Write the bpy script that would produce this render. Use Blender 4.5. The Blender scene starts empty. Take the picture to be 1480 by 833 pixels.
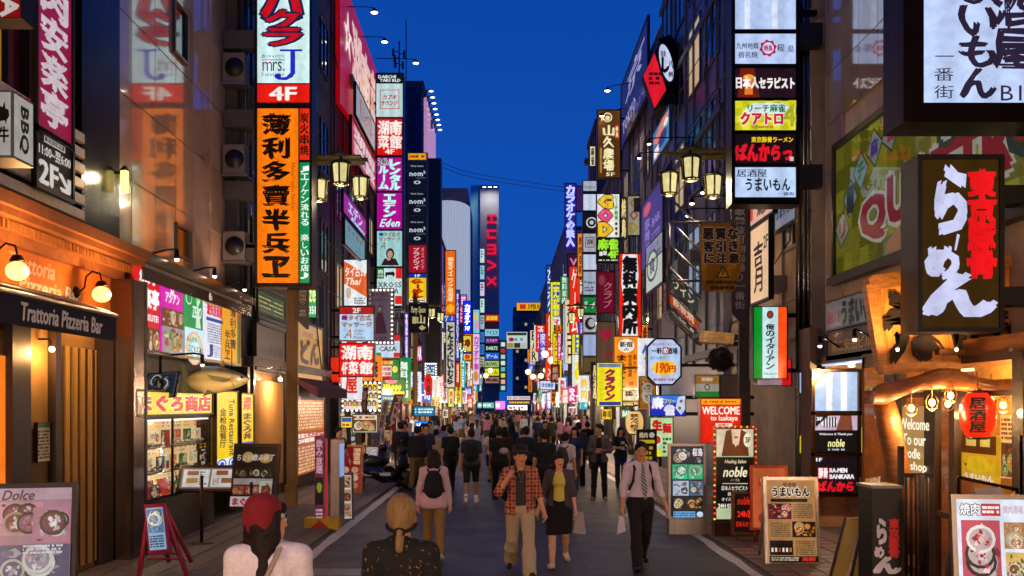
import bpy, bmesh, math, random
import numpy as np
from mathutils import Vector, Matrix

SC = bpy.context.scene
COL = SC.collection
random.seed(7)
# ---------------------------------------------------------------- camera
FPX, CX, HY, EYE = 1400.0, 727.0, 586.0, 2.2     # focal length and vanishing point in photo pixels, eye height in metres
cam_d = bpy.data.cameras.new('camera'); cam = bpy.data.objects.new('camera', cam_d); COL.objects.link(cam)
cam.location = (0, 0, EYE); cam.rotation_euler = (math.radians(90), 0, 0)
cam_d.sensor_width = 36; cam_d.lens = 36 * FPX / 1480
cam_d.shift_x = (740 - CX) / 1480; cam_d.shift_y = (HY - 416.5) / 1480
cam_d.clip_start = .1; cam_d.clip_end = 5000
SC.camera = cam
# ---------------------------------------------------------------- sky, sun, exposure
W = bpy.data.worlds.new('World'); SC.world = W; W.use_nodes = True
nt = W.node_tree; nt.nodes.clear()
sky = nt.nodes.new('ShaderNodeTexSky'); sky.sky_type = 'NISHITA'; sky.sun_disc = False
sky.sun_elevation = math.radians(-4.0); sky.sun_rotation = math.radians(250); sky.altitude = 0
sky.air_density = 1.0; sky.dust_density = .3; sky.ozone_density = 6.0
tint = nt.nodes.new('ShaderNodeMix'); tint.data_type = 'RGBA'; tint.blend_type = 'MIX'; tint.inputs[0].default_value = SKYMIX = .85
tint.inputs[7].default_value = (0.0, .088, .58, 1)
mul = nt.nodes.new('ShaderNodeMix'); mul.data_type = 'RGBA'; mul.blend_type = 'MULTIPLY'; mul.inputs[0].default_value = 1
mul.inputs[7].default_value = (8.5, 8.5, 8.5, 1)
bg = nt.nodes.new('ShaderNodeBackground'); bg.inputs[1].default_value = 1.0
out = nt.nodes.new('ShaderNodeOutputWorld')
tc_ = nt.nodes.new('ShaderNodeTexCoord'); sx_ = nt.nodes.new('ShaderNodeSeparateXYZ'); rp_ = nt.nodes.new('ShaderNodeValToRGB'); nz_ = nt.nodes.new('ShaderNodeTexNoise'); nz_.inputs['Scale'].default_value = 1.6; nz_.inputs['Detail'].default_value = 3
ad_ = nt.nodes.new('ShaderNodeMath'); ad_.operation = 'MULTIPLY_ADD'; ad_.inputs[1].default_value = .3
nt.links.new(tc_.outputs['Generated'], sx_.inputs[0]); nt.links.new(tc_.outputs['Generated'], nz_.inputs['Vector']); nt.links.new(nz_.outputs[0], ad_.inputs[0]); nt.links.new(sx_.outputs['Z'], ad_.inputs[2]); nt.links.new(ad_.outputs[0], rp_.inputs[0])
rp_.color_ramp.elements[0].position = .1; rp_.color_ramp.elements[0].color = (.009, .112, .60, 1); rp_.color_ramp.elements[1].position = .72; rp_.color_ramp.elements[1].color = (.002, .062, .41, 1)
nt.links.new(rp_.outputs[0], tint.inputs[7])
nt.links.new(sky.outputs[0], tint.inputs[6]); nt.links.new(tint.outputs[2], bg.inputs[0]); nt.links.new(bg.outputs[0], out.inputs[0])
SC.view_settings.view_transform = 'Standard'; SC.view_settings.look = 'None'
SC.view_settings.exposure = 0.0; SC.view_settings.gamma = 1.0
cy = SC.cycles
cy.max_bounces = 5; cy.diffuse_bounces = 3; cy.glossy_bounces = 3; cy.transparent_max_bounces = 8; cy.transmission_bounces = 3
cy.caustics_reflective = False; cy.caustics_refractive = False; cy.sample_clamp_indirect = 3.0
cy.use_denoising = True; cy.use_adaptive_sampling = True; cy.adaptive_threshold = .015

# ---------------------------------------------------------------- helpers
def px(x, Y): return (x - CX) * Y / FPX
def pz(y, Y): return EYE - (y - HY) * Y / FPX
def at(x, y, Y): return Vector((px(x, Y), Y, pz(y, Y)))
def ground(x, y):
    Y = EYE * FPX / (y - HY); return Vector((px(x, Y), Y, 0))
def onwall(x, y, X):
    Y = X * FPX / (x - CX); return Vector((X, Y, pz(y, Y)))
_cc = {}
def C(h):
    if not isinstance(h, str): return h
    if h not in _cc:
        v = [int(h[i:i+2], 16) / 255 for i in (0, 2, 4)]
        _cc[h] = tuple(c / 12.92 if c <= .04045 else ((c + .055) / 1.055) ** 2.4 for c in v)
    return _cc[h]

# ---------------------------------------------------------------- materials ("finishes"); colour comes from the mesh's flat print/paint colour
MATS = {}
def _base(name):
    m = bpy.data.materials.new(name); m.use_nodes = True; MATS[name] = m
    nt = m.node_tree; b = nt.nodes['Principled BSDF']; a = nt.nodes.new('ShaderNodeAttribute'); a.attribute_name = 'Col'
    return m, nt, b, a
def finish(name, rough=.6, metal=0., nscale=6., namt=.15, bump=.1, bscale=None, coat=0., spec=.5, ior=1.5, stretch=(1, 1, 1), kind='noise', rvar=.1, fixed=None):
    m, nt, b, a = _base(name); N = nt.nodes.new; L = nt.links.new
    tc = N('ShaderNodeTexCoord'); mp = N('ShaderNodeMapping'); mp.inputs['Scale'].default_value = stretch
    geo = N('ShaderNodeNewGeometry'); L(geo.outputs['Position'] if kind != 'obj' else tc.outputs['Object'], mp.inputs[0])
    n = N('ShaderNodeTexNoise'); n.inputs['Scale'].default_value = nscale; n.inputs['Detail'].default_value = 6; n.inputs['Roughness'].default_value = .65
    L(mp.outputs[0], n.inputs['Vector'])
    r = N('ShaderNodeMapRange'); r.inputs['From Min'].default_value = .3; r.inputs['From Max'].default_value = .7
    r.inputs['To Min'].default_value = 1 - namt; r.inputs['To Max'].default_value = 1 + namt
    L(n.outputs[0], r.inputs[0])
    mx = N('ShaderNodeMix'); mx.data_type = 'RGBA'; mx.blend_type = 'MULTIPLY'; mx.inputs[0].default_value = 1
    if fixed: mx.inputs[6].default_value = (*C(fixed), 1)
    else: L(a.outputs['Color'], mx.inputs[6])
    L(r.outputs[0], mx.inputs[7]); L(mx.outputs[2], b.inputs['Base Color'])
    rr = N('ShaderNodeMapRange'); rr.inputs['To Min'].default_value = max(.02, rough - rvar); rr.inputs['To Max'].default_value = min(1, rough + rvar)
    L(n.outputs[0], rr.inputs[0]); L(rr.outputs[0], b.inputs['Roughness'])
    b.inputs['Metallic'].default_value = metal; b.inputs['Coat Weight'].default_value = coat; b.inputs['Coat Roughness'].default_value = .04
    b.inputs['Specular IOR Level'].default_value = spec; b.inputs['IOR'].default_value = ior
    if bump:
        n2 = N('ShaderNodeTexNoise'); n2.inputs['Scale'].default_value = bscale or nscale * 4; n2.inputs['Detail'].default_value = 4
        L(mp.outputs[0], n2.inputs['Vector'])
        bp = N('ShaderNodeBump'); bp.inputs['Strength'].default_value = bump; bp.inputs['Distance'].default_value = .01
        L(n2.outputs[0], bp.inputs['Height']); L(bp.outputs[0], b.inputs['Normal'])
    return m
finish('paint', .45, bump=.05, namt=.12)
finish('matte', .8, nscale=5, namt=.22, bump=.15)
finish('wall', .75, nscale=1.3, namt=.3, bump=.25, bscale=30)
finish('metal', .38, metal=.85, nscale=9, namt=.2, bump=.03, stretch=(1, 1, .25))
finish('steel', .22, metal=1., nscale=7, namt=.15, bump=.02, stretch=(3, 3, .3))
finish('polished', .1, nscale=2.2, namt=.12, bump=.012, bscale=3, coat=1., ior=1.8, rvar=.05)
finish('wood', .5, nscale=9, namt=.45, bump=.3, bscale=24, stretch=(1, .15, 3), coat=.2)
finish('woodv', .5, nscale=9, namt=.45, bump=.3, bscale=24, stretch=(3, 3, .3), coat=.2)
finish('fabric', .9, nscale=40, namt=.12, bump=.3, bscale=120, kind='obj')
finish('skin', .55, nscale=14, namt=.08, bump=.05, kind='obj')
finish('hair', .62, spec=.25, nscale=60, namt=.35, bump=.5, bscale=150, stretch=(1, 1, .12), kind='obj')
finish('asphalt', .5, nscale=1.1, namt=.42, bump=.7, bscale=55, rvar=.25)
finish('tile', .55, nscale=3, namt=.22, bump=.3, bscale=60, rvar=.15)
finish('roadpaint', .6, nscale=14, namt=.35, bump=.4, bscale=60)
finish('gloss', .12, nscale=5, namt=.1, bump=.02, coat=.6)
def litmat(name, strength, sampling='AUTO', var=.1, base=.1, vscale=2.2):
    m, nt, b, a = _base(name); N = nt.nodes.new; L = nt.links.new
    geo = N('ShaderNodeNewGeometry'); n = N('ShaderNodeTexWave'); n.inputs['Scale'].default_value = .75; n.inputs['Distortion'].default_value = 1.2; n.inputs['Detail'].default_value = 1
    L(geo.outputs['Position'], n.inputs['Vector'])
    r = N('ShaderNodeMapRange')
    r.inputs['To Min'].default_value = strength * (1 - var); r.inputs['To Max'].default_value = strength * (1 + var)
    L(n.outputs['Fac'], r.inputs[0])
    n3 = N('ShaderNodeTexNoise'); n3.inputs['Scale'].default_value = 9; n3.inputs['Detail'].default_value = 5; L(geo.outputs['Position'], n3.inputs['Vector']); r3 = N('ShaderNodeMapRange'); r3.inputs['From Min'].default_value = .3; r3.inputs['From Max'].default_value = .6; r3.inputs['To Min'].default_value = .8; L(n3.outputs[0], r3.inputs[0])
    m3 = N('ShaderNodeMix'); m3.data_type = 'RGBA'; m3.blend_type = 'MULTIPLY'; m3.inputs[0].default_value = 1; L(a.outputs['Color'], m3.inputs[6]); L(r3.outputs[0], m3.inputs[7]); L(m3.outputs[2], b.inputs['Emission Color']); L(r.outputs[0], b.inputs['Emission Strength'])
    sc = N('ShaderNodeMix'); sc.data_type = 'RGBA'; sc.blend_type = 'MULTIPLY'; sc.inputs[0].default_value = 1
    sc.inputs[7].default_value = (base, base, base, 1); L(a.outputs['Color'], sc.inputs[6]); L(sc.outputs[2], b.inputs['Base Color'])
    b.inputs['Roughness'].default_value = .3; b.inputs['Specular IOR Level'].default_value = .25
    m.cycles.emission_sampling = sampling
    return m
litmat("lit", 1.02); litmat("lit_dim", .6); litmat("lit_hot", 2.8); litmat('lit_glow', .3, 'NONE')
litmat("ink", 1.0, "NONE"); litmat("ink_dim", .6, 'NONE'); litmat('ink_hot', 2.2, 'NONE'); litmat('ink_glow', .3, 'NONE')
litmat('bulb', 9.0); litmat('bulb_small', 2.2, 'NONE')
def glassmat():
    m = bpy.data.materials.new('glass'); m.use_nodes = True; nt = m.node_tree; nt.nodes.clear(); N = nt.nodes.new; L = nt.links.new
    o = N('ShaderNodeOutputMaterial'); mx = N('ShaderNodeMixShader'); t = N('ShaderNodeBsdfTransparent'); g = N('ShaderNodeBsdfGlossy')
    t.inputs[0].default_value = (.93, .95, .95, 1); g.inputs[1].default_value = .03; f = N('ShaderNodeFresnel'); f.inputs[0].default_value = 1.5
    L(f.outputs[0], mx.inputs[0]); L(t.outputs[0], mx.inputs[1]); L(g.outputs[0], mx.inputs[2]); L(mx.outputs[0], o.inputs[0]); MATS['glass'] = m
glassmat()

# ---------------------------------------------------------------- objects
def setp(o, label=None, cat=None, group=None, kind=None):
    if label: o['label'] = label
    if cat: o['category'] = cat
    if group: o['group'] = group
    if kind: o['kind'] = kind
    return o
def thing(name, label, cat, loc=(0, 0, 0), group=None, rz=0, kind=None):
    o = bpy.data.objects.new(name, None); o.location = loc; o.rotation_euler = (0, 0, rz); o.empty_display_size = .1
    COL.objects.link(o); return setp(o, label, cat, group, kind)
class MB:
    """collects coloured faces; build() links them as ONE mesh object"""
    def __init__(s, col='808080'): s.v = []; s.f = []; s.c = []; s.col = C(col); s.sm = []
    def add(s, vs, fs, col=None, smooth=False):
        o = len(s.v); s.v.extend([tuple(p) for p in vs]); c = C(col) if col is not None else s.col
        s.c.extend([c] * len(vs)); s.f.extend([tuple(i + o for i in f) for f in fs]); s.sm.extend([smooth] * len(fs)); return s
    def quad(s, a, b, c, d, col=None): return s.add([a, b, c, d], [(0, 1, 2, 3)], col)
    def box(s, x0, x1, y0, y1, z0, z1, col=None):
        v = [(x, y, z) for z in (z0, z1) for y in (y0, y1) for x in (x0, x1)]
        return s.add(v, [(0, 2, 3, 1), (4, 5, 7, 6), (0, 1, 5, 4), (2, 6, 7, 3), (0, 4, 6, 2), (1, 3, 7, 5)], col)
    def obox(s, o, u, v, n, u0, u1, v0, v1, n0, n1, col=None):
        P = [o + u * a + v * b + n * c for c in (n0, n1) for b in (v0, v1) for a in (u0, u1)]
        return s.add(P, [(0, 2, 3, 1), (4, 5, 7, 6), (0, 1, 5, 4), (2, 6, 7, 3), (0, 4, 6, 2), (1, 3, 7, 5)], col)
    def prism(s, pts, d, col=None):
        """polygon pts (3d, ordered) extruded along vector d"""
        n = len(pts); P = [Vector(p) for p in pts]; P += [p + Vector(d) for p in P]
        fs = [tuple(range(n - 1, -1, -1)), tuple(range(n, 2 * n))] + [(i, (i + 1) % n, n + (i + 1) % n, n + i) for i in range(n)]
        return s.add(P, fs, col)
    def tube(s, pts, r, n=8, col=None, cap=True, smooth=True):
        """tube through points; r a radius or a list"""
        pts = [Vector(p) for p in pts]; k = len(pts); R = r if isinstance(r, (list, tuple)) else [r] * k
        vs = []; up = Vector((0, 0, 1))
        for i, p in enumerate(pts):
            t = (pts[min(i + 1, k - 1)] - pts[max(i - 1, 0)])
            t = t.normalized() if t.length > 1e-9 else Vector((0, 0, 1))
            a = t.cross(up if abs(t.z) < .95 else Vector((1, 0, 0))).normalized(); b = t.cross(a)
            for j in range(n):
                q = 2 * math.pi * j / n; vs.append(p + (a * math.cos(q) + b * math.sin(q)) * R[i])
        fs = [(i * n + j, i * n + (j + 1) % n, (i + 1) * n + (j + 1) % n, (i + 1) * n + j) for i in range(k - 1) for j in range(n)]
        if cap: fs += [tuple(range(n - 1, -1, -1)), tuple((k - 1) * n + j for j in range(n))]
        return s.add(vs, fs, col, smooth)
    def lathe(s, c, prof, n=12, col=None, axis='z', smooth=True):
        c = Vector(c); vs = []
        for (r, h) in prof:
            for j in range(n):
                q = 2 * math.pi * j / n; a, b = r * math.cos(q), r * math.sin(q)
                vs.append(c + (Vector((a, b, h)) if axis == 'z' else Vector((a, h, b)) if axis == 'y' else Vector((h, a, b))))
        k = len(prof)
        fs = [(i * n + j, i * n + (j + 1) % n, (i + 1) * n + (j + 1) % n, (i + 1) * n + j) for i in range(k - 1) for j in range(n)]
        fs += [tuple(range(n - 1, -1, -1)), tuple((k - 1) * n + j for j in range(n))]
        return s.add(vs, fs, col, smooth)
    def ball(s, c, r, n=12, m=8, col=None, sc=(1, 1, 1)):
        c = Vector(c); vs = [c + Vector((0, 0, -r * sc[2]))]
        for i in range(1, m):
            a = -math.pi / 2 + math.pi * i / m
            for j in range(n):
                q = 2 * math.pi * j / n; vs.append(c + Vector((r * math.cos(a) * math.cos(q) * sc[0], r * math.cos(a) * math.sin(q) * sc[1], r * math.sin(a) * sc[2])))
        vs.append(c + Vector((0, 0, r * sc[2]))); L = len(vs) - 1
        fs = [(0, 1 + (j + 1) % n, 1 + j) for j in range(n)]
        fs += [(1 + i * n + j, 1 + i * n + (j + 1) % n, 1 + (i + 1) * n + (j + 1) % n, 1 + (i + 1) * n + j) for i in range(m - 2) for j in range(n)]
        fs += [(1 + (m - 2) * n + j, 1 + (m - 2) * n + (j + 1) % n, L) for j in range(n)]
        return s.add(vs, fs, col, True)
    def build(s, name, mat, parent=None, label=None, cat=None, group=None, kind=None, local=False):
        me = bpy.data.meshes.new(name)
        off = parent.location if (parent is not None and not local) else Vector((0, 0, 0))
        if parent is not None and not local and parent.parent is not None: off = off + parent.parent.location
        me.from_pydata([(p[0] - off[0], p[1] - off[1], p[2] - off[2]) for p in s.v], [], s.f)
        a = me.color_attributes.new('Col', 'FLOAT_COLOR', 'POINT')
        a.data.foreach_set('color', np.array([(*c[:3], 1) for c in s.c], dtype=np.float32).ravel())
        if any(s.sm): me.polygons.foreach_set('use_smooth', s.sm)
        me.materials.append(MATS[mat] if isinstance(mat, str) else mat)
        o = bpy.data.objects.new(name, me); COL.objects.link(o)
        if parent is not None: o.parent = parent
        return setp(o, label, cat, group, kind)
def copy_thing(root, loc=None, rz=None, label=None, group=None):
    def cp(o, par):
        c = o.copy(); COL.objects.link(c)
        if par is not None: c.parent = par
        for ch in kids.get(o.name, []): cp(ch, c)
        return c
    kids = {}
    for o in COL.objects:
        if o.parent: kids.setdefault(o.parent.name, []).append(o)
    r = cp(root, None)
    if loc is not None: r.location = loc
    if rz is not None: r.rotation_euler = (0, 0, rz)
    if label: r['label'] = label
    if group: r['group'] = group
    return r

# ---------------------------------------------------------------- text
_tc = {}
def glyphs(txt, shear=0., res=2, sp=1.):
    k = (txt, shear, res, sp)
    if k in _tc: return _tc[k]
    cu = bpy.data.curves.new('t', 'FONT'); cu.body = txt; cu.size = 1; cu.resolution_u = res; cu.shear = shear; cu.space_character = sp
    cu.fill_mode = 'FRONT'; o = bpy.data.objects.new('t', cu); COL.objects.link(o)
    dg = bpy.context.evaluated_depsgraph_get(); me = bpy.data.meshes.new_from_object(o.evaluated_get(dg))
    n = len(me.vertices); v = np.zeros(n * 3); me.vertices.foreach_get('co', v); v = v.reshape(-1, 3)[:, :2]
    f = [tuple(p.vertices) for p in me.polygons]
    bpy.data.objects.remove(o); bpy.data.curves.remove(cu); bpy.data.meshes.remove(me)
    if n == 0: v = np.zeros((1, 2))
    _tc[k] = (v, f); return _tc[k]
class Face:
    """a flat sign face: canvas coordinates (x right, y down) mapped on to a 3-D rectangle"""
    def __init__(s, tl, tr, bl, canvas):
        s.o = Vector(tl); x0, y0, x1, y1 = canvas; s.x0, s.y0 = x0, y0
        s.u = (Vector(tr) - s.o) / (x1 - x0); s.v = (Vector(bl) - s.o) / (y1 - y0)
        s.n = (s.v.cross(s.u)).normalized()   # towards the viewer of the face
        s.step = max(.0015, s.o.y * 1.2e-4); s.k = 1
    def P(s, x, y, h=0): return s.o + s.u * (x - s.x0) + s.v * (y - s.y0) + s.n * h
def facing(x0, y0, x1, y1, Y):
    return Face(at(x0, y0, Y), at(x1, y0, Y), at(x0, y1, Y), (x0, y0, x1, y1))
def draw(F, items, parent, lit='ink', pname='print', tname='lettering'):
    """items: r rect, c ellipse, p polygon, t text (fit to box), v vertical text, L rows of illegible print, F food photo"""
    pb, tb = MB(), MB()
    def nxt(): F.k += 1; return F.k * F.step
    def rect(b, x0, y0, x1, y1, c, h): b.quad(F.P(x0, y1, h), F.P(x1, y1, h), F.P(x1, y0, h), F.P(x0, y0, h), c)
    def ell(b, cx, cy_, rx, ry, c, h, n=14):
        b.add([F.P(cx + rx * math.cos(2 * math.pi * i / n), cy_ - ry * math.sin(2 * math.pi * i / n), h) for i in range(n)], [tuple(range(n))], c)
    def put(txt, x0, y0, x1, y1, c, h, o):
        v, f = glyphs(txt, o.get('sh', 0.), o.get('res', 2 if FPX / F.o.y > 45 else 1), o.get('sp', 1.))
        if o.get('full'):   # keep the glyph's em box (small kana, dots)
            mn = np.array([0., -.15]); mx = np.array([.95, .83])
        else: mn, mx = v.min(0), v.max(0)
        d = np.maximum(mx - mn, 1e-4); w, hh = x1 - x0, y1 - y0
        rot = o.get('rot', 0)
        q = (v - mn) / d
        if o.get('brush'):
            a = o['brush']; q = q + a * np.stack([1 / len(txt) * np.sin(q[:, 1] * 7 + q[:, 0] * 3), np.sin(q[:, 0] * 8 + 1.3 + q[:, 1] * 4)], 1)
        if o.get('keep') and not rot:
            asp = d[0] / d[1] * (hh / w); 
            if asp < 1: q[:, 0] = q[:, 0] * asp + (1 - asp) / 2
        if rot: X = x0 + (1 - q[:, 1]) * w if rot > 0 else x0 + q[:, 1] * w; Yc = y0 + q[:, 0] * hh if rot > 0 else y1 - q[:, 0] * hh
        else: X = x0 + q[:, 0] * w; Yc = y1 - q[:, 1] * hh
        if rot > 0: X = x0 + q[:, 1] * w
        if o.get('mir'): X = x0 + x1 - X
        b = o.get('b', .03); em = (w / d[0], hh / d[1]) if not rot else (w / d[1], hh / d[0])
        sh = [(0, 0)] if b <= 0 else [(-1, 0), (1, 0)] if b < .03 else [(-1, -.4), (1, -.4), (0, .8)] if b < .055 else [(-1, -.6), (1, -.6), (-.8, .7), (.8, .7), (0, 0)] if b < .08 else [(-1, 0), (1, 0), (0, -1), (0, 1), (-.7, -.7), (.7, -.7), (-.7, .7), (.7, .7)]
        for j, (sx, sy) in enumerate(sh):
            oo = np.array(F.o + F.n * (h + j * F.step * .12)); P = oo + np.outer(X - F.x0 + sx * b * em[0], np.array(F.u)) + np.outer(Yc - F.y0 + sy * b * em[1], np.array(F.v))
            tb.add(P.tolist(), f, c)
    for it in items:
        k = it[0]
        if k == 'r': rect(pb, *it[1:5], it[5], nxt())
        elif k == 'c': ell(pb, *it[1:5], it[5], nxt())
        elif k == 'p': h = nxt(); pb.add([F.P(x, y, h) for x, y in it[1]], [tuple(range(len(it[1])))], it[2])
        elif k == 'o':  # outline rect
            x0, y0, x1, y1, c, w = it[1:]; h = nxt()
            rect(pb, x0, y0, x1, y0 + w, c, h); rect(pb, x0, y1 - w, x1, y1, c, h); rect(pb, x0, y0 + w, x0 + w, y1 - w, c, h); rect(pb, x1 - w, y0 + w, x1, y1 - w, c, h)
        elif k == 't' or k == 'v':
            txt, x0, y0, x1, y1, c = it[1:7]; o = it[7] if len(it) > 7 else {}
            lay = [(c, o.get('b', .03))]
            if o.get('out'): lay.insert(0, (o['out'], o.get('b', .03) + o.get('ow', .06)))
            for (cc, bb) in lay:
                h = nxt(); oo = dict(o); oo['b'] = bb
                if k == 't': 
                    e = (0, 0)
                    put(txt, x0 - e[0], y0 - e[1], x1 + e[0], y1 + e[1], cc, h, oo)
                else:
                    n = len(txt); ch = (y1 - y0) / n; g = o.get('gap', .08)
                    for i, t in enumerate(txt):
                        if t in ' 　': continue
                        q = dict(oo); ya, yb = y0 + ch * (i + g / 2), y0 + ch * (i + 1 - g / 2); xa, xb = x0, x1
                        if t in 'ー―': q['rot'] = 1; t = 'ー'; q['full'] = 1
                        elif t in 'ャュョッっゃゅょ、・゛一二三☆': q['full'] = 1
                        e = (0, 0)
                        if t in 'りリトノ1Iし': xa, xb = x0 + (x1 - x0) * .22, x1 - (x1 - x0) * .22
                        put(t, xa - e[0], ya - e[1], xb + e[0], yb + e[1], cc, h, q)
        elif k == 'L':
            x0, y0, x1, y1, rows, c = it[1:7]; h = nxt(); rh = (y1 - y0) / rows; rd = random.Random(int(x0 * 7 + y0 * 3 + rows))
            for i in range(rows):
                x = x0
                while x < x1 - rh * .4:
                    w = rh * rd.uniform(.35, 1.1) * abs(F.v.length / F.u.length) ; w = min(w, x1 - x); rect(pb, x, y0 + i * rh + rh * .18, x + w, y0 + (i + 1) * rh - rh * .22, c, h); x += w + rh * rd.choice([.18, .18, .8])
        elif k == 'F':
            x0, y0, x1, y1, n, pal, seed = it[1:8]; rd = random.Random(seed); rect(pb, x0, y0, x1, y1, pal[0], nxt())
            w, hh = x1 - x0, y1 - y0; asp = F.v.length / F.u.length; h0 = nxt()
            for i in range(26):
                ex, ey = w * rd.uniform(.06, .16), hh * rd.uniform(.06, .16); bx, by = rd.uniform(x0 + ex, x1 - ex), rd.uniform(y0 + ey, y1 - ey); m_ = rd.uniform(.25, .95); k2 = rd.randint(4, 7)
                pb.add([F.P(bx + ex * rd.uniform(.4, 1) * math.cos(6.283 * t / k2), by - ey * rd.uniform(.4, 1) * math.sin(6.283 * t / k2), h0 + i * F.step * .03) for t in range(k2)], [tuple(range(k2))], tuple(c * m_ for c in C(rd.choice(pal))))
            for i in range(n):
                r = hh * rd.uniform(.18, .38); r = min(r, w * .4 / asp); rx = min(r * asp, w * .49)
                cx_ = rd.uniform(x0 + rx, x1 - rx); cy_ = rd.uniform(y0 + r, y1 - r)
                ell(pb, cx_, cy_, rx, r, rd.choice(['c8c4ba', 'e4e0da', '2a2522', 'a8987a', '50402c']), nxt())
                base = rd.choice(pal[1:]); h2 = nxt(); ell(pb, cx_, cy_, rx * .8, r * .78, tuple(c * .55 for c in C(base)), h2)
                h2 = nxt()
                for j in range(22):
                    a = rd.uniform(0, 6.28); q = rd.uniform(0, .62); bx, by = cx_ + math.cos(a) * q * rx, cy_ + math.sin(a) * q * r; s_ = rd.uniform(.07, .26); m_ = rd.uniform(.6, 1.25); k2 = rd.randint(5, 7)
                    pb.add([F.P(bx + s_ * rx * rd.uniform(.5, 1.2) * math.cos(6.283 * t / k2), by - s_ * r * rd.uniform(.5, 1.2) * math.sin(6.283 * t / k2), h2 + j * F.step * .05) for t in range(k2)], [tuple(range(k2))], tuple(min(1, c * m_) for c in C(rd.choice(pal[1:]))))
        elif k == 'X': it[1](F, rect, ell, pb, nxt)
    if pb.f: pb.build(pname, lit, parent)
    if tb.f: tb.build(tname, lit, parent)
LITS = {'hot': ('lit_hot', 'ink_hot'), 'on': ('lit', 'ink'), 'dim': ('lit_dim', 'ink_dim'), 'off': ('paint', 'paint'), 'glow': ('lit_glow', 'ink_glow')}
def sign(label, rect, Y, cells, casing='2a2420', depth=.22, lit='on', name='lit_sign', cat='sign', border=1.2, group=None, cm='metal', bracket=0, kindlit=None):
    """a box sign that faces down the street. rect in photo pixels at depth Y; cells = [(rect, colour, items[, lit])]"""
    x0, y0, x1, y1 = rect; b = border; a, c = at(x0 - b, y0 - b, Y), at(x1 + b, y1 + b, Y)
    root = thing(name, label, cat, (((a.x + c.x) / 2), Y, c.z), group)
    m = MB(casing); fr = .03 if Y < 60 else .06
    m.box(a.x, c.x, Y + .012, Y + depth, c.z, a.z)
    bw = px(x0, Y) - a.x
    m.box(a.x, a.x + bw, Y - fr, Y + .012, c.z, a.z); m.box(c.x - bw, c.x, Y - fr, Y + .012, c.z, a.z)
    m.box(a.x + bw, c.x - bw, Y - fr, Y + .012, a.z - bw, a.z); m.box(a.x + bw, c.x - bw, Y - fr, Y + .012, c.z, c.z + bw)
    if bracket:
        s = 1 if a.x > 0 else -1; e = (5.72 if s > 0 else 5.5) * s; near = c.x if s > 0 else a.x
        for z in (c.z + (a.z - c.z) * .12, c.z + (a.z - c.z) * .88):
            lo, hi = sorted((near, e))
            if hi - lo > .02: m.box(lo, hi, Y + depth * .3, Y + depth * .6, z - .04, z + .04)
    m.build('casing', cm, root)
    for ce in cells:
        r, col, items = ce[0], ce[1], ce[2]; lk = LITS[ce[3] if len(ce) > 3 else lit]
        F = facing(*r, Y); p = MB(col); p.box(px(r[0], Y), px(r[2], Y), Y, Y + .011, pz(r[3], Y), pz(r[1], Y)); 
        pn = p.build('panel', lk[0], root)
        F.k = 1; draw(F, items, pn, lk[1])
    return root
def autoL(x): return 5.2 * FPX / (CX - x)
def autoR(x): return 5.5 * FPX / (x - CX)
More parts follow.
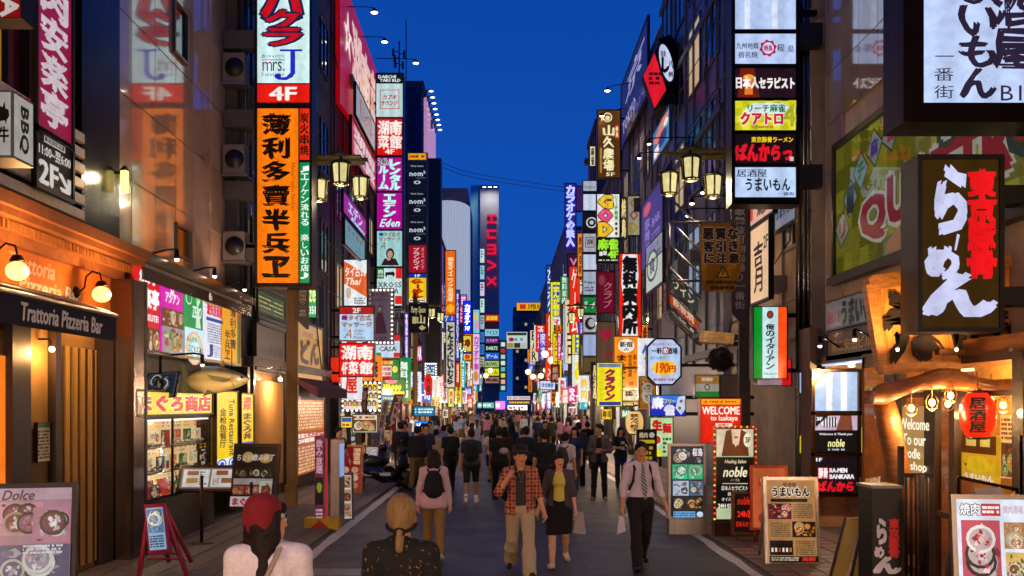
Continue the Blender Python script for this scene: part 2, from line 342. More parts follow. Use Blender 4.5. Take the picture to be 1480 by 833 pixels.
# ---------------------------------------------------------------- people: one continuous body surface from a smooth field, clothes over it
def v3(*a): return np.array(a, dtype=float)
class Field:
    def __init__(s, lo, hi, h):
        s.h = h; s.lo = np.array(lo, float) - 2 * h; n = np.ceil((np.array(hi) + 2 * h - s.lo) / h).astype(int) + 1
        s.n = n; s.g = np.full(n, 9., dtype=np.float32)
        s.ax = [s.lo[i] + h * np.arange(n[i]) for i in range(3)]
    def _box(s, lo, hi, m):
        a = np.clip(np.floor((np.array(lo) - m - s.lo) / s.h).astype(int), 0, s.n - 1); b = np.clip(np.ceil((np.array(hi) + m - s.lo) / s.h).astype(int) + 1, 1, s.n)
        sl = tuple(slice(a[i], b[i]) for i in range(3))
        X = s.ax[0][sl[0]][:, None, None]; Y = s.ax[1][sl[1]][None, :, None]; Z = s.ax[2][sl[2]][None, None, :]
        return sl, X, Y, Z
    def _mix(s, sl, d, k):
        g = s.g[sl]
        if k > 0:
            hh = np.clip(.5 + .5 * (g - d) / k, 0, 1); r = g * (1 - hh) + d * hh - k * hh * (1 - hh)
        else: r = np.minimum(g, d)
        s.g[sl] = r.astype(np.float32)
    def cap(s, a, b, ra, rb, k=.02, sy=1.):
        a, b = np.array(a, float), np.array(b, float); R = max(ra, rb) * max(1, sy) + k + .03
        sl, X, Y, Z = s._box(np.minimum(a, b), np.maximum(a, b), R); ba = b - a; L = ba @ ba + 1e-9
        px_, py_, pz_ = X - a[0], Y - a[1], Z - a[2]
        h = np.clip((px_ * ba[0] + py_ * ba[1] + pz_ * ba[2]) / L, 0, 1)
        dx, dy, dz = px_ - ba[0] * h, (py_ - ba[1] * h) / sy, pz_ - ba[2] * h
        s._mix(sl, np.sqrt(dx * dx + dy * dy + dz * dz) - (ra + (rb - ra) * h), k)
    def ell(s, c, r, k=.02, rot=None, sub=False):
        c, r = np.array(c, float), np.array(r, float); m = r.max() + k + .03
        sl, X, Y, Z = s._box(c, c, m); x, y, z = X - c[0], Y - c[1], Z - c[2]
        if rot is not None: R = rot; x, y, z = R[0, 0] * x + R[1, 0] * y + R[2, 0] * z, R[0, 1] * x + R[1, 1] * y + R[2, 1] * z, R[0, 2] * x + R[1, 2] * y + R[2, 2] * z
        q = np.sqrt((x / r[0]) ** 2 + (y / r[1]) ** 2 + (z / r[2]) ** 2); d = (q - 1) * r.min() * np.where(q < 1, 1, 1)
        if sub: g = s.g[sl]; s.g[sl] = np.maximum(g, -d).astype(np.float32)
        else: s._mix(sl, d, k)
    def cut(s, p, n, k=None):      # keep the side where (x-p).n < 0
        p, n = np.array(p, float), np.array(n, float) / np.linalg.norm(n)
        d = (s.ax[0] - p[0])[:, None, None] * n[0] + (s.ax[1] - p[1])[None, :, None] * n[1] + (s.ax[2] - p[2])[None, None, :] * n[2]
        s.g = np.maximum(s.g, d.astype(np.float32))
    def fold(s, amp, seed=0, f=14.):
        rd = np.random.RandomState(seed); t = 0
        for i in range(5):
            w = rd.randn(3) * v3(.8, .8, 1.3); w *= f * (1 + .45 * i) / np.linalg.norm(w); ph = rd.rand() * 6.28; w2 = rd.randn(3) * f * .3
            X, Y, Z = s.ax[0][:, None, None], s.ax[1][None, :, None], s.ax[2][None, None, :]
            t = t + (1, .8, .9, .6, .7)[i] * np.sin(X * w[0] + Y * w[1] + Z * w[2] + ph + 2.2 * np.sin(X * w2[0] + Y * w2[1] + Z * w2[2]))
        s.g = (s.g + np.where(s.g < 1, amp * t / 3, 0)).astype(np.float32)
    def mesh(s):
        g = s.g; ins = g < 0; nx, ny, nz = g.shape
        acc = np.zeros((nx - 1, ny - 1, nz - 1, 3), np.float32); cnt = np.zeros((nx - 1, ny - 1, nz - 1), np.float32)
        quads = []
        cr = {}
        for ax in range(3):
            A = [slice(None)] * 3; B = [slice(None)] * 3; A[ax] = slice(0, -1); B[ax] = slice(1, None)
            a, b = g[tuple(A)], g[tuple(B)]; c = (a < 0) != (b < 0); I = np.argwhere(c)
            if not len(I): return None
            va, vb = a[c], b[c]; t = va / (va - vb); P = I.astype(np.float32); P[:, ax] += t
            o = [i for i in range(3) if i != ax]
            cells = []
            for d1 in (0, 1):
                for d2 in (0, 1):
                    J = I.copy(); J[:, o[0]] -= d1; J[:, o[1]] -= d2
                    cells.append(J)
            ok = np.ones(len(I), bool)
            for J in cells: ok &= (J >= 0).all(1) & (J < np.array(acc.shape[:3])).all(1)
            for J in cells:
                np.add.at(acc, (J[ok, 0], J[ok, 1], J[ok, 2]), P[ok]); np.add.at(cnt, (J[ok, 0], J[ok, 1], J[ok, 2]), 1)
            q = [cells[i][ok] for i in (0, 1, 3, 2)]; flip = (va[ok] < 0) ^ (ax == 1)
            cr[ax] = (q, flip)
        idx = -np.ones(cnt.shape, int); m = cnt > 0; idx[m] = np.arange(m.sum())
        V = acc[m] / cnt[m][:, None] * s.h + s.lo
        F = []
        for ax, (q, flip) in cr.items():
            f = np.stack([idx[J[:, 0], J[:, 1], J[:, 2]] for J in q], 1); f[flip] = f[flip][:, ::-1]; F.append(f[:, ::-1])
        return V, np.concatenate(F)
def fmesh(field, name, mat, parent, colfn, smooth_it=1):
    r = field.mesh()
    if r is None: return None
    V, F = r
    for _ in range(smooth_it):
        S = np.zeros_like(V); n = np.zeros(len(V))
        for i in range(4):
            np.add.at(S, F[:, i], V[F[:, (i + 1) % 4]]); np.add.at(n, F[:, i], 1)
        V = V * .5 + .5 * S / np.maximum(n, 1)[:, None]
    me = bpy.data.meshes.new(name); me.vertices.add(len(V)); me.vertices.foreach_set('co', V.astype(np.float32).ravel())
    me.loops.add(F.size); me.loops.foreach_set('vertex_index', F.ravel().astype(np.int32)); me.polygons.add(len(F))
    me.polygons.foreach_set('loop_start', np.arange(0, F.size, 4, dtype=np.int32)); me.update(calc_edges=True)
    me.polygons.foreach_set('use_smooth', np.ones(len(F), bool))
    c = colfn(V) if callable(colfn) else np.tile(np.array(C(colfn)), (len(V), 1))
    a = me.color_attributes.new('Col', 'FLOAT_COLOR', 'POINT'); a.data.foreach_set('color', np.concatenate([c, np.ones((len(V), 1))], 1).astype(np.float32).ravel())
    me.materials.append(MATS[mat] if isinstance(mat, str) else mat)
    o = bpy.data.objects.new(name, me); COL.objects.link(o); o.parent = parent; return o
def rx(v, a): c, s = math.cos(a), math.sin(a); return v3(v[0], v[1] * c - v[2] * s, v[1] * s + v[2] * c)
def unit(v): v = np.array(v, float); return v / np.linalg.norm(v)
def skeleton(S):
    """joint positions, facing -Y. S: h height, legs=((hip deg, knee deg) left, right) forward positive, arms=((upper dir),(fore dir)) left,right, w shoulder width"""
    h = S.get('h', 1.7) / 1.7; w = S.get('w', .168 if not S.get('fem') else .15); J = {}
    J['pel'] = v3(0, 0, .93); J['hip'] = [v3(s * .088, 0, .90) for s in (-1, 1)]
    lean = S.get('lean', 0.); up = unit((S.get('side', 0), -lean, 1))
    J['up'] = up; J['chest'] = J['pel'] + up * .33; J['neck'] = J['pel'] + up * .50; J['headc'] = J['neck'] + up * .158 + v3(0, -.02, 0)
    J['sh'] = [J['pel'] + up * .45 + v3(s * w, 0, 0) for s in (-1, 1)]
    J['knee'], J['ank'], J['toe'] = [], [], []
    for i, (a, k) in enumerate(S.get('legs', ((0, 0), (0, 0)))):
        sp = S.get('spread', .02) * (-1, 1)[i]
        d = unit((sp, -math.sin(math.radians(a)), -math.cos(math.radians(a)))); kn = J['hip'][i] + d * .42
        d2 = unit((sp * .5, -math.sin(math.radians(a - k)), -math.cos(math.radians(a - k)))); an = kn + d2 * .40
        J['knee'].append(kn); J['ank'].append(an)
        f = math.radians(S.get('foot', (0, 0))[i]); J['toe'].append(an + v3((-1, 1)[i] * .03, -.15 * math.cos(f), -.045 + .15 * math.sin(f)))
    low = min(min(J['ank'][i][2] - .075, J['toe'][i][2] - .03) for i in (0, 1)); dz = -low
    for k in ('pel', 'chest', 'neck', 'headc'): J[k] = J[k] + v3(0, 0, dz)
    for k in ('hip', 'sh', 'knee', 'ank', 'toe'): J[k] = [p + v3(0, 0, dz) for p in J[k]]
    J['elb'], J['wri'], J['hd'] = [], [], []
    for i, (u, f) in enumerate(S.get('arms', (((-.12, 0, -1), (-.05, -.25, -1)), ((.12, 0, -1), (.05, -.25, -1))))):
        e = J['sh'][i] + unit(u) * .285; w_ = e + unit(f) * .245; J['elb'].append(e); J['wri'].append(w_); J['hd'].append(unit(f))
    return J, h
def person(S, loc, yaw, label, group=None, vox=.01, name='person', root=None):
    """yaw 0 faces the camera"""
    J, h = skeleton(S); fem = S.get('fem', False); sk = S.get('skin', 'c49070'); fat = S.get('fat', 1.)
    if root is None: root = thing(name, label, 'person', loc, group, rz=yaw)
    root.scale = (h, h, h)
    up = J['up']; top = S.get('top'); bot = S.get('bot'); sl = S.get('sleeve', 'short'); hi = vox <= .012
    lo_, hi_ = v3(-.75, -.65, -.02), v3(.75, .65, 1.86)
    allp = np.array(J['elb'] + J['wri'] + J['toe'] + J['ank'] + J['knee'] + J['sh'] + [J['headc']]); lo_ = np.minimum(allp.min(0) - .22, v3(-.3, -.25, -.02)); hi_ = allp.max(0) + .22; lo_[2] = -.02
    def torso(f, g=0., k=.05):
        f.cap(J['pel'] + v3(0, .0, -.01), J['pel'] + up * .16, (.128 if fem else .122) * fat + g, (.108 if fem else .118) * fat + g, k, .78)
        f.cap(J['pel'] + up * .16, J['pel'] + up * .36, (.108 if fem else .118) * fat + g, (.125 if fem else .142) * fat + g, k, .75)
        for i in (0, 1):
            f.cap(J['pel'] + up * .40 + v3((-.06, .06)[i], 0, 0), J['sh'][i] + v3((.015, -.015)[i], 0, -.0), .085 * fat + g * .8, .05 + g * .6, k, .95)
            f.cap(J['neck'] + v3((-.02, .02)[i], .01, -.01), J['sh'][i] + v3(0, 0, .01), .045 + g * .8, .036 + g * .8, .04)
            f.ell(J['hip'][i] + v3(0, .03, .0), v3(.085, .1, .09) * fat + g, k)
            if fem: f.ell(J['chest'] + v3((-.055, .055)[i], -.085, .015), v3(.055, .05, .055) + g, .03)
        f.cap(J['pel'] + up * .46, J['neck'] + up * .0, .07 + g, .055 + g * .6, .05)
    def leg(f, i, g=0., rk=1., fl=0.):
        f.cap(J['hip'][i], J['knee'][i], .086 * fat + g, .056 + g, .03); f.cap(J['knee'][i], J['knee'][i] * .6 + J['ank'][i] * .4, .054 + g, .052 + g + fl, .02)
        f.cap(J['knee'][i] * .6 + J['ank'][i] * .4, J['ank'][i] + v3(0, 0, 0), .052 + g + fl, .036 + g + fl * 1.6, .02)
    def arm(f, i, g=0., upto=2.):
        a, b, c = J['sh'][i], J['elb'][i], J['wri'][i]; m = .9 if fem else 1.
        f.cap(a, a + (b - a) * min(upto, 1), .046 * m + g, (.05 * (1 - min(upto, 1)) + .038 * min(upto, 1)) * m + g, .03)
        if upto > 1: f.cap(b, b + (c - b) * (min(upto, 2) - 1), .038 * m + g, .027 * m + g, .02)
    # body
    f = Field(lo_, hi_, vox); torso(f, -.004)
    f.cap(J['neck'] - up * .05, J['headc'] - up * .05, .055 if not fem else .047, .05 if not fem else .044, .03)
    hc = J['headc']; ht = S.get('turn', 0.); ca, sa = math.cos(ht), math.sin(ht); tilt = S.get('nod', 0.)
    def hp(x, y, z):
        y, z = y * math.cos(tilt) - z * math.sin(tilt), y * math.sin(tilt) + z * math.cos(tilt)
        return hc + v3(x * ca - y * sa, x * sa + y * ca, z)
    Rz = np.array([[ca, -sa, 0], [sa, ca, 0], [0, 0, 1]])
    f.ell(hp(0, .012, .02), (.074, .094, .098), .02, Rz); f.ell(hp(0, -.028, -.035), (.056, .06, .078), .03, Rz); f.ell(hp(0, -.055, -.085), (.028, .028, .026), .03, Rz)
    if hi:
        f.ell(hp(0, -.092, -.022), (.0125, .02, .022), .012, Rz); f.ell(hp(0, -.104, -.034), (.013, .011, .009), .01, Rz)
        f.ell(hp(0, -.086, -.062), (.022, .009, .009), .008, Rz)
        for s in (-1, 1): f.ell(hp(s * .03, -.099, .0), (.017, .014, .01), 0, Rz, sub=True)
        for s in (-1, 1): f.ell(hp(s * .077, .005, -.015), (.01, .02, .032), .008, Rz)
    else:
        f.ell(hp(0, -.088, -.025), (.014, .02, .02), .012, Rz)
    for i in (0, 1):
        arm(f, i); leg(f, i)
        w_, d = J['wri'][i], J['hd'][i]; sd = (-1, 1)[i]; ax = unit(np.cross(d, v3(sd, 0, 0)) if abs(d[0]) < .85 else v3(0, -1, 0)); nrm = np.cross(ax, d) # across palm, palm normal
        inn = nrm * (-1 if nrm[0] * sd > 0 else 1)
        f.cap(w_, w_ + d * .07, .026, .034 if vox < .015 else .036, .02)
        if hi:
            for q in range(4):
                b0 = w_ + d * .078 + ax * (q - 1.5) * .0205; cu = S.get('curl', .5); L1 = (.036, .042, .040, .032)[q]
                d1 = unit(d + inn * cu * .8); d2 = unit(d + inn * cu * 2.2)
                f.cap(b0, b0 + d1 * L1, .0105, .0098, .006); f.cap(b0 + d1 * L1, b0 + d1 * L1 + d2 * .038, .0098, .0085, .005)
            t0 = w_ + d * .025 + ax * .022; t1 = t0 + unit(d * .7 + ax * .8 + inn * .4) * .045; f.cap(t0, t1, .013, .011, .01); f.cap(t1, t1 + unit(d + inn * .6 + ax * .2) * .03, .011, .009, .006)
        else: f.cap(w_ + d * .08, w_ + d * .15 + inn * .03, .03, .018, .02)
        an, to = J['ank'][i], J['toe'][i]; f.cap(an + v3(0, .02, -.04), to, .034, .024, .02)
    eyec = v3(*C('180c08')); lipc = v3(*C(S.get('lip', 'a05048'))); skc = v3(*C(sk))
    def bodycol(V):
        c = np.tile(skc, (len(V), 1)); q = V - hc; q = np.stack([q[:, 0] * ca + q[:, 1] * sa, -q[:, 0] * sa + q[:, 1] * ca, q[:, 2]], 1)
        ch = (np.abs(np.abs(q[:, 0]) - .04) < .02) & (np.abs(q[:, 2] + .035) < .018) & (q[:, 1] < -.04); c[ch] = skc * v3(1.08, .9, .85)
        lp = (np.abs(q[:, 0]) < .024) & (np.abs(q[:, 2] + .062) < .0095) & (q[:, 1] < -.06); c[lp] = lipc
        return c
    fmesh(f, 'body', 'skin', root, bodycol)
    if hi and S.get('face', True):
        e = MB('120a08')
        for s in (-1, 1):
            p = hp(s * .03, -.083, .0); e.ball(p, .0125, 8, 6, 'd8cfc4', (1, .55, .62)); e.ball(p + v3(sa, -ca, 0) * .0045 * 1, .0068, 8, 6, '0c0705')
        e.build('eyes', 'gloss', root, local=True)
        e = MB(S.get('hair', '120c0a'))
        for s in (-1, 1): e.tube([hp(s * .014, -.094, .017), hp(s * .03, -.0955, .024), hp(s * .048, -.082, .018)], [.003, .0045, .002], 6)
        e.build('eyebrows', 'matte', root, local=True)
    # hair
    hs = S.get('hs', 'short'); hcol = S.get('hair', '140e0c')
    if hs != 'none':
        f = Field(hc - v3(.3, .3, .55), hc + v3(.3, .3, .22), min(vox, .016)); f.ell(hp(0, .022, .036), (.084, .1, .1), 0, Rz)
        if hs == 'short': f.ell(hp(0, .045, .01), (.08, .078, .09), .02, Rz); f.ell(hp(0, -.04, .085), (.06, .05, .035), .02, Rz)
        if hs in ('bob', 'long', 'pony'):
            f.ell(hp(0, .04, .0), (.092, .085, .11), .02, Rz)
            for s in (-1, 1): f.cap(hp(s * .072, .01, .02), hp(s * .082, .012, -.11 if hs == 'bob' else -.09), .03, .033, .03)
            f.cap(hp(-.03, .075, -.02), hp(-.04, .07, -.12), .055, .06 if hs == 'bob' else .05, .03); f.cap(hp(.03, .075, -.02), hp(.04, .07, -.12), .055, .06 if hs == 'bob' else .05, .03)
        if hs == 'long':
            for s in (-1, 0, 1): f.cap(hp(s * .07, .05, -.1), hp(s * .095, .135 if s == 0 else .11, -.33 - (.03 if s else 0)), .048, .026, .04)
            if S.get('fronthair', 1):
                for s in (-1, 1): f.cap(hp(s * .08, .0, -.08), hp(s * .085, -.03, -.27), .026, .018, .03)
        if hs == 'bun': f.ell(hp(0, .05, .0), (.078, .072, .09), .02, Rz); f.cap(hp(0, .105, -.07), hp(0, .125, -.17), .024, .022, .02)
        fr = .35 if hs in ('long', 'bob') else .62
        # free the face
        f.cut(hp(0, -.052, .0), v3(0, 0, 0) + Rz @ v3(0, -1, -.35)) if hs != 'bun' else f.cut(hp(0, -.045, 0), Rz @ v3(0, -1, -.5))
        if hs == 'short': f.cut(hp(0, .02, -.035), Rz @ v3(0, -.55, -1))
        if hs == 'short': f.fold(.004, 3, 60.)
        if hs != 'bun': f.fold(.005, S.get('seed', 1), 45.)
        if hs in ('long', 'bob') and S.get('fringe', 1): f.ell(hp(0, -.068, .066), (.062, .03, .034), .02, Rz)
        fmesh(f, 'hair', 'hair', root, hcol)
    # clothes
    if bot:
        kind, colr = bot[0], bot[1]; f = Field(lo_, hi_, vox); pel = J['pel']
        wz_ = .1
        f.cap(pel + v3(0, 0, -.02), pel + up * .1, .136 * fat, .122 * fat, .04, .82)
        if kind == 'skirt':
            zz = bot[2]; kc = (J['knee'][0] + J['knee'][1]) / 2
            f.cap(pel + v3(0, 0, -.05), v3(kc[0], kc[1] * .7, zz - .15), .15, .175, .05, .85)
            for i in (0, 1): f.cap(J['hip'][i], J['knee'][i], .105, .09, .08)
            f.fold(.006, S.get('seed', 1), 22.); f.cut(v3(0, 0, zz), v3(0, 0, -1))
        else:
            fl = {'slim': .004, 'wide': .02, 'trousers': .012, 'shorts': .02}[kind]
            for i in (0, 1):
                f.ell(J['hip'][i] + v3(0, .03, .0), v3(.096, .108, .1) * fat, .04); leg(f, i, .012 if kind != 'wide' else .02, 1, fl)
                if kind != 'shorts': f.cap(J['ank'][i] + v3(0, 0, .06), J['ank'][i] + v3(0, 0, -.02), .045 + fl * 1.6, .05 + fl * 1.8, .01)
            f.fold(.003 if kind != 'wide' else .0045, S.get('seed', 1), 26.)
            if kind == 'shorts':
                kz = max(J['knee'][0][2], J['knee'][1][2]); f.cut(v3(0, 0, kz + .02), v3(0, 0, -1))
            else:
                for i in (0, 1): pass
        f.cut(pel + up * .13, v3(0, 0, 1)); fmesh(f, 'skirt' if kind == 'skirt' else kind if kind == 'shorts' else 'trousers', S.get('botmat', 'fabric'), root, colr)
    if top:
        colr = top; f = Field(lo_, hi_, vox); torso(f, .012 + S.get('loose', .004)); hem = S.get('hem', -.02)
        f.cap(J['pel'] + up * .1, J['pel'] + up * (hem - .05), .138 * fat + S.get('loose', .004), .15 * fat + S.get('loose', .004), .05, .86)
        for i in (0, 1): f.ell(J['hip'][i] + v3(0, .03, .02), v3(.108, .118, .11) * fat, .05)
        for i in (0, 1): arm(f, i, .014 + S.get('loose', .004) * .5, {'short': .62, 'long': 1.9, 'roll': 1.1, 'none': 0.05}[sl])
        f.fold(S.get('wrinkle', .0045), S.get('seed', 2), 24.)
        f.cut(J['pel'] + up * hem, -up); nk = S.get('neckz', .0)
        f.ell(J['neck'] + up * (.045 + nk) + v3(0, -.02, 0), v3(.068, .08, .05), 0, None, sub=True)
        if S.get('open'):      # open front: a wedge is left out so that the layer beneath shows
            f.ell(J['pel'] + up * .18 + v3(0, -.2, 0), v3(S['open'], .18, .85), 0, None, sub=True)
        fmesh(f, S.get('topname', 'shirt'), S.get('topmat', 'fabric'), root, colr)
    if S.get('inner'):
        f = Field(lo_, hi_, vox); torso(f, .008); f.cap(J['pel'] + up * .1, J['pel'] + up * -.0, .126 * fat, .132 * fat, .04, .8); f.cut(J['pel'] + up * .02, -up); f.fold(.003, 9, 26.)
        f.ell(J['neck'] + up * .03 + v3(0, -.05, 0), v3(.06, .08, .06), 0, None, sub=True); fmesh(f, 'undershirt', 'fabric', root, S['inner'])
    # shoes
    sc_ = S.get('shoe', '141210')
    if sc_:
        for i in (0, 1):
            f = Field(np.minimum(J['ank'][i], J['toe'][i]) - .12, np.maximum(J['ank'][i], J['toe'][i]) + .12, min(vox, .012)); an, to = J['ank'][i], J['toe'][i]
            f.cap(an + v3(0, .03, -.042), to + v3(0, .03, .0), .04, .036, .02); f.cap(to + v3(0, .03, 0), to, .036, .03, .02)
            if S.get('shoeh', 1): f.cap(an + v3(0, .02, -.05), an + v3(0, .01, -.01), .042, .038, .02)
            fmesh(f, 'shoe', 'gloss' if S.get('shiny') else 'paint', root, sc_)
    if S.get('bag'):
        col_ = S['bag']; b = Field(J['chest'] - v3(.25, .1, .35), J['chest'] + v3(.25, .4, .25), min(vox, .012))
        c0 = J['chest'] + v3(0, .155, -.05)
        b.ell(c0, v3(.14, .085, .2), 0); b.ell(c0 + v3(0, .03, -.08), v3(.12, .07, .1), .03); b.ell(c0 + v3(0, 0, -.1), v3(.145, .08, .12), .03); b.fold(.004, 4, 30.)
        fmesh(b, 'backpack', 'fabric', root, col_)
        st = MB(col_)
        for s in (-1, 1):
            x = s * .095; st.tube([c0 + v3(x * .6, 0, .15), J['sh'][0] * 0 + v3(x, J['sh'][0][1] + .06, J['sh'][0][2] + .04), v3(x, J['sh'][0][1] - .02, J['sh'][0][2] + .075), v3(x * 1.2, J['sh'][0][1] - .12, J['sh'][0][2] - .03), v3(x * 1.35, J['chest'][1] - .12, J['chest'][2] - .06), v3(x * 1.7, J['chest'][1] + .06, J['chest'][2] - .18)], .018, 6)
        st.build('strap', 'fabric', root, local=True)
    S['J'] = J; S['h_'] = h
    return root, J
# ---------------------------------------------------------------- ground
WL, WR = -5.6, 5.8
g = MB('2b2b30'); g.quad((-400, -30, -.012), (400, -30, -.012), (400, 900, -.012), (-400, 900, -.012)); g.build('ground', 'asphalt', kind='structure')
g = MB('34313a'); ys = [-10 + 3.1 * i for i in range(96)]
for i in range(len(ys) - 1):
    for xa, xb in ((-3.0, .1), (.1, 3.45)):
        v = random.uniform(.9, 1.08) * (1.0 if xa < 0 else .94); g.quad((xa, ys[i], 0), (xb, ys[i], 0), (xb, ys[i + 1], 0), (xa, ys[i + 1], 0), tuple(c * v * .5 for c in C('34303a')))
g.build('road', 'asphalt', kind='structure')
for nm, xa, xb in (('road_line', -2.9, -2.72), ('road_line', 3.2, 3.36)):
    g = MB('bdb8b4'); rd = random.Random(3 if xa < 0 else 5); y = 7.
    while y < 230:
        e = [(xa + rd.uniform(-.018, .018), xb + rd.uniform(-.018, .018)) for _ in range(2)]
        if y == 7.: prev = e[0]
        y2 = y + rd.uniform(.3, .8); g.quad((prev[0], y, .004), (prev[1], y, .004), (e[1][1], y2, .004), (e[1][0], y2, .004)); prev = e[1]; y = y2
    g.build(nm, 'roadpaint', kind='structure')
g = MB('2a2a2e')      # patched strips and cracks in the asphalt
for (xa, xb, ya, yb) in ((-2.2, 1.5, 12.3, 12.42), (-2.5, 2.9, 15.6, 15.68), (.9, 1.0, 8, 40), (1.6, 2.7, 17.2, 19.4), (-1.9, -.8, 22, 25)): g.quad((xa, ya, .002), (xb, ya, .002), (xb, yb, .002), (xa, yb, .002))
g.build('road_patch', 'asphalt', kind='structure')
for side, (xa, xb), colr in ((-1, (-5.9, -3.0), '6a5f58'), (1, (3.45, 6.1), '6b5244')):
    b = MB('3a3634'); b.box(xa, xb, -10, 235, -.01, .012, '3a3634'); pv = b.build('pavement', 'tile', kind='structure')
    s = .36; far = MB(colr)
    first = None
    for k in range(int((38 - 8) / s)):
        for j in range(int((xb - xa) / s)):
            y, x = 8 + k * s, (xa + j * s if side > 0 else xb - (j + 1) * s)
            if abs(x) > 5.6: continue
            if (y < 21 and abs(x + .18) < 5.3 and not (side > 0 and y > 17)):
                if first is None:
                    t = MB(colr); e = .012; h = .022; t.v = []; t.add([(e, e, 0), (s - e, e, 0), (s - e, s - e, 0), (e, s - e, 0), (e + .004, e + .004, h), (s - e - .004, e + .004, h), (s - e - .004, s - e - .004, h), (e + .004, s - e - .004, h)], [(4, 5, 6, 7), (0, 1, 5, 4), (1, 2, 6, 5), (2, 3, 7, 6), (3, 0, 4, 7)])
                    if side < 0:
                        for q in range(7): t.box(e + .02, s - e - .02, e + .03 + q * .045, e + .05 + q * .045, h, h + .006)
                    first = t.build('slab', 'tile', pv, local=True); o = first
                else: o = first.copy(); COL.objects.link(o)
                o.location = (x, y, random.uniform(0, .003))
            else: far.box(x + .01, x + s - .01, y + .01, y + s - .01, .0125, .024)
    if far.f: far.build('paving', 'tile', pv, kind='stuff')
g = MB('1a181c'); rd = random.Random(31)
for i in range(26):
    p = Vector((rd.uniform(-2.6, 3), rd.uniform(9, 34), .003)); a = rd.uniform(0, 6.28)
    for j in range(rd.randint(4, 9)):
        a += rd.uniform(-.5, .5); q = p + Vector((math.cos(a), math.sin(a), 0)) * rd.uniform(.15, .4); n_ = Vector((-math.sin(a), math.cos(a), 0)) * rd.uniform(.004, .01); g.quad(p - n_, q - n_, q + n_, p + n_); p = q
g.build('crack', 'asphalt', kind='stuff', label='hairline cracks wandering over the asphalt')
g = MB('c8c0bc')
for i in range(170):
    x, y, r_ = rd.uniform(-2.8, 3.3), 9 + 40 * rd.random() ** 1.6, rd.uniform(.008, .024); g.add([(x + r_ * rd.uniform(.6, 1.5) * math.cos(a), y + r_ * math.sin(a), .006) for a in (0, 1.2, 2.6, 3.9, 5.1)], [(0, 1, 2, 3, 4)], rd.choice(['c8c0bc', '807870', '989090', '50483e']))
g.build('litter', 'matte', kind='stuff', label='specks of paper and chewing gum on the asphalt')
# drain cover
dc = thing('drain_cover', 'ribbed steel drain cover set in the road behind the woman in the lace top', 'drain cover', (-2.0, 12.7, 0))
m = MB('55565c'); m.box(-2.7, -1.35, 12.45, 13.0, .001, .008); 
for i in range(26): m.box(-2.66 + i * .05, -2.635 + i * .05, 12.48, 12.97, .008, .013, '8a8c94')
m.build('grating', 'metal', dc)

# ---------------------------------------------------------------- generic building with windows on its street face
def building(side, Y0, Y1, zt, col, label, X=None, wins=None, fin='wall', depth=9., z0=0., endw=None, name='building', trim=None, lights=.25, seed=0):
    X = X if X is not None else (WL if side < 0 else WR); rd = random.Random(seed + int(Y0 * 10))
    root = thing(name, label, 'building', (X, (Y0 + Y1) / 2, 0))
    col = tuple(min(.6, c * 2.3 + .012) for c in C(col)); m = MB(col); xa, xb = (X - depth, X) if side < 0 else (X, X + depth); m.box(xa, xb, Y0, Y1, z0, zt)
    wl = m.build('wall', fin, root)
    r = MB('38363a'); r.box(xa - .1, xb + .1, Y0 + .01, Y1 - .01, zt, zt + .35); r.build('parapet', 'wall', root)
    if seed < 0: return root, wl
    q_ = MB(tuple(c * .6 for c in C(col)))
    for i in range(int((Y1 - Y0) / 1.6)): y = Y0 + .3 + i * 1.6 + rd.uniform(-.3, .3); q_.box(min(X, X - side * .06), max(X, X - side * .06), y, y + .09, max(z0, 3.4), zt)
    for z in np.arange(4.3, zt, 1.55): q_.box(min(X, X - side * .03), max(X, X - side * .03), Y0 + .01, Y1 - .01, z, z + .04)
    q_.build('cladding_joint', 'paint', root, kind='stuff'); q_ = MB('16161a')
    for i in range(7): y, z = rd.uniform(Y0, Y1 - 1), rd.uniform(4, zt - 2); x = X - side * rd.uniform(.07, .3); q_.tube([(x, y, z), (x, y + .05, z - rd.uniform(1, 3)), (x, min(Y1, y + rd.uniform(1, 3)), z - rd.uniform(1.5, 3.6))], .018, 4)
    q_.build('cable', 'paint', root, kind='stuff'); q_ = MB('5c5860')
    for i in range(4): y, z = rd.uniform(Y0 + .3, Y1 - .8), rd.uniform(4.2, zt - 1); x0_, x1_ = sorted((X, X - side * rd.uniform(.25, .45))); q_.box(x0_, x1_, y, y + rd.uniform(.3, .7), z, z + rd.uniform(.3, .7))
    q_.build('junction_box', 'paint', root, kind='stuff')
    if trim:
        t = MB(trim)
        for z in np.arange(3.6, zt, 3.1): t.box(min(X, X - side * .09), max(X, X - side * .09), Y0 + .02, Y1 - .02, z - .1, z + .1)
        t.build('ledge', 'paint', root)
    if wins:
        n, w, h, zs, wc = wins
        for z in zs:
            for i in range(n):
                yc = Y0 + (Y1 - Y0) * (i + .5) / n; a = X - side * .05
                f = MB(wc); f.box(min(X, a), max(X, a), yc - w / 2 - .07, yc + w / 2 + .07, z - .07, z); f.box(min(X, a), max(X, a), yc - w / 2 - .07, yc + w / 2 + .07, z + h, z + h + .07)
                for q in (yc - w / 2 - .07, yc - .03, yc + w / 2): f.box(min(X, a), max(X, a), q, q + .07, z, z + h)
                fo = f.build('window', 'metal', root)
                p = MB(rd.choice(['e8c890', 'c0a878', '9ab0d0'])) if rd.random() < lights else MB('10141c')
                lit_ = p.col != C('10141c'); a = X - side * .02; p.box(min(X, a), max(X, a), yc - w / 2, yc + w / 2, z, z + h)
                p.build('pane', 'lit_dim' if lit_ else 'gloss', fo)
    return root, wl
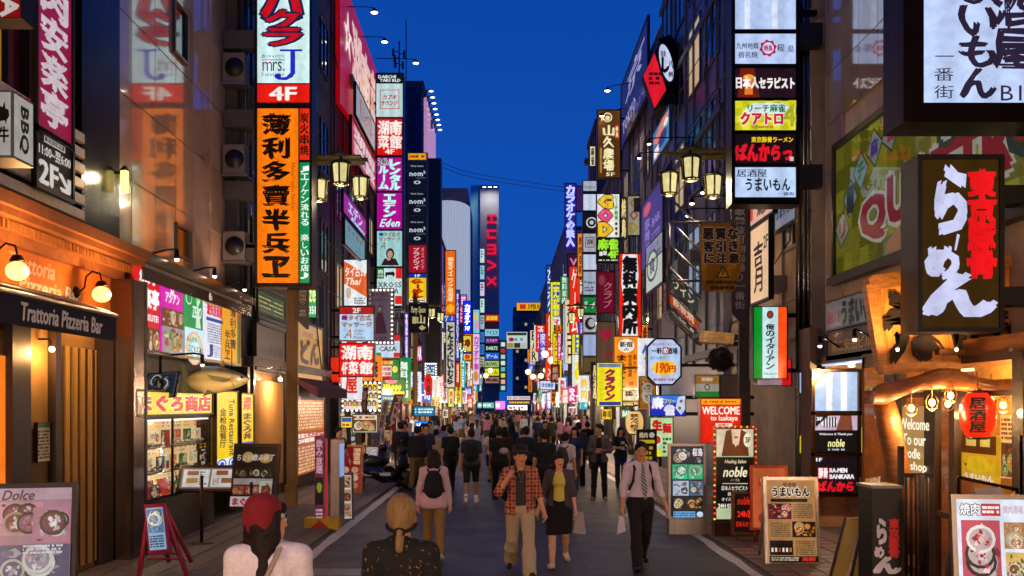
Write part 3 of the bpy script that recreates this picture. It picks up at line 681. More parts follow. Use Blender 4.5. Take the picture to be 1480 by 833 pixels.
def wface(X, x0, ya, x1, yb, canvas=(0, 0, 100, 100)):
    """face on the wall plane X between photo columns x0 < x1; ya, yb = top and bottom rows measured at x0"""
    a, b, c = onwall(x0, ya, X), onwall(x0, yb, X), onwall(x1, ya, X); tr = Vector((X, c.y, a.z))
    return Face(a, tr, b, canvas)
def wpanel(root, X, x0, ya, x1, yb, col, items=(), lit='on', th=.05, canvas=(0, 0, 100, 100), pname='panel', frame=None):
    F = wface(X, x0, ya, x1, yb, canvas); lk = LITS[lit]; p = MB(col); s = 1 if X > 0 else -1
    a = F.P(canvas[0], canvas[1]); c = F.P(canvas[2], canvas[3]); y0, y1 = sorted((a.y, c.y))
    p.box(min(X, X + s * th), max(X, X + s * th), y0, y1, c.z, a.z); pn = p.build(pname, lk[0], root)
    if frame:
        m = MB(frame[0]); w = frame[1]; x_, X_ = min(X - s * .025, X + s * th), max(X - s * .025, X + s * th)
        m.box(x_, X_, y0 - w, y1 + w, a.z, a.z + w); m.box(x_, X_, y0 - w, y1 + w, c.z - w, c.z); m.box(x_, X_, y0 - w, y0, c.z, a.z); m.box(x_, X_, y1, y1 + w, c.z, a.z); m.build('frame', 'metal', root)
    if items: draw(F, items, pn, lk[1])
    return pn
def wsign(label, X, x0, ya, x1, yb, col, items=(), lit='on', name='wall_sign', cat='sign', frame=('2a2624', .05), th=.08, group=None):
    p = onwall(x0, yb, X); root = thing(name, label, cat, (X, p.y, p.z), group); wpanel(root, X, x0, ya, x1, yb, col, items, lit, th, frame=frame); return root
LAMP = 6.0
def lamp(loc, energy, color, r=.06, parent=None, spot=None):
    L = bpy.data.lights.new('lamp_light', 'SPOT' if spot else 'POINT'); L.energy = energy * LAMP; L.color = color; L.shadow_soft_size = r
    o = bpy.data.objects.new('lamp_light', L); COL.objects.link(o); o.location = loc
    if spot: L.spot_size = spot[0]; L.spot_blend = 1; o.rotation_euler = (Vector(spot[1]) - Vector(loc)).to_track_quat('-Z', 'Y').to_euler()
    if parent is not None: o.parent = parent; o.location = Vector(loc) - parent.location
    return o

def spotlamp(label, base, head, aim=None, e=0, col=(1, .85, .7), cat='lamp', group=None, hot='fff0d8', r=.07):
    t = thing('spot_lamp', label, cat, base, group); m = MB('1a1a20'); b, h = Vector(base), Vector(head); m.tube([b, b * .25 + h * .75 + Vector((0, 0, .06)), h + Vector((0, 0, .05)), h], .018, 6); m.lathe(h, [(.03, .05), (r, -.06), (r * 1.05, -.1)], 12); m.build('arm', 'metal', t)
    m = MB(hot); m.lathe(h + Vector((0, 0, -.105)), [(r, 0), (r * .6, -.03)], 12); m.build('lens', 'bulb', t)
    if e: lamp(h + Vector((0, 0, -.16)), e, col, .05, t, spot=(1.9, aim) if aim is not None else None)
    return t
FOODP = ['6b3520', 'c8451c', 'e8b040', '3f8a2c', 'd86a30', 'f0e0b0']
FOODR = ['7a1c1c', 'd04848', 'f0a0a0', 'e8dcd0', '9c2828', '3c7a30']
# ---------------------------------------------------------------- left row
# 1. trattoria building
tr_, trw = building(-1, 3.0, 14.15, 13.5, '2a2220', 'dark timber-clad building above the orange trattoria front', X=-5.75, fin='wall')
up = MB('231a16')
for i in range(9): up.box(-5.75, -5.62, 10.0 + i * .5, 10.12 + i * .5, 4.9, 13.4)
for z in (7.4, 10.2): up.box(-5.75, -5.60, 9.6, 14.1, z, z + .14)
up.build('batten', 'woodv', tr_, kind='stuff')
mt = MB('3c3e44'); mt.box(-5.75, -5.5, 12.65, 13.9, 4.45, 13.4); mt.build('metal_cladding', 'steel', tr_)
for i in range(6):
    s = MB('e0d0bc'); z = 4.60 + i * .2; s.box(-5.5, -5.44, 9.0, 12.6, z, z + .12); s.build('slat', 'paint', tr_)
s = MB('c08a18'); s.box(-5.75, -5.5, 6.5, 10.62, 5.6, 7.1); s.build('yellow_panel', 'lit_dim', tr_)
# cornice with dentils
co = thing('cornice', 'orange lit cornice with a row of small dentils over the trattoria', 'cornice', (-5.4, 11, 4.0))
m = MB('b06a34'); m.box(-5.7, -5.15, 3, 14.15, 4.30, 4.44); m.box(-5.7, -5.22, 3, 14.12, 4.22, 4.30); m.box(-5.7, -5.42, 3, 14.1, 3.98, 4.22); m.build('moulding', 'matte', co)
m = MB('c07a3c'); 
for i in range(46): pass
d0 = None
for i in range(44):
    y = 9.7 + i * .1
    if d0 is None: q = MB('c07a3c'); q.box(-.10, 0, 0, .055, 0, .1); d0 = q.build('dentil', 'matte', co, local=True); o = d0
    else: o = d0.copy(); COL.objects.link(o)
    o.location = Vector((-5.32, y, 4.1)) - co.location
# orange fascia with painted name
fa = thing('trattoria_fascia', 'orange fascia with faded Trattoria Pizzeria Bar lettering under the dentil cornice', 'fascia', (-5.5, 11, 3.3))
m = MB('d8741c'); m.box(-5.75, -5.52, 3, 14.0, 3.2, 3.98); m.build('board', 'matte', fa)
Fz = Face((-5.518, 10.7, 3.95), (-5.518, 12.8, 3.95), (-5.518, 10.7, 3.48), (0, 0, 100, 100))
draw(Fz, [('t', 'Trattoria', 6, 4, 58, 46, 'e8b890', {'sh': .2}), ('t', 'Pizzeria', 16, 54, 66, 94, 'e8b890', {'sh': .2}), ('t', 'Bar', 71, 54, 92, 92, 'fff0e0', {'sh': .2, 'b': .05})], fa, 'paint')
# awning
aw = thing('awning', 'navy canvas awning with white Trattoria Pizzeria Bar lettering on its valance', 'awning', (-5.1, 11, 3))
m = MB('1a1a30'); 
ya, yb, zt, zb, xo = 4.0, 12.15, 3.5, 3.3, -4.85
m.add([(-5.5, ya, zt), (-5.5, yb, zt), (xo, yb, zb), (xo, ya, zb), (xo, yb, zb - .3), (xo, ya, zb - .3)], [(0, 3, 2, 1), (3, 5, 4, 2)]); m.add([(-5.5, yb, zt), (xo, yb, zb), (xo, yb, zb - .3), (-5.5, yb, zb - .1)], [(0, 1, 2, 3)])
m.add([(xo - .012, ya, zb - .3), (xo - .012, yb, zb - .3), (xo - .012, yb, zb), (xo - .012, ya, zb)], [(0, 3, 2, 1)]); m.build('canvas', 'fabric', aw)
m = MB('8a8078'); m.tube([(-5.5, ya, zt + .03), (-5.5, yb + .03, zt + .03), (xo, yb + .03, zb + .02)], .03, 8); m.tube([(xo, ya, zb + .02), (xo, yb, zb + .02)], .025, 8); m.build('rail', 'metal', aw)
Fz = Face((xo + .004, 9.7, 3.24), (xo + .004, 11.75, 3.24), (xo + .004, 9.7, 3.06), (0, 0, 100, 100))
draw(Fz, [('t', 'Trattoria Pizzeria Bar', 2, 0, 98, 100, 'f0e8e0', {'sh': .15, 'b': .04})], aw, 'paint')
# trattoria doors and wall under the awning
td = thing('trattoria_shopfront', 'ochre plaster shopfront with dark door frames under the navy awning', 'shopfront', (-5.6, 11, 0))
m = MB('8a6a38'); m.box(-5.75, -5.56, 3, 14.1, .02, 3.2); m.build('wall', 'wall', td)
for (xa, xb, c_) in ((13, 40, '2a1408'), (143, 160, '241208'), (76, 84, '2a1a0c')):
    a, b = onwall(xa, 700, -5.5), onwall(xb, 700, -5.5); m = MB(c_); m.box(-5.56, -5.46, a.y, b.y, .02, 3.15); m.build('door_post', 'woodv', td)
a, b = onwall(85, 700, -5.55), onwall(143, 700, -5.55); m = MB('b08a4c')
n = 26
for i in range(n):
    y = a.y + (b.y - a.y) * i / n; dx = .03 * math.sin(i * 1.3); m.quad((-5.53 + dx, y, .1), (-5.53 - dx * .6, y + (b.y - a.y) / n, .1), (-5.53 - dx * .6, y + (b.y - a.y) / n, 2.95), (-5.53 + dx, y, 2.95))
m.build('blind', 'fabric', td)
a, b = onwall(-60, 700, -5.54), onwall(12, 700, -5.54); m = MB('ff8020'); m.box(-5.56, -5.54, a.y, b.y, .5, 2.75); m.build('lit_window', 'lit', td)
wsign('small white notice with a green heading on the ochre trattoria wall', -5.52, 52, 612, 72, 668, 'd8d0b0', [('r', 0, 0, 100, 12, '2c7040'), ('L', 8, 18, 92, 95, 9, '303030')], 'off', 'notice', 'notice', th=.02, frame=('403020', .01))
# pilaster
pi = thing('pilaster', 'tall brushed metal pilaster between the trattoria and the tuna shop', 'pilaster', (-5.35, 13.9, 0))
m = MB('8a7468'); m.box(-5.7, -5.22, 13.62, 14.12, 0, 3.98); m.build('panel', 'steel', pi)
m = MB('302420'); m.box(-5.72, -5.21, 14.12, 14.2, 0, 4.0); m.tube([(-5.2, 13.6, 4), (-5.19, 13.58, 2.5), (-5.21, 13.62, .1)], .014, 6); m.build('cable', 'paint', pi)
# wall lamps
def wall_lamp(y, label):
    t = thing('wall_lamp', label, 'lamp', (-5.5, y, 3.62), 'goose-neck globe lamps over the awning')
    m = MB('281a10'); m.lathe((-5.5, y, 3.66), [(.075, -.02), (.08, 0), (.05, .03)], 12, axis='x'); m.tube([(-5.47, y, 3.66), (-5.40, y, 3.72), (-5.38, y, 3.86), (-5.30, y, 3.93), (-5.20, y, 3.9), (-5.18, y, 3.80)], .012, 8)
    m.lathe((-5.18, y, 3.72), [(.02, .09), (.05, .08), (.075, .03), (.08, .015)], 14); m.build('bracket', 'metal', t)
    m = MB('ffc070'); m.ball((-5.18, y, 3.63), .118, 16, 10, sc=(1, 1, .88)); g = m.build('globe', 'lit_hot', t)
    for i in range(10):
        pass
    m = MB('c08a50')
    for i in range(12): 
        q = math.pi * i / 12; m.tube([(-5.18 + .119 * math.cos(q) * math.cos(a_), y + .119 * math.sin(q) * math.cos(a_), 3.63 + .105 * math.sin(a_)) for a_ in [j * math.pi / 5 for j in range(11)]], .0025, 4, cap=False)
    m.build('ribs', 'glass', t)
    lamp((-5.02, y, 3.62), 14, (1, .50, .18), .09, t)
wall_lamp(10.33, 'near globe lamp on a curved bracket, over the first letters of the awning')
wall_lamp(12.5, 'far globe lamp on a curved bracket, over the word Bar of the awning')
t = thing('door_lamp', 'small bare bulb glowing over the trattoria door', 'lamp', (-5.3, 11.9, 2.6)); m = MB('ffd090'); m.ball(onwall(75, 505, -5.38), .035); m.build('bulb', 'bulb', t); m = MB('201810'); p = onwall(75, 505, -5.38); m.tube([p + Vector((0, 0, .03)), p + Vector((-.02, 0, .12)), p + Vector((-.16, 0, .12))], .012); m.build('bracket', 'metal', t)
lamp(p + Vector((.05, 0, -.05)), 7, (1, .52, .18), .05, t)
t = thing('wall_lantern', 'small yellow wall lantern on the metal cladding above the cornice', 'lamp', onwall(180, 262, -5.4)); p = t.location.copy(); m = MB('ffe070'); m.lathe(p, [(.06, -.16), (.06, .14)], 8); m.build('glass', 'lit_hot', t); m = MB('2a2018'); m.lathe(p + Vector((0, 0, .14)), [(.08, 0), (.02, .08)], 8); m.box(p.x - .1, p.x, p.y - .02, p.y + .02, p.z + .1, p.z + .14); m.build('cap', 'metal', t); lamp(p + Vector((.2, -.2, 0)), 4, (1, .7, .35), .06, t)
# banners on the dark upper wall
wsign('tall crimson banner with white characters 安楽亭 on the dark timber wall', -5.3, 53, -110, 103, 183, 'a81848', [('v', '焼肉安楽亭', 14, 2, 86, 96, 'f4e4ec', {'b': .05})], 'dim', 'banner', 'banner', th=.04)
wsign('black board reading 11:00 to 6:00 and 2F below the crimson banner', -5.3, 53, 186, 103, 265, '1c1414', [('o', 20, 3, 80, 16, 'e8e0d8', 2), ('t', '定休日無休', 26, 5, 74, 14, 'e8e0d8', {'b': 0}), ('t', '11:00~翌6:00', 5, 22, 96, 42, 'f0e8e0', {'b': .03}), ('t', '2F', 6, 52, 58, 94, 'f4ece4', {'b': .04}), ('t', '↘', 62, 60, 94, 92, 'f4ece4', {'b': .05})], 'dim', 'board', 'sign', th=.04)
# BBQ box
bb = thing('box_sign', 'white lantern-like box sign with a bull and BBQ on its side', 'sign', (-4.3, 8.2, 4.3))
Yb = 8.0; xa, xb = px(-40, Yb), px(18, Yb); za, zb = pz(228, Yb), pz(130, Yb); m = MB('5a5654'); m.box(xa, xb, Yb + .01, Yb + .36, za, zb); m.build('casing', 'paint', bb)
m = MB('c4bfb8'); m.quad((xa + .02, Yb, za + .02), (xb - .015, Yb, za + .02), (xb - .015, Yb, zb - .02), (xa + .02, Yb, zb - .02)); pn = m.build('front_panel', 'lit_dim', bb)
F_ = Face((xa + .02, Yb - .002, zb - .02), (xb - .02, Yb - .002, zb - .02), (xa + .02, Yb - .002, za + .02), (0, 0, 100, 100)); draw(F_, [('t', '牛', 70, 55, 97, 80, '181410', {'b': .05}), ('p', [(66, 30), (74, 22), (80, 24), (86, 14), (88, 26), (97, 28), (99, 38), (92, 44), (90, 52), (86, 45), (74, 46), (70, 52), (66, 44)], '181410')], pn, 'ink_dim')
F_ = Face((xb + .004, Yb + .02, zb - .02), (xb + .004, Yb + .34, zb - .02), (xb + .004, Yb + .02, za + .02), (0, 0, 100, 100)); m = MB('c4bfb8'); m.quad(F_.P(0, 100), F_.P(100, 100), F_.P(100, 0), F_.P(0, 0)); pn = m.build('side_panel', 'lit_dim', bb)
draw(F_, [('t', 'BBQ', 28, 14, 74, 88, '181410', {'rot': 1, 'b': .05})], pn, 'ink_dim')
sign('red sign with a white letter A at the top edge of the street', (-40, -30, 32, 27), 8.3, [((-40, -30, 32, 27), 'a01418', [('t', 'A', 2, -4, 26, 24, 'f4e8e0', {'rot': 1, 'b': .05})])], lit='dim')

# 2. polished stone-clad building
XP = -5.84
pb_, pw = building(-1, 14.2, 20.4, 17.5, '8f7c6c', 'tall building clad in polished stone panels that mirror the orange sign', X=XP - .03, fin='wall', seed=-1)
cols_ = [14.2 + 1.03 * i for i in range(7)]; rows_ = [4.45 + 1.27 * i for i in range(11)]
pan0 = {}
for i in range(6):
    for j in range(10):
        m = MB('c8a88c' if (i + j) % 3 else 'bc9c80'); c_ = (0, cols_[i] + .012, rows_[j] + .012)
        hole = (i == 3 and j in (3, 7)) 
        if hole:
            m.box(0, .03, 0, .3, 0, 1.246); m.box(0, .03, .3, 1.006, 0, .35); m.box(0, .03, .75, 1.006, .35, 1.246); m.box(0, .03, .3, .75, 1.1, 1.246)
        else: m.box(0, .03, 0, 1.006, 0, 1.246)
        o = m.build('panel', 'polished', pw, local=True); o.location = Vector((XP - .03, c_[1], c_[2])) - pb_.location
for (xa, xb, ya, yb) in ((250, 267, 2, 72), (253, 272, 326, 366)):
    p, q = onwall(xa, ya, XP), onwall(xb, yb, XP); m = MB('0a0a0c'); zt = p.z; zb = pz(yb, p.y); m.box(XP - .02, XP + .004, p.y, q.y, zb, zt); w_ = m.build('window', 'gloss', pb_)
    m = MB('6a5c50'); m.box(XP, XP + .06, p.y - .05, p.y, zb - .05, zt + .05); m.box(XP, XP + .06, q.y, q.y + .05, zb - .05, zt + .05); m.box(XP, XP + .06, p.y, q.y, zt, zt + .05); m.box(XP, XP + .06, p.y, q.y, zb - .05, zb); m.build('frame', 'metal', w_)
m = MB('8a7464'); m.box(XP, -5.2, 14.2, 20.4, 4.30, 4.44); m.box(XP, -5.3, 14.2, 20.4, 4.44, 4.5); m.box(XP, -5.28, 14.22, 20.38, 4.05, 4.30, '6a5444'); m.build('canopy', 'steel', pb_)
for y in (15.2, 17.2, 19.2): spotlamp(f"small uplight on the steel canopy, {'near' if y < 16 else 'middle' if y < 18 else 'far'} of three", (-5.75, y, 4.52), (-5.12, y, 4.6), (XP, y + .8, 7.5), 22, (1, .62, .42), group='uplights on the canopy', r=.04)  # uplights added to brighten the stone wall
# row of five floor-guide panels
fg = thing('floor_guide', 'row of five bright tenant panels under the steel canopy above the tuna', 'sign', (-5.3, 16.5, 3.1))
m = MB('b8a894'); a, b = onwall(192, 0, -5.3).y, onwall(347, 0, -5.3).y
zt, zb = 4.0, 3.03
zt = 4.24
m.box(-5.42, -5.27, a, b, zt, zt + .05); m.box(-5.42, -5.27, a, b, zb - .05, zb); m.box(-5.42, -5.29, b, b + .06, zb - .05, zt + .05); m.box(-5.5, -5.36, a, b, zb, zt, '2a2624'); m.build('frame', 'metal', fg)
def guide(x0, x1, col, items, seed=0):
    a, b = onwall(x0, 0, -5.31).y, onwall(x1, 0, -5.31).y; m = MB(col); m.box(-5.35, -5.31, a, b, zb, zt); pn = m.build('panel', 'lit', fg)
    draw(Face((-5.31, a, zt), (-5.31, b, zt), (-5.31, a, zb), (0, 0, 100, 100)), items, pn, 'ink')
guide(194, 230, 'd80818', [('t', '焼肉', 20, 4, 80, 18, 'ffffff', {'b': .05}), ('t', '安楽亭', 3, 24, 97, 48, 'ffffff', {'b': .06}), ('t', 'ANRAKUTEI', 6, 56, 94, 64, 'ffffff', {'b': .03}), ('r', 0, 72, 100, 100, '101018'), ('L', 6, 75, 46, 98, 6, 'e0e0e8'), ('F', 52, 72, 100, 100, 5, FOODP, 3)])
guide(232, 264, 'd814a8', [('t', 'A', 40, 6, 62, 26, 'ffffff', {'b': 0}), ('t', 'アジアン', 20, 20, 84, 34, 'ffffff', {'b': .04, 'sh': .2}), ('F', 0, 42, 100, 66, 4, FOODP, 7), ('F', 0, 66, 100, 100, 2, ['8a8a90', 'c8451c', 'e8b040', '5fb02c', 'f0d080'], 12)])
guide(266, 293, '18904a', [('c', 24, 18, 16, 10, 'd8f0e0'), ('c', 24, 18, 13, 8, '18904a'), ('t', 'ZERO', 40, 28, 90, 44, 'e8fff0', {'sh': .2}), ('p', [(60, 12), (74, 8), (84, 14), (80, 22), (72, 26), (86, 58), (58, 58), (66, 26)], 'd8e8d0'), ('p', [(58, 8), (76, 4), (86, 14), (76, 18), (64, 20)], '90d048'), ('r', 0, 60, 100, 100, 'c4e8f0'), ('X', lambda F, r, e, b, nx: [e(b, 50, 88, 46 - i * 6, 24 - i * 3, c, nx()) for i, c in enumerate(['e8a0b0', 'f0d080', 'a8e0a0', '90c8f0', 'd8f0f8'])]), ('t', 'みんなの', 6, 72, 60, 80, '806040'), ('t', 'こどもカフェ', 14, 84, 94, 93, '604838', {'b': .04})])
guide(295, 319, 'e4e4f4', [('F', 0, 0, 100, 18, 5, ['c09060', 'f0c8a8', 'c04030', '301c18', 'e8b8a0'], 9), ('t', '激安居酒屋', 4, 18, 96, 34, 'd01830', {'b': .06}), ('r', 0, 38, 100, 43, '283c98'), ('L', 6, 46, 94, 76, 8, '5a6480'), ('t', 'J', 6, 78, 34, 97, '182c80', {'b': .04}), ('L', 44, 78, 94, 97, 6, '8088a0')])
guide(321, 344, 'e8a008', [('v', '薄利多賣', 48, 10, 84, 78, '2a1408', {'brush': .03}), ('v', '半兵ヱ', 14, 48, 46, 96, '2a1408', {'brush': .03}), ('r', 90, 0, 100, 30, 'c02810'), ('r', 90, 30, 100, 100, '108050')])
# tuna shop
ts = thing('tuna_shop', 'open fish restaurant front with yellow signboards and a lit food showcase', 'shopfront', (-5.4, 16.5, 0))
m = MB('14100e'); m.box(-5.84, -5.80, 14.2, 20.3, 0, 3.0); m.box(-5.8, -5.3, 20.1, 20.3, 0, 3.0); m.build('wall', 'paint', ts)
m = MB('3a2a1c'); m.box(-5.8, -5.32, 14.2, 17.83, 0, .74); m.build('plinth', 'wood', ts)
# showcase
y0, y1, z0, z1 = 14.22, 17.75, .74, 1.98
m = MB('e8c088'); m.box(-5.64, -5.62, y0, y1, z0, z1); bp = m.build('back_panel', 'lit', ts)  # panel glows by itself to brighten the showcase
bi = []
for r_ in range(3):
    for c_ in range(7): x_ = 2 + c_ * 14; y_ = 3 + r_ * 33; bi.append(('F', x_, y_ + 12, x_ + 12, y_ + 28, 2, [['c83020', '2c5a20', 'e8d0a0', '20202c'][(r_ + c_) % 4], 'e85828', 'f0c050', '4c9030', 'f0a090', 'f4ecd8'], r_ * 7 + c_)); bi.append(('L', x_, y_, x_ + 12, y_ + 9, 2, ['b02018', '302018', 'd8a020'][(r_ * 2 + c_) % 3]))
draw(Face((-5.617, y0, z1), (-5.617, y1, z1), (-5.617, y0, z0), (0, 0, 100, 100)), bi, bp, 'ink', 'poster')
m = MB('2c2018')
for (a, b, c, d) in ((y0, y1, z1, z1 + .08), (y0, y1, z0 - .03, z0), (y1, y1 + .08, z0, z1 + .08)): m.box(-5.8, -5.3, a, b, c, d)
m.box(-5.33, -5.3, 15.55, 15.6, z0, z1); m.build('case_frame', 'metal', ts)
for k, z in enumerate((.76, 1.13, 1.52)):
    m = MB('9aa0a0'); m.box(-5.61, -5.36, y0, y1, z, z + .015); sh = m.build('shelf', 'gloss', ts)
    rd = random.Random(k + 3)
    y = y0 + .05
    while y < y1 - .1:
        kind = rd.choice(['bottle', 'bottle', 'bowl', 'card', 'plate']) if k else rd.choice(['bottle', 'bottle', 'card'])
        if k == 2 and y > 15.7: kind = 'plate'
        if kind == 'bottle':
            c_ = rd.choice(['2c5a20', '5a3010', 'b8c8a8', '184818', 'd8d0b0', '6a4818']); m = MB(c_); m.lathe((-5.5, y, z + .016), [(.035, 0), (.036, .14), (.015, .2), (.014, .25)], 8); m.box(-5.462, -5.46, y - .022, y + .022, z + .05, z + .11, 'f0e8d0'); m.build('bottle', 'gloss', sh); y += .085
        elif kind == 'card':
            m = MB(rd.choice(['c83020', 'f0e8d8', 'e8c040', 'd84040'])); a = y; b = y + .2; m.box(-5.46, -5.45, a, b, z + .02, z + .27); m.box(-5.45, -5.448, a + .03, b - .03, z + .05, z + .17, rd.choice(['d86040', 'e8a080', 'a83020'])); m.build('menu_card', 'lit_dim', sh); y += .22
        else:
            m = MB('2a2a34' if kind == 'bowl' else 'e8e8e8'); R = .1; m.lathe((-5.52, y + .08, z + .02), [(.04, 0), (R, .04), (R * .92, .045)], 12)
            for q in range(8):
                a = rd.uniform(0, 6.28); m.ball((-5.52 + .05 * math.cos(a), y + .08 + .05 * math.sin(a), z + .065), .028, 6, 4, rd.choice(['c83818', 'e8a040', 'f0d8c0', '4c9030', 'd85848']))
            m.build('dish', 'gloss', sh); y += .24
m = MB('fff0d0'); m.box(-5.7, -5.4, y0, y1, z1 - .03, z1 - .01); m.build('strip_light', 'lit_hot', ts)
for z in (1.1, 1.48, 1.92): lamp((-5.42, 15.6, z), 1.6, (1, .85, .6), .04, ts)
m = MB('ffffff'); m.quad((-5.31, y0, z0), (-5.31, y1, z0), (-5.31, y1, z1), (-5.31, y0, z1)); m.build('glass', 'glass', ts)
# yellow boards
def yb(xa, ya, xb, yb_, col, items, X=-5.24): return wpanel(ts, X, xa, ya, xb, yb_, col, items, 'on', .06, frame=('3a2c10', .03), pname='signboard')
yb(196, 566, 306, 600, 'f0c414', [('t', 'まぐろ商店', 3, 12, 97, 88, 'd01010', {'out': 'fff0c0', 'b': .07, 'ow': .03})])
yb(312, 566, 343, 700, 'f0c818', [('t', 'Tuna Restaurant', 60, 8, 84, 72, '201808', {'rot': 1}), ('v', '金枪鱼餐厅', 16, 18, 46, 62, '201808'), ('r', 0, 74, 100, 100, 'e8f0f8'), ('X', lambda F, r, e, b, nx: [e(b, x, 80 + 7 * k, 22 - q * 6, 6 - q * 1.6, c, nx(), 12) for k in range(3) for x in (24, 74) for q, c in enumerate(['1848a0', 'e8f0f8', '1848a0'])])])
yb(348, 570, 366, 660, 'f0c418', [('v', '濃厚', 20, 4, 80, 26, 'c81010', {'b': .05}), ('v', 'まぐろ丼', 20, 30, 80, 74, '181008', {'b': .05, 'brush': .02}), ('r', 0, 78, 100, 100, '2858b0')])
spotlamp('tiny spotlight aimed at the hanging tuna model', (-5.3, 15.4, 3.0), (-4.75, 15.3, 2.95), (-5.0, 16.6, 2.6), 16, (1, .8, .5), r=.03)  # spotlight added to light up the tuna
# hanging tuna
Yt = 16.6; tu = thing('tuna_model', 'big silver tuna model hanging over the fish restaurant, head toward the street', 'fish model', at(312, 568, Yt))
L0, L1 = px(262, Yt), px(362, Yt); zc = pz(549, Yt); n = 15; m = MB('9a9078'); prof = []
for i in range(n + 1):
    t = i / n; r = .215 * (math.sin(math.pi * t ** .72) ** .75) * (1 if t > .1 else 1) + .012; prof.append((t, r))
vs = []; N = 16
for t, r in prof:
    for j in range(N):
        q = 2 * math.pi * j / N; vs.append((L1 - (1 - t) * 0 - (L1 - L0) * (1 - t) , Yt + r * .62 * math.cos(q) + (1 - t) * .25, zc + r * 1.05 * math.sin(q)))
cols3 = []
fs = [(i * N + j, i * N + (j + 1) % N, (i + 1) * N + (j + 1) % N, (i + 1) * N + j) for i in range(n) for j in range(N)]
o_ = len(m.v); m.add(vs, fs, '9a9078', True); m.c = [C('4a4438') if (k % N) in (2, 3, 4, 5, 6) else C('b89c60') if (k % N) in (0, 1, 7, 8) else C('d8bc80') for k in range(len(vs))]
body = m.build('body', 'gloss', tu)
def fin(pts, nm='fin', y=Yt): m = MB('6a6048'); m.prism([(px(a, Yt), y, pz(b, Yt)) for a, b in pts], (0, .02, 0)); m.build(nm, 'gloss', tu)
fin([(266, 552), (262, 530), (254, 520), (259, 546), (256, 572), (264, 560)], 'tail', Yt + .24); fin([(318, 530), (322, 520), (326, 529)]); fin([(292, 534), (286, 524), (300, 531)]); fin([(300, 563), (292, 574), (309, 567)]); fin([(334, 547), (302, 542), (310, 549), (326, 552)], 'pectoral_fin', Yt - .14)
for k in range(6): fin([(270 + k * 4, 544 - k), (268 + k * 4, 539 - k * 1.2), (273 + k * 4, 543 - k)], 'finlet', Yt + .15)
m = MB('101010'); m.ball((px(351, Yt), Yt - .085, pz(546, Yt)), .022); m.build('eye', 'gloss', tu); m = MB('181818')
for x in (290, 335): m.tube([at(x, 535, Yt), at(x, 505, Yt)], .008, 5)
m.build('cable', 'metal', tu, kind='stuff'); m = MB('2a241c'); m.tube([at(361, 551, Yt) + Vector((0, -.05, 0)), at(352, 554, Yt) + Vector((0, -.1, 0))], .005, 4); m.tube([at(341, 533, Yt) + Vector((0, -.08, 0)), at(336, 548, Yt) + Vector((0, -.145, 0)), at(341, 562, Yt) + Vector((0, -.07, 0))], .005, 4); m.build('gill_line', 'paint', tu)
# monitor
mo = thing('monitor', 'flat monitor hung at a tilt above the yellow まぐろ商店 board', 'monitor', at(231, 580, 15.6)); m = MB('16161a')
u_ = (at(256, 538, 15.4) - at(210, 542, 15.7)); o1 = at(214, 540, 15.7); dn = at(206, 578, 15.4) - o1
m.prism([o1, o1 + u_, o1 + u_ + dn, o1 + dn], (0, .07, .0)); m.build('casing', 'gloss', mo)
F_ = Face(o1 + u_ * .05 + dn * .06, o1 + u_ * .95 + dn * .06, o1 + u_ * .05 + dn * .92, (0, 0, 100, 100)); F_.o = F_.o + F_.n * .004
m = MB('3a4454'); m.quad(F_.P(0, 100), F_.P(100, 100), F_.P(100, 0), F_.P(0, 0)); pn = m.build('screen', 'lit', mo); draw(F_, [('F', 4, 4, 96, 96, 7, ['283040', '6a7484', '98886a', '404a60', '20242c'], 4)], pn, 'ink_dim', 'picture')
m = MB('202024'); m.tube([at(232, 540, 15.7), at(232, 505, 15.9)], .025, 6); m.build('bracket', 'metal', mo)

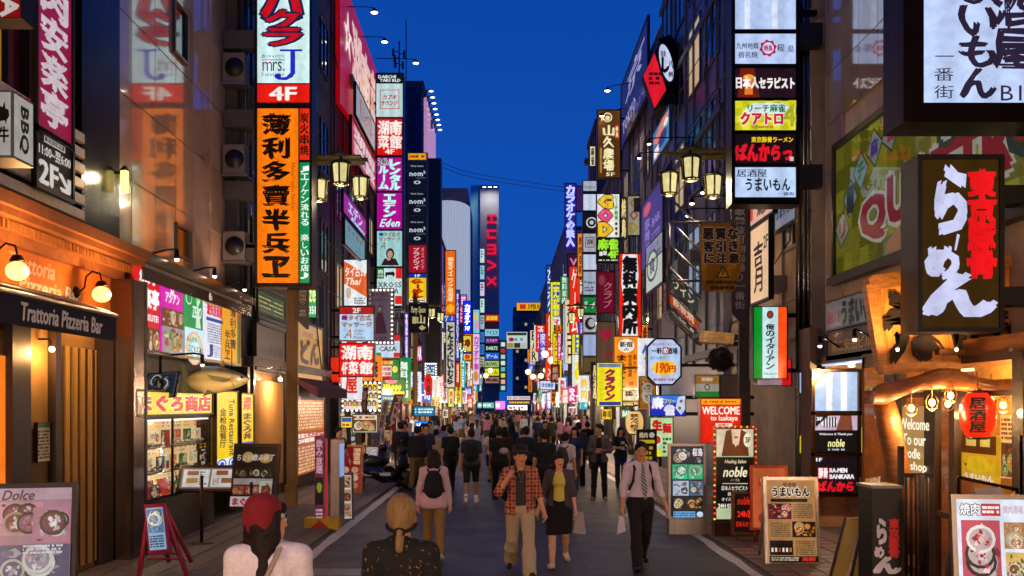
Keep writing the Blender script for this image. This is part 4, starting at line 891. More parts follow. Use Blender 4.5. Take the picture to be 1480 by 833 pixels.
# ---------------------------------------------------------------- free-standing boards
def board(label, cx_, yb_, w, h, items, col='f0f0f0', X=None, yaw=0, tilt=0., frame='c8c8c8', lit='on', legs='a', name='menu_board', cat='menu board', Y=None, z0=.12, ft=.045, th=.05, mat='metal', group=None):
    """a standing panel: foot pixel (cx_, yb_), size in metres, canvas 0-100; yaw turns it about z, tilt leans its top back"""
    g_ = ground(cx_, yb_) if Y is None else Vector((px(cx_, Y), Y, 0)); root = thing(name, label, cat, g_, group)
    cu, su = math.cos(yaw), math.sin(yaw); u = Vector((cu, su, 0)); up_ = Vector((-su * math.sin(tilt) * -1, math.cos(yaw) * math.sin(tilt), math.cos(tilt))); up_ = Vector((-su, cu, 0)) * math.sin(tilt) + Vector((0, 0, 1)) * math.cos(tilt); n_ = u.cross(up_) * 1
    o = Vector(g_) - u * w / 2 + up_ * z0
    m = MB(frame); m.obox(o, u, up_, n_, -ft, w + ft, -ft, h + ft, -th - .01, -.012); m.obox(o, u, up_, n_, -ft, 0, -ft, h + ft, -.012, .014); m.obox(o, u, up_, n_, w, w + ft, -ft, h + ft, -.012, .014); m.obox(o, u, up_, n_, 0, w, h, h + ft, -.012, .014); m.obox(o, u, up_, n_, 0, w, -ft, 0, -.012, .014)
    m.build('frame', mat, root)
    F = Face(o + up_ * h, o + up_ * h + u * w, o, (0, 0, 100, 100)); p = MB(col); p.obox(o, u, up_, n_, 0, w, 0, h, -.012, -.002); pn = p.build('panel', LITS[lit][0], root); draw(F, items, pn, LITS[lit][1])
    lg = MB(frame)
    if legs == 'a':
        bk = o + up_ * h * 1.0
        for s in (0.03, w - .03):
            a = o + u * s; lg.tube([a - up_ * z0 * 1.0, a], .018, 5); t_ = o + up_ * (h + ft) + u * s - n_ * .05; f_ = Vector((t_.x, t_.y, 0)) - n_ * (.25 + h * .28) ; f_.z = .0; 
            l1 = MB(frame); l1.tube([t_, f_], .02, 5); l1.build('rear_leg', mat, root)
        lg.build('foot', mat, root)
    elif legs == 'box':
        lg.obox(o, u, Vector((0, 0, 1)), n_, -ft, w + ft, -z0, -ft, -.16, .1); lg.build('base', mat, root)
        c = MB('101010')
        for s in (0.02, w - .02):
            for q in (-.13, .07): c.lathe(o + u * s + n_ * q + Vector((0, 0, -z0 + .03)), [(.03, -.015), (.03, .015)], 8, axis='x')
        c.build('castor', 'paint', root, kind='stuff')
    elif legs == 'post':
        lg.tube([Vector((g_.x, g_.y + .05, 0)), Vector((g_.x, g_.y + .05, z0 + h * .4))], .028, 6); lg.build('post', mat, root)
        b = MB(frame); b.lathe((g_.x, g_.y + .05, 0), [(.2, 0), (.2, .03), (.05, .05)], 12); b.build('base', mat, root)
    return root
# ---------------------------------------------------------------- left signs
B, BS = {'b': .04}, {'brush': .03, 'b': .05}
Y1 = 20.0
s_ = sign('giant vertical sign: pale cyan 4F club panel on top of an orange panel reading 薄利多賣半兵ヱ', (371, -90, 448, 412), Y1, [
 ((372, -90, 447, 120), 'd4f4f4', [('t', 'キ', 382, -80, 437, -40, 'c81018', {'out': '182048', 'b': .05}), ('t', 'バ', 380, -34, 441, 24, 'c81018', {'out': '182048', 'b': .05, 'sh': .1}), ('t', 'ク', 386, 16, 430, 44, 'c81018', {'out': '182048', 'b': .05, 'sh': .1}), ('t', 'ラ', 384, 42, 434, 66, 'c81018', {'out': '182048', 'b': .05, 'sh': .1}),
   ('r', 405, 72, 437, 75, '2a28c0'), ('r', 420, 74, 427, 108, '2a28c0'), ('p', [(427, 104), (424, 112), (414, 117), (402, 116), (398, 111), (404, 113), (414, 112), (420, 106)], '2a28c0'), ('c', 402, 111, 5, 4, '2a28c0'), ('r', 379, 87, 412, 88, '8a2a70'), ('t', '酒リキャバクラ', 379, 80, 411, 85, '202030', {'b': .02}), ('t', 'm', 380, 90, 394, 104, '8a2a80', {'b': 0}), ('t', 'rs.', 395, 90, 412, 104, '202850', {'b': 0}), ('t', 'Kabukicho', 379, 106, 411, 111, '303848', {'b': 0, 'sp': 1.2})]),
 ((372, 122, 447, 148), 'e81c10', [('t', '4F', 390, 126, 428, 145, 'fff8f0', {'b': .03})]),
 ((372, 157, 431, 409), 'ff7e08', [('v', '薄利多賣半兵ヱ', 380, 163, 418, 403, '160800', {'brush': .035, 'b': .05, 'gap': .14}), ('t', 'Hakuri tabai hanbey', 419, 235, 427, 306, '9a3408', {'rot': 1, 'b': 0, 'sh': .2})]),
 ((433, 157, 447, 231), 'e83010', [('v', '炭火串焼', 434, 163, 446, 225, '1c0800', {'b': .03})]),
 ((433, 235, 447, 409), '0c9050', [('v', '♫エノケン流れる 楽しいお店♪', 435, 239, 446, 404, 'f0fff4', {'b': .03, 'gap': .15})])], casing='3a2c26', depth=.5, name='vertical_sign', border=3.2, bracket=1)
m = MB('4a4644')
for y in (40, 155, 260, 350): m.box(-5.8, px(366, Y1), Y1 + .15, Y1 + .45, pz(y + 26, Y1), pz(y, Y1))
m.build('mount', 'paint', s_, kind='stuff')
# clutter on the dark building behind: ducts, condensers, pipes
l3, l3w = building(-1, 20.45, 31.4, 19, '2c2a30', 'dark narrow building with air conditioners beside the giant orange sign', X=-5.62, fin='wall', wins=(5, 1.1, 1.5, (6.4, 9.5, 12.6, 15.7), '3a383c'), lights=.15)
for k, (z) in enumerate((5.2, 7.0, 8.9, 10.8)):
    a = thing('air_conditioner', f"grey condenser box on brackets beside the giant orange sign, {['lowest', 'second from below', 'third from below', 'highest'][k]} of four", 'air conditioner', (-5.5, 20.2, z), 'condensers beside the orange sign'); m = MB('6a6460'); m.box(-5.8, -5.35, 20.05, 20.4, z, z + .6); m.build('casing', 'paint', a)
    m = MB('141414'); m.lathe((-5.56, 20.04, z + .3), [(.2, 0), (.2, .012)], 14, axis='y'); m.build('fan', 'paint', a); m = MB('8a8480'); m.box(-5.85, -5.3, 20.03, 20.4, z - .06, z - .01); m.build('bracket', 'metal', a)
m = MB('4a4a55')
for x, r in ((-5.5, .05), (-5.38, .035), (-5.25, .03)): m.tube([(x, 20.7, 4.2), (x, 20.7, 16)], r, 8)
m.build('pipe', 'metal', l3, kind='stuff')
# shutter and signs x 367-420
wsign('green lettered sign over the grey shutter, left of the lamp pole', -5.45, 368, 418, 411, 446, '20883c', [('t', 'mo-ze', 8, 10, 92, 90, 'e8f080', {'b': .05})])
m = MB('5a5a60')
for i in range(12): z = 4.05 + i * .1; m.box(-5.5, -5.44, 21.6, 24.5, z, z + .08)
m.build('shutter', 'metal', l3, kind='stuff')
wsign('dim grey name board above the curtained recess beside the orange menu', -5.42, 370, 468, 412, 532, '5a5058', [('t', '千疋屋', 40, 40, 90, 64, '342c30')], 'off', frame=('3a3438', .04))
spotlamp('small white spotlight on an arm over the curtained recess', at(372, 522, 21.4), at(389, 524, 22.2), at(400, 560, 23), 14)
# curtained recess, awning, menu
rc = thing('restaurant_front', 'dim wooden restaurant front with curtain behind the left lamp pole', 'shopfront', (-5.5, 24, 0))
m = MB('6a4a24'); m.box(-5.62, -5.5, 20.5, 30, .02, 3.2); m.build('wall', 'woodv', rc)
m = MB('c89858')
for i in range(18): y = 21.2 + i * .16; m.quad((-5.46 + .03 * (i % 2), y, .3), (-5.46 + .03 * ((i + 1) % 2), y + .16, .3), (-5.46 + .03 * ((i + 1) % 2), y + .16, 2.75), (-5.46 + .03 * (i % 2), y, 2.75))
m.build('curtain', 'fabric', rc); m = MB('2a1c12')
for y in (20.9, 24.2, 25.4): m.box(-5.5, -5.38, y, y + .1, 0, 3.1)
m.box(-5.5, -5.3, 20.6, 30, 3.05, 3.25); m.build('door_post', 'woodv', rc)
t = thing('ceiling_lamp', 'warm lamp glowing inside the curtained restaurant front', 'lamp', (-5.0, 22.4, 2.8)); m = MB('ffd090'); m.ball((-5.15, 22.4, 2.8), .05); m.build('bulb', 'bulb', t); m = MB('222222'); m.tube([(-5.15, 22.4, 2.84), (-5.15, 22.4, 3.1)], .01, 5); m.build('cord', 'paint', t); lamp((-5.05, 22.4, 2.72), 16, (1, .6, .3), .05, t)
a_ = thing('awning', 'folded plum coloured awning over the orange menu board', 'awning', (-4.9, 26, 2.6)); m = MB('5a2838'); ya, yb2 = 24.5, 29.2
m.add([(-5.5, ya, 3.0), (-5.5, yb2, 3.0), (-4.7, yb2, 2.66), (-4.7, ya, 2.66), (-4.7, yb2, 2.4), (-4.7, ya, 2.4), (-5.5, ya, 2.96), (-5.5, yb2, 2.96)], [(0, 3, 2, 1), (3, 5, 4, 2), (6, 7, 4, 5), (0, 6, 5, 3)]); m.build('canvas', 'fabric', a_)
wsign('tall orange menu board with white headings, 豊富なメニュー120種類以上, under the plum awning', -5.3, 426, 578, 468, 690, 'a85018', [('r', 0, 0, 100, 42, 'c06820'), ('L', 6, 2, 94, 40, 9, 'f8e0b8'), ('r', 0, 44, 100, 58, 'b02010'), ('t', '豊富なメニュー', 4, 45, 96, 51, 'fff0d8', B), ('t', '120種類以上', 4, 52, 96, 58, 'fff0d8', B), ('L', 6, 62, 94, 98, 8, 'f0d0a0')], 'on')
wsign('gold panel with a big brush どん character lit from its corners', -5.35, 427, 462, 466, 545, 'b8863c', [('t', '元祖', 24, 14, 60, 24, 'a02810'), ('t', 'どん', 16, 30, 84, 72, '201408', {'brush': .04, 'b': .07}), ('t', '2', 70, 22, 82, 34, '201408'), ('t', 'dining', 28, 80, 72, 86, '803018', {'sh': .2})], 'on', frame=('2a1c10', .06))
sign('lime green phone number sign mo-ze 223-9351 just right of the lamp pole', (429, 416, 457, 459), 27, [((429, 416, 457, 459), '38b060', [('t', 'mo-ze', 430, 420, 456, 436, 'f0f8a0', B), ('t', '223-9351', 430, 443, 456, 454, 'ffffff', B)])], bracket=1)
# pole, plaque and lanterns
def street_lamp(side, Yp, label, full=True, z=7.45):
    x0 = side * (4.56 if side < 0 else 4.9); t = thing('street_lamp', label, 'street lamp', (x0, Yp, 0), 'street lamps with hexagonal lanterns')
    m = MB('8a6428' if side < 0 else '4a443c'); m.box(x0 - .085, x0 + .085, Yp - .06, Yp + .06, 0, z + .7); m.box(x0 - .12, x0 + .12, Yp - .1, Yp + .1, 0, .5); m.box(x0 + .085, x0 + .15, Yp - .03, Yp + .03, .5, z + .5); m.build('pole', 'paint', t)
    arm = MB('7a6a30'); xe = x0 - side * 1.9; lx = [x0 - side * 1.05, x0 - side * .75, x0 - side * 1.35]; ly = [Yp - .35, Yp + .35, Yp + .75]
    xe = x0 - side * 1.65
    arm.box(min(x0, xe), max(x0, xe), Yp - .05, Yp + .05, z, z + .07); arm.box(min(x0, xe) + .3, max(x0, xe) - .1, Yp - .38, Yp + .42, z + .02, z + .05)
    arm.tube([(x0, Yp, z + .35), (x0 - side * .5, Yp, z + .1)], .03, 6); c = ((x0 + xe) / 2 - side * .1, Yp); arm.lathe((lx[0], ly[0] + .2, z + .05), [(.25, 0), (.2, .06), (.04, .12), (.02, .25)], 12)
    arm.build('arm', 'metal', t)
    LP = [(x0 - side * 1.12, Yp - .3, z - .08), (x0 - side * .55, Yp + .28, z - .3), (x0 - side * 1.42, Yp + .5, z - .2)] if full else [(x0 - side * .9, Yp, z - .08), (x0 - side * 1.35, Yp, z - .3)]
    for (x, y, zz) in LP:
        f = MB('4c4426'); R = .2; h = .47; P = lambda q, r, w: (x + r * math.cos(q), y + r * math.sin(q), w)
        for k in range(6):
            q = math.pi / 3 * k + .5; f.tube([P(q, R, zz - .06), P(q, R * .82, zz - h)], .02, 4)
        for (zz2, r2) in ((zz - .04, R), (zz - h, R * .82)):
            for k in range(6): q = math.pi / 3 * k + .5; f.tube([P(q, r2, zz2), P(q + math.pi / 3, r2, zz2)], .024, 4)
        f.lathe((x, y, zz - .04), [(R * 1.2, 0), (R * .9, .05), (.03, .08), (.02, .2)], 6); f.lathe((x, y, zz - h), [(R * .8, .0), (R * .5, -.05)], 6); fo = f.build('lantern', 'metal', t)
        g = MB('e8d898'); g.lathe((x, y, zz - .06), [(R * .9, 0), (R * .72, -h + .08)], 6, smooth=False); g.build('glass', 'lit', fo)
        g = MB('fff4d0'); g.ball((x, y, zz - .24), .1, 8, 6, sc=(1, 1, 1.3)); 
        g2 = MB('fff0c0'); q0 = -math.pi / 2; g2.lathe((x, y, zz - .12), [(R * .55, 0), (R * .5, -.2)], 6)
        lamp((x, y, zz - h - .1), 8 if Yp < 45 else 12, (1, .82, .5), .1, t)
    return t
ppl = street_lamp(-1, 20.85, 'ochre street lamp post with three lanterns, left side, nearest the camera')
ppr = street_lamp(1, 19.8, 'dark street lamp post with three lanterns carrying the orange warning banner, right side', z=7.3)
street_lamp(-1, 50, 'street lamp with two lanterns beside the nom signs on the left', False, 7.3)
street_lamp(1, 50, 'street lamp with two lanterns in front of the yellow manga cafe sign on the right', False, 7.3)
street_lamp(-1, 82, 'farther left street lamp with two lanterns beside the white とんぶつにいむら sign', False, 7.6)
def plaque(x0, y0, x1, y1, Y, label, txt, col='5a4c50', ink='d8ccc0'):
    t = thing('street_sign', label, 'street sign', at((x0 + x1) / 2, y1, Y)); m = MB(col); m.prism([at(x0, y0, Y), at(x1, y0, Y), at(x1, y1, Y), at((x0 + x1) / 2 + (x1 - x0) * .3, y1, Y), at(x0, y1 - (x1 - x0) * .8, Y)][::1], (0, .05, 0)); m.build('plate', 'paint', t)
    F = facing(x0, y0, x1, y1, Y - .004); draw(F, [('v', txt, x0 + (x1 - x0) * .22, y0 + 3, x1 - (x1 - x0) * .18, y1 - (x1 - x0) * 1.0, ink, {'b': .02, 'gap': .15})], t, 'paint')
plaque(428, 416, 446, 476, 20.7, 'brown street name plate reading 劇場通り一番街 on the left post', '劇場通り一番街')
plaque(1057, 296, 1081, 472, 19.6, 'grey pointed street name plate reading 劇場通り一番街 on the right post', '歌舞伎町劇場通り一番街', '4c464e', 'c8bcc0')

# red 湖南 facade board on building 4
l4, l4w = building(-1, 31.7, 42, 16.2, '3a2226', 'building with the huge red 湖南 board on its upper storeys', wins=(4, 1.2, 1.4, (5.5, 8.6), '3a3236'), lights=.3)
r_ = thing('facade_board', 'huge red board with white brush characters 湖南菜館 lit by gooseneck lamps', 'sign', (-5.4, 37, 12.5))
m = MB('c00810'); X = -5.38
P4 = [(X, 32.0, 12.2), (X, 42, 12.9), (X, 42, 16.4), (X, 32.0, 16.6)]
m.prism([P4[0], P4[1], P4[2], P4[3]], (-.15, 0, 0)); pn = m.build('panel', 'lit_dim', r_)
draw(Face((X, 32.4, 16.2), (X, 41.8, 16.2), (X, 32.4, 13), (0, 0, 100, 100)), [('t', '湖', 22, 8, 46, 84, 'e8c0b0', BS), ('t', '南', 48, 10, 70, 88, 'e8c0b0', BS), ('t', '菜', 73, 10, 96, 88, 'e8c0b0', BS), ('t', '☆', 4, 12, 20, 60, 'ffe8d8')], pn, 'ink')
for k, (x, y, Y) in enumerate(((541, 14, 33.5), (556, 57, 37), (601, 88, 41))):
    h = at(x, y, Y); spotlamp(f"gooseneck floodlight over the red 湖南 board, {['nearest', 'middle', 'farthest'][k]} of three", (-5.4, Y, h.z + .1), h, (-5.4, Y, 13.5), 4, (1, .75, .65), group='floodlights over the red board', r=.12)
sg = lambda *a, **k: sign(*a, **k)
# stack with DAIICHI / TAKI BLD
Ya = 40.0
sg('tall sign stack topped by a black DAIICHI TAKI BLD header, six coloured tenant panels', (544, 107, 582, 448), Ya, [
 ((544, 107, 582, 119), '101418', [('t', 'DAIICHI', 547, 109, 572, 113.5, 'e0f0f0', B), ('t', 'TAKI BLD', 549, 114.5, 579, 118.5, 'e0f0f0', B)]),
 ((544, 121, 582, 169), 'bcd8d8', [('o', 549, 130, 577, 158, 'c02030', 1), ('t', 'カブキ', 553, 137, 573, 144, 'b01828', {'b': .05, 'sh': .25}), ('t', 'ラウンジ', 551, 146, 575, 153, 'b01828', {'b': .05, 'sh': .25})]),
 ((545, 172, 581, 224), 'e01010', [('t', '湖', 547, 175, 562, 195, 'fff0e8', BS), ('t', '南', 564, 175, 580, 195, 'fff0e8', BS), ('t', '菜', 547, 196, 562, 215, 'fff0e8', BS), ('t', '館', 564, 196, 580, 215, 'fff0e8', BS), ('t', '4F', 557, 216, 570, 223, 'fff0e8', B)]),
 ((545, 228, 581, 276), 'b00c90', [('v', 'レンタル', 564, 230, 578, 275, 'c0fff8', {'b': .07}), ('t', '24h', 547, 230, 561, 238, '202020', {'out': 'e0e0e0'}), ('v', 'ルーム', 548, 240, 561, 274, 'c0fff8', {'b': .07})]),
 ((545, 279, 581, 331), 'b00c90', [('v', 'エデン', 555, 281, 571, 314, 'c0fff8', {'b': .07}), ('t', 'Eden', 549, 317, 578, 328, 'd0ffff', {'sh': .35, 'b': .03})]),
 ((545, 334, 581, 385), '9ccccc', [('r', 548, 337, 554, 341, '2840a0'), ('t', 'タイ古式', 555, 336, 578, 342, '806038', B), ('t', 'マッサージ', 548, 343, 578, 349, '806038', B), ('t', 'A', 549, 350, 557, 360, '806050', {'sh': .4, 'b': 0}), ('c', 564, 367, 6, 8, '2a2420'), ('c', 564, 368, 4, 5.5, 'c09880'), ('p', [(551, 384), (556, 374), (572, 374), (577, 384)], '2a1c20'), ('c', 562, 375, 3, 2, 'c09880')]),
 ((545, 388, 581, 447), 'c8e4e4', [('r', 545, 388, 555, 403, '208040'), ('t', '肉', 547, 390, 553, 396, 'f0f8f0'), ('t', 'バル', 546, 397, 554, 401, 'f0f8f0'), ('r', 572, 388, 581, 403, 'e02820'), ('p', [(557, 394), (569, 393), (571, 396), (569, 401), (567, 398), (560, 398), (558, 402), (557, 399)], '181c20'), ('t', 'XROSS', 546, 408, 580, 416, '303038', {'b': .02}), ('t', 'CASA', 553, 417, 576, 425, '303038', {'b': .02}), ('r', 571, 428, 581, 440, 'e02820'), ('r', 545, 442, 581, 447, '101418')])],
 casing='2a2a34', depth=.7, border=1.4, bracket=1)
# repeats of those panels on the near face (receding)
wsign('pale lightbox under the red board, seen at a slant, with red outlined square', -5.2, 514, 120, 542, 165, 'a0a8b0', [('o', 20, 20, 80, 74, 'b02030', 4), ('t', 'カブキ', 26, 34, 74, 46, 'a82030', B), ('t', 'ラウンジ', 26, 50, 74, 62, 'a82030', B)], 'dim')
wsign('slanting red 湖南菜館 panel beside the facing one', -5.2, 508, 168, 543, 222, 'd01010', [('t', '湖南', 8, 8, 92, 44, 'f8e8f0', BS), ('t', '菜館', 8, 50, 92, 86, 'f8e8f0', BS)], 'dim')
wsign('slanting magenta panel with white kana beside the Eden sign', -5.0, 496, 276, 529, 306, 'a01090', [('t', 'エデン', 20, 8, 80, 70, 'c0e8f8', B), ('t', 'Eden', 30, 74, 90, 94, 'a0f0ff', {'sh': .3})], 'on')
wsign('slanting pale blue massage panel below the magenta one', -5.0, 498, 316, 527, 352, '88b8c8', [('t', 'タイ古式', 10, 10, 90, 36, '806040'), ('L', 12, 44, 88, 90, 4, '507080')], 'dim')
sign('orange and white slanted-headline massage lightbox left of the grey bulb sign', (494, 376, 530, 442), 34, [((494, 376, 530, 442), 'e8ecf0', [('p', [(494, 376), (530, 396), (530, 430), (494, 408)], 'e86830'), ('t', 'タイ古式', 499, 386, 528, 400, 'fff0e0', B), ('t', 'Thai', 500, 402, 522, 412, 'fff0e0', {'sh': .3}), ('c', 504, 424, 4, 8, 'd8c0a8'), ('L', 512, 430, 528, 440, 3, '606878')])], bracket=1, depth=.6)
sg('narrow blue and cream vertical bar sign left of the CASA panels', (532, 308, 544, 414), 43, [((532, 308, 544, 396), 'e8c880', [('p', [(532, 308), (544, 308), (544, 348), (532, 366)], '2858c8'), ('v', 'ガールズ', 533, 311, 543, 372, 'e02020', {'out': 'ffffff'}), ('t', 'バー', 533, 376, 543, 392, '202028', B)]), ((532, 397, 544, 414), 'c02030', [('L', 533, 400, 543, 411, 2, 'f0e0e0')])])
sg('small red and blue sign just left of the rental room panel', (532, 263, 543, 282), 42, [((532, 263, 543, 282), 'd03040', [('r', 538, 263, 543, 282, '2868c8'), ('L', 533, 266, 537, 280, 3, 'ffffff')])])
# nom column
no = lambda y: [('t', 'Party Space', 594, y + 7, 612, y + 10, 'c8d0d8', {'b': 0}), ('t', 'nom²', 592, y + 15, 615, y + 23, 'd0dce4', {'b': .02}), ('t', 'since 1999', 602, y + 24.5, 615, y + 26.5, '8890a0', {'b': 0}), ('c', 603, y + 32, 5, 2.6, 'b8c0c8'), ('c', 603, y + 32, 2, 1.4, '101420')]
sg('tall stack of three black nom² panels over a crimson and a yellow らーめん panel', (590, 222, 617, 437), 52, [((590, 222, 616, 231), 'e8a010', [('L', 592, 224, 614, 229, 1, '802010')]), ((591, 233, 616, 271), '0c1020', no(232)), ((591, 273, 616, 311), '0c1020', no(272)), ((591, 313, 616, 352), '0c1020', no(313)),
 ((591, 355, 616, 394), 'a01028', [('v', 'プランツィ', 598, 358, 606, 390, 'e8c0c0', B), ('v', 'ダイニング', 609, 358, 613, 390, 'd09090')]), ((591, 396, 616, 437), 'f8c818', [('r', 591, 396, 616, 402, '1830a0'), ('t', '1F', 600, 397, 607, 401, 'ffffff'), ('v', 'らーめん', 596, 404, 611, 431, 'b02008', {'b': .08}), ('r', 591, 432, 616, 437, 'e8e0d0'), ('L', 593, 433, 614, 436, 1, '282020')])], casing='60646c', bracket=1)
sg('black sign with slanted Party Space lettering and a diamond emblem', (592, 440, 618, 480), 48, [((592, 440, 618, 480), '141214', [('t', 'Party Space', 594, 443, 615, 455, 'e8d8a0', {'sh': .3, 'b': .03}), ('r', 596, 458, 602, 468, 'd8c888'), ('t', '山', 603, 456, 614, 468, 'e8d8a0', B), ('p', [(605, 474), (610, 470), (616, 474), (610, 478)], 'd8c888')])], lit='dim')
bk = thing('sign_tower', 'tall blank black sign tower right of the nom² panels', 'tower', (px(626, 60), 60, 0)); m = MB('0c0e18'); m.box(px(615, 60), px(637, 60), 60, 61.4, 4, pz(231, 60)); m.build('tower', 'paint', bk); m = MB('1a1c28'); m.box(px(614.4, 60), px(637.6, 60), 59.97, 61.43, pz(231, 60), pz(229, 60)); m.build('cap', 'metal', bk)
# 2F massage, Hunan, girls, grey bulbs, CASA, izakaya
def bulbs(root, x0, y0, x1, y1, Y, n, m_, col='fff0d8', r=.045):
    b = MB(col); 
    for i in range(n):
        for yy in (y0, y1): b.ball(at(x0 + (x1 - x0) * i / (n - 1), yy, Y - .05), r, 6, 4)
    for i in range(1, m_ - 1):
        for xx in (x0, x1): b.ball(at(xx, y0 + (y1 - y0) * i / (m_ - 1), Y - .05), r, 6, 4)
    b.build('bulb', 'bulb_small', root, kind='stuff')
sg('white タイ古式マッサージ sign with a red 2F header and a Thai flag', (491, 444, 540, 492), 31, [((491, 444, 540, 454), 'b02020', [('t', '2F', 510, 445.5, 521, 452.5, 'f8e8e0', B)]), ((491, 454.5, 540, 492), 'b8d4f4', [('r', 494, 456, 502, 458, 'd02030'), ('r', 494, 458, 502, 461, '2838a0'), ('r', 494, 461, 502, 463, 'd02030'), ('t', 'タイ古式', 504, 456, 536, 463.5, 'b07838', {'out': '604020', 'ow': .03}), ('t', 'マッサージ', 494, 466, 537, 473, 'b07838', {'out': '604020', 'ow': .03}), ('t', 'A', 497, 476, 508, 489, 'a06838', {'sh': .4, 'b': 0}), ('t', 'Asian', 511, 476, 527, 480, '806858', {'b': 0, 'sh': .2}), ('t', 'Style', 511, 481, 524, 485, '806858', {'b': 0, 'sh': .2}), ('t', 'Relax', 511, 486, 529, 490, '806858', {'b': 0, 'sh': .2})])], bracket=1)
sg('square red sign with white brush characters 湖南菜館 4F', (491, 497, 540, 544), 31, [((491, 497, 540, 544), 'e81410', [('t', '湖', 494, 500, 514, 520, 'fff4ec', BS), ('t', '南', 517, 500, 538, 520, 'fff4ec', BS), ('t', '4F', 494, 524, 502, 541, 'fff4ec', {'b': .05}), ('t', '菜', 504, 523, 518, 541, 'fff4ec', BS), ('t', '館', 520, 523, 538, 541, 'fff4ec', BS)])], bracket=1)
rd = random.Random(11); it = [('r', 497, 555, 547, 592, 'e8c830')]
for j in range(3):
    for i in range(7):
        x = 500 + i * 7 + (j % 2) * 2; y = 561 + j * 11; it += [('c', x, y, 3.2, 4.6, '241410'), ('c', x, y + .6, 2.1, 3.1, 'e0b090'), ('p', [(x - 3, y + 9), (x - 2.4, y + 4), (x + 2.4, y + 4), (x + 3, y + 9)], rd.choice(['f0f0f0', 'f0d0d8', 'e0e0f0']))]
it += [('c', 521, 574, 9, 8, 'd02848'), ('c', 521, 574, 8, 7, 'f8e8ec'), ('t', 'GIRLS', 514, 571, 528, 578, 'c81838', B)]
gs = sg('photo sign crowded with smiling women, framed by round bulbs', (494, 552, 550, 595), 33, [((494, 552, 550, 595), '3a2c50', it)], casing='30283c'); bulbs(gs, 495.5, 553.5, 548.5, 593.5, 33, 9, 7)
gb = sg('tall grey massage sign with a standing woman, edged with bulbs', (532, 418, 568, 497), 37, [((532, 418, 568, 497), '6c5c6c', [('r', 536, 424, 542, 428, '7a2030'), ('t', 'タイ古式', 543, 423, 561, 429, '5a2028', B), ('t', 'マッサージ', 536, 431, 561, 437, '5a2028', B), ('t', '2F', 536, 440, 543, 445, '8a2030'), ('c', 549, 446, 3, 4, '281818'), ('c', 549, 447, 2, 3, 'b08870'), ('p', [(545, 452), (553, 452), (556, 466), (560, 482), (542, 483), (543, 466)], '50283a'), ('L', 536, 487, 560, 494, 2, '402830')])], lit='dim', casing='40363e'); bulbs(gb, 533.5, 419.5, 566.5, 495.5, 37, 7, 13)
sg('white CASA lightbox with green and red blocks at the bottom', (543, 484, 578, 517), 38, [((543, 484, 578, 517), 'c8dcec', [('r', 570, 484, 578, 493, 'd82828'), ('t', 'XROSS', 545, 492, 569, 499, '283038'), ('t', 'CASA', 548, 501, 573, 508, '283038'), ('r', 544, 510, 551, 516.5, '208848'), ('r', 569, 510, 578, 516.5, 'd82828')])])
sg('red and green izakaya lightbox with white headline panel', (545, 520, 577, 548), 39, [((545, 520, 577, 548), 'b83028', [('r', 566, 520, 577, 548, '28803c'), ('t', '居酒屋', 547, 522, 568, 527, 'f8d840', B), ('r', 547, 529, 566, 544, 'f4e8e4'), ('t', '飲放題', 548, 531, 565, 536, 'c82030', B), ('t', '食べ放題', 548, 538, 565, 543, 'c82030', B), ('c', 571, 534, 4, 5, 'f0e060')])])
sg('yellow and green menu lightbox reading ¥1000 with a pink dish', (552, 547, 585, 570), 40, [((552, 547, 585, 570), '2c7838', [('c', 565, 551, 9, 4, 'e88890'), ('t', '¥1000', 554, 556, 580, 565, 'f8d820', {'b': .06, 'sh': .2}), ('r', 552, 566, 585, 570, 'e8d820')])])
sg('blue lit seafood sign below the ¥1000 one', (552, 571, 575, 600), 42, [((552, 571, 575, 600), '2888c8', [('F', 553, 580, 574, 599, 4, FOODP, 8), ('L', 554, 573, 573, 579, 1, 'f0f0a0')])])
bs = sg('blue sign edged with white bulbs high beside the red paper lantern', (614, 525, 631, 546), 55, [((614, 525, 631, 546), '1c60a8', [('L', 617, 530, 628, 542, 3, 'e8f0c0')])]); bulbs(bs, 615, 526, 630, 545, 55, 6, 6, r=.05)
def lantern(x, y, r, h, Y, label, txt, col='e82010', ink='180808', lit='lit'):
    t = thing('paper_lantern', label, 'lantern', at(x, y + h, Y)); s = Y / FPX; c = at(x, y, Y); R, Hh = r * s, h * s; pr = []
    for i in range(19): a = -1 + 2 * i / 18; pr.append((R * (1 - abs(a) ** 2.6 * .45) * (1 if i % 2 else .965), a * Hh))
    m = MB(col); m.lathe(c, pr, 20); m.build('paper', lit, t); m = MB('141010'); m.lathe(c, [(R * .56, Hh), (R * .56, Hh * 1.1)], 14); m.lathe(c, [(R * .56, -Hh * 1.1), (R * .56, -Hh)], 14); m.tube([c + Vector((0, 0, Hh)), c + Vector((0, 0, Hh * 1.5))], .008, 4); m.build('rim', 'paint', t)
    n = len(txt); F = facing(x - r * .6, y - h * .85, x + r * .6, y + h * .85, Y - R * 1.015); k_ = Y / (Y - R * 1.015); tb = []
    draw(F, [('v', txt, x - r * .45, y - h * .8, x + r * .45, y + h * .8, ink, {'b': .05})], t, 'paint'); return t
lantern(619, 556, 6.5, 14, 50, 'small red paper lantern with black characters on the left', '大漁')
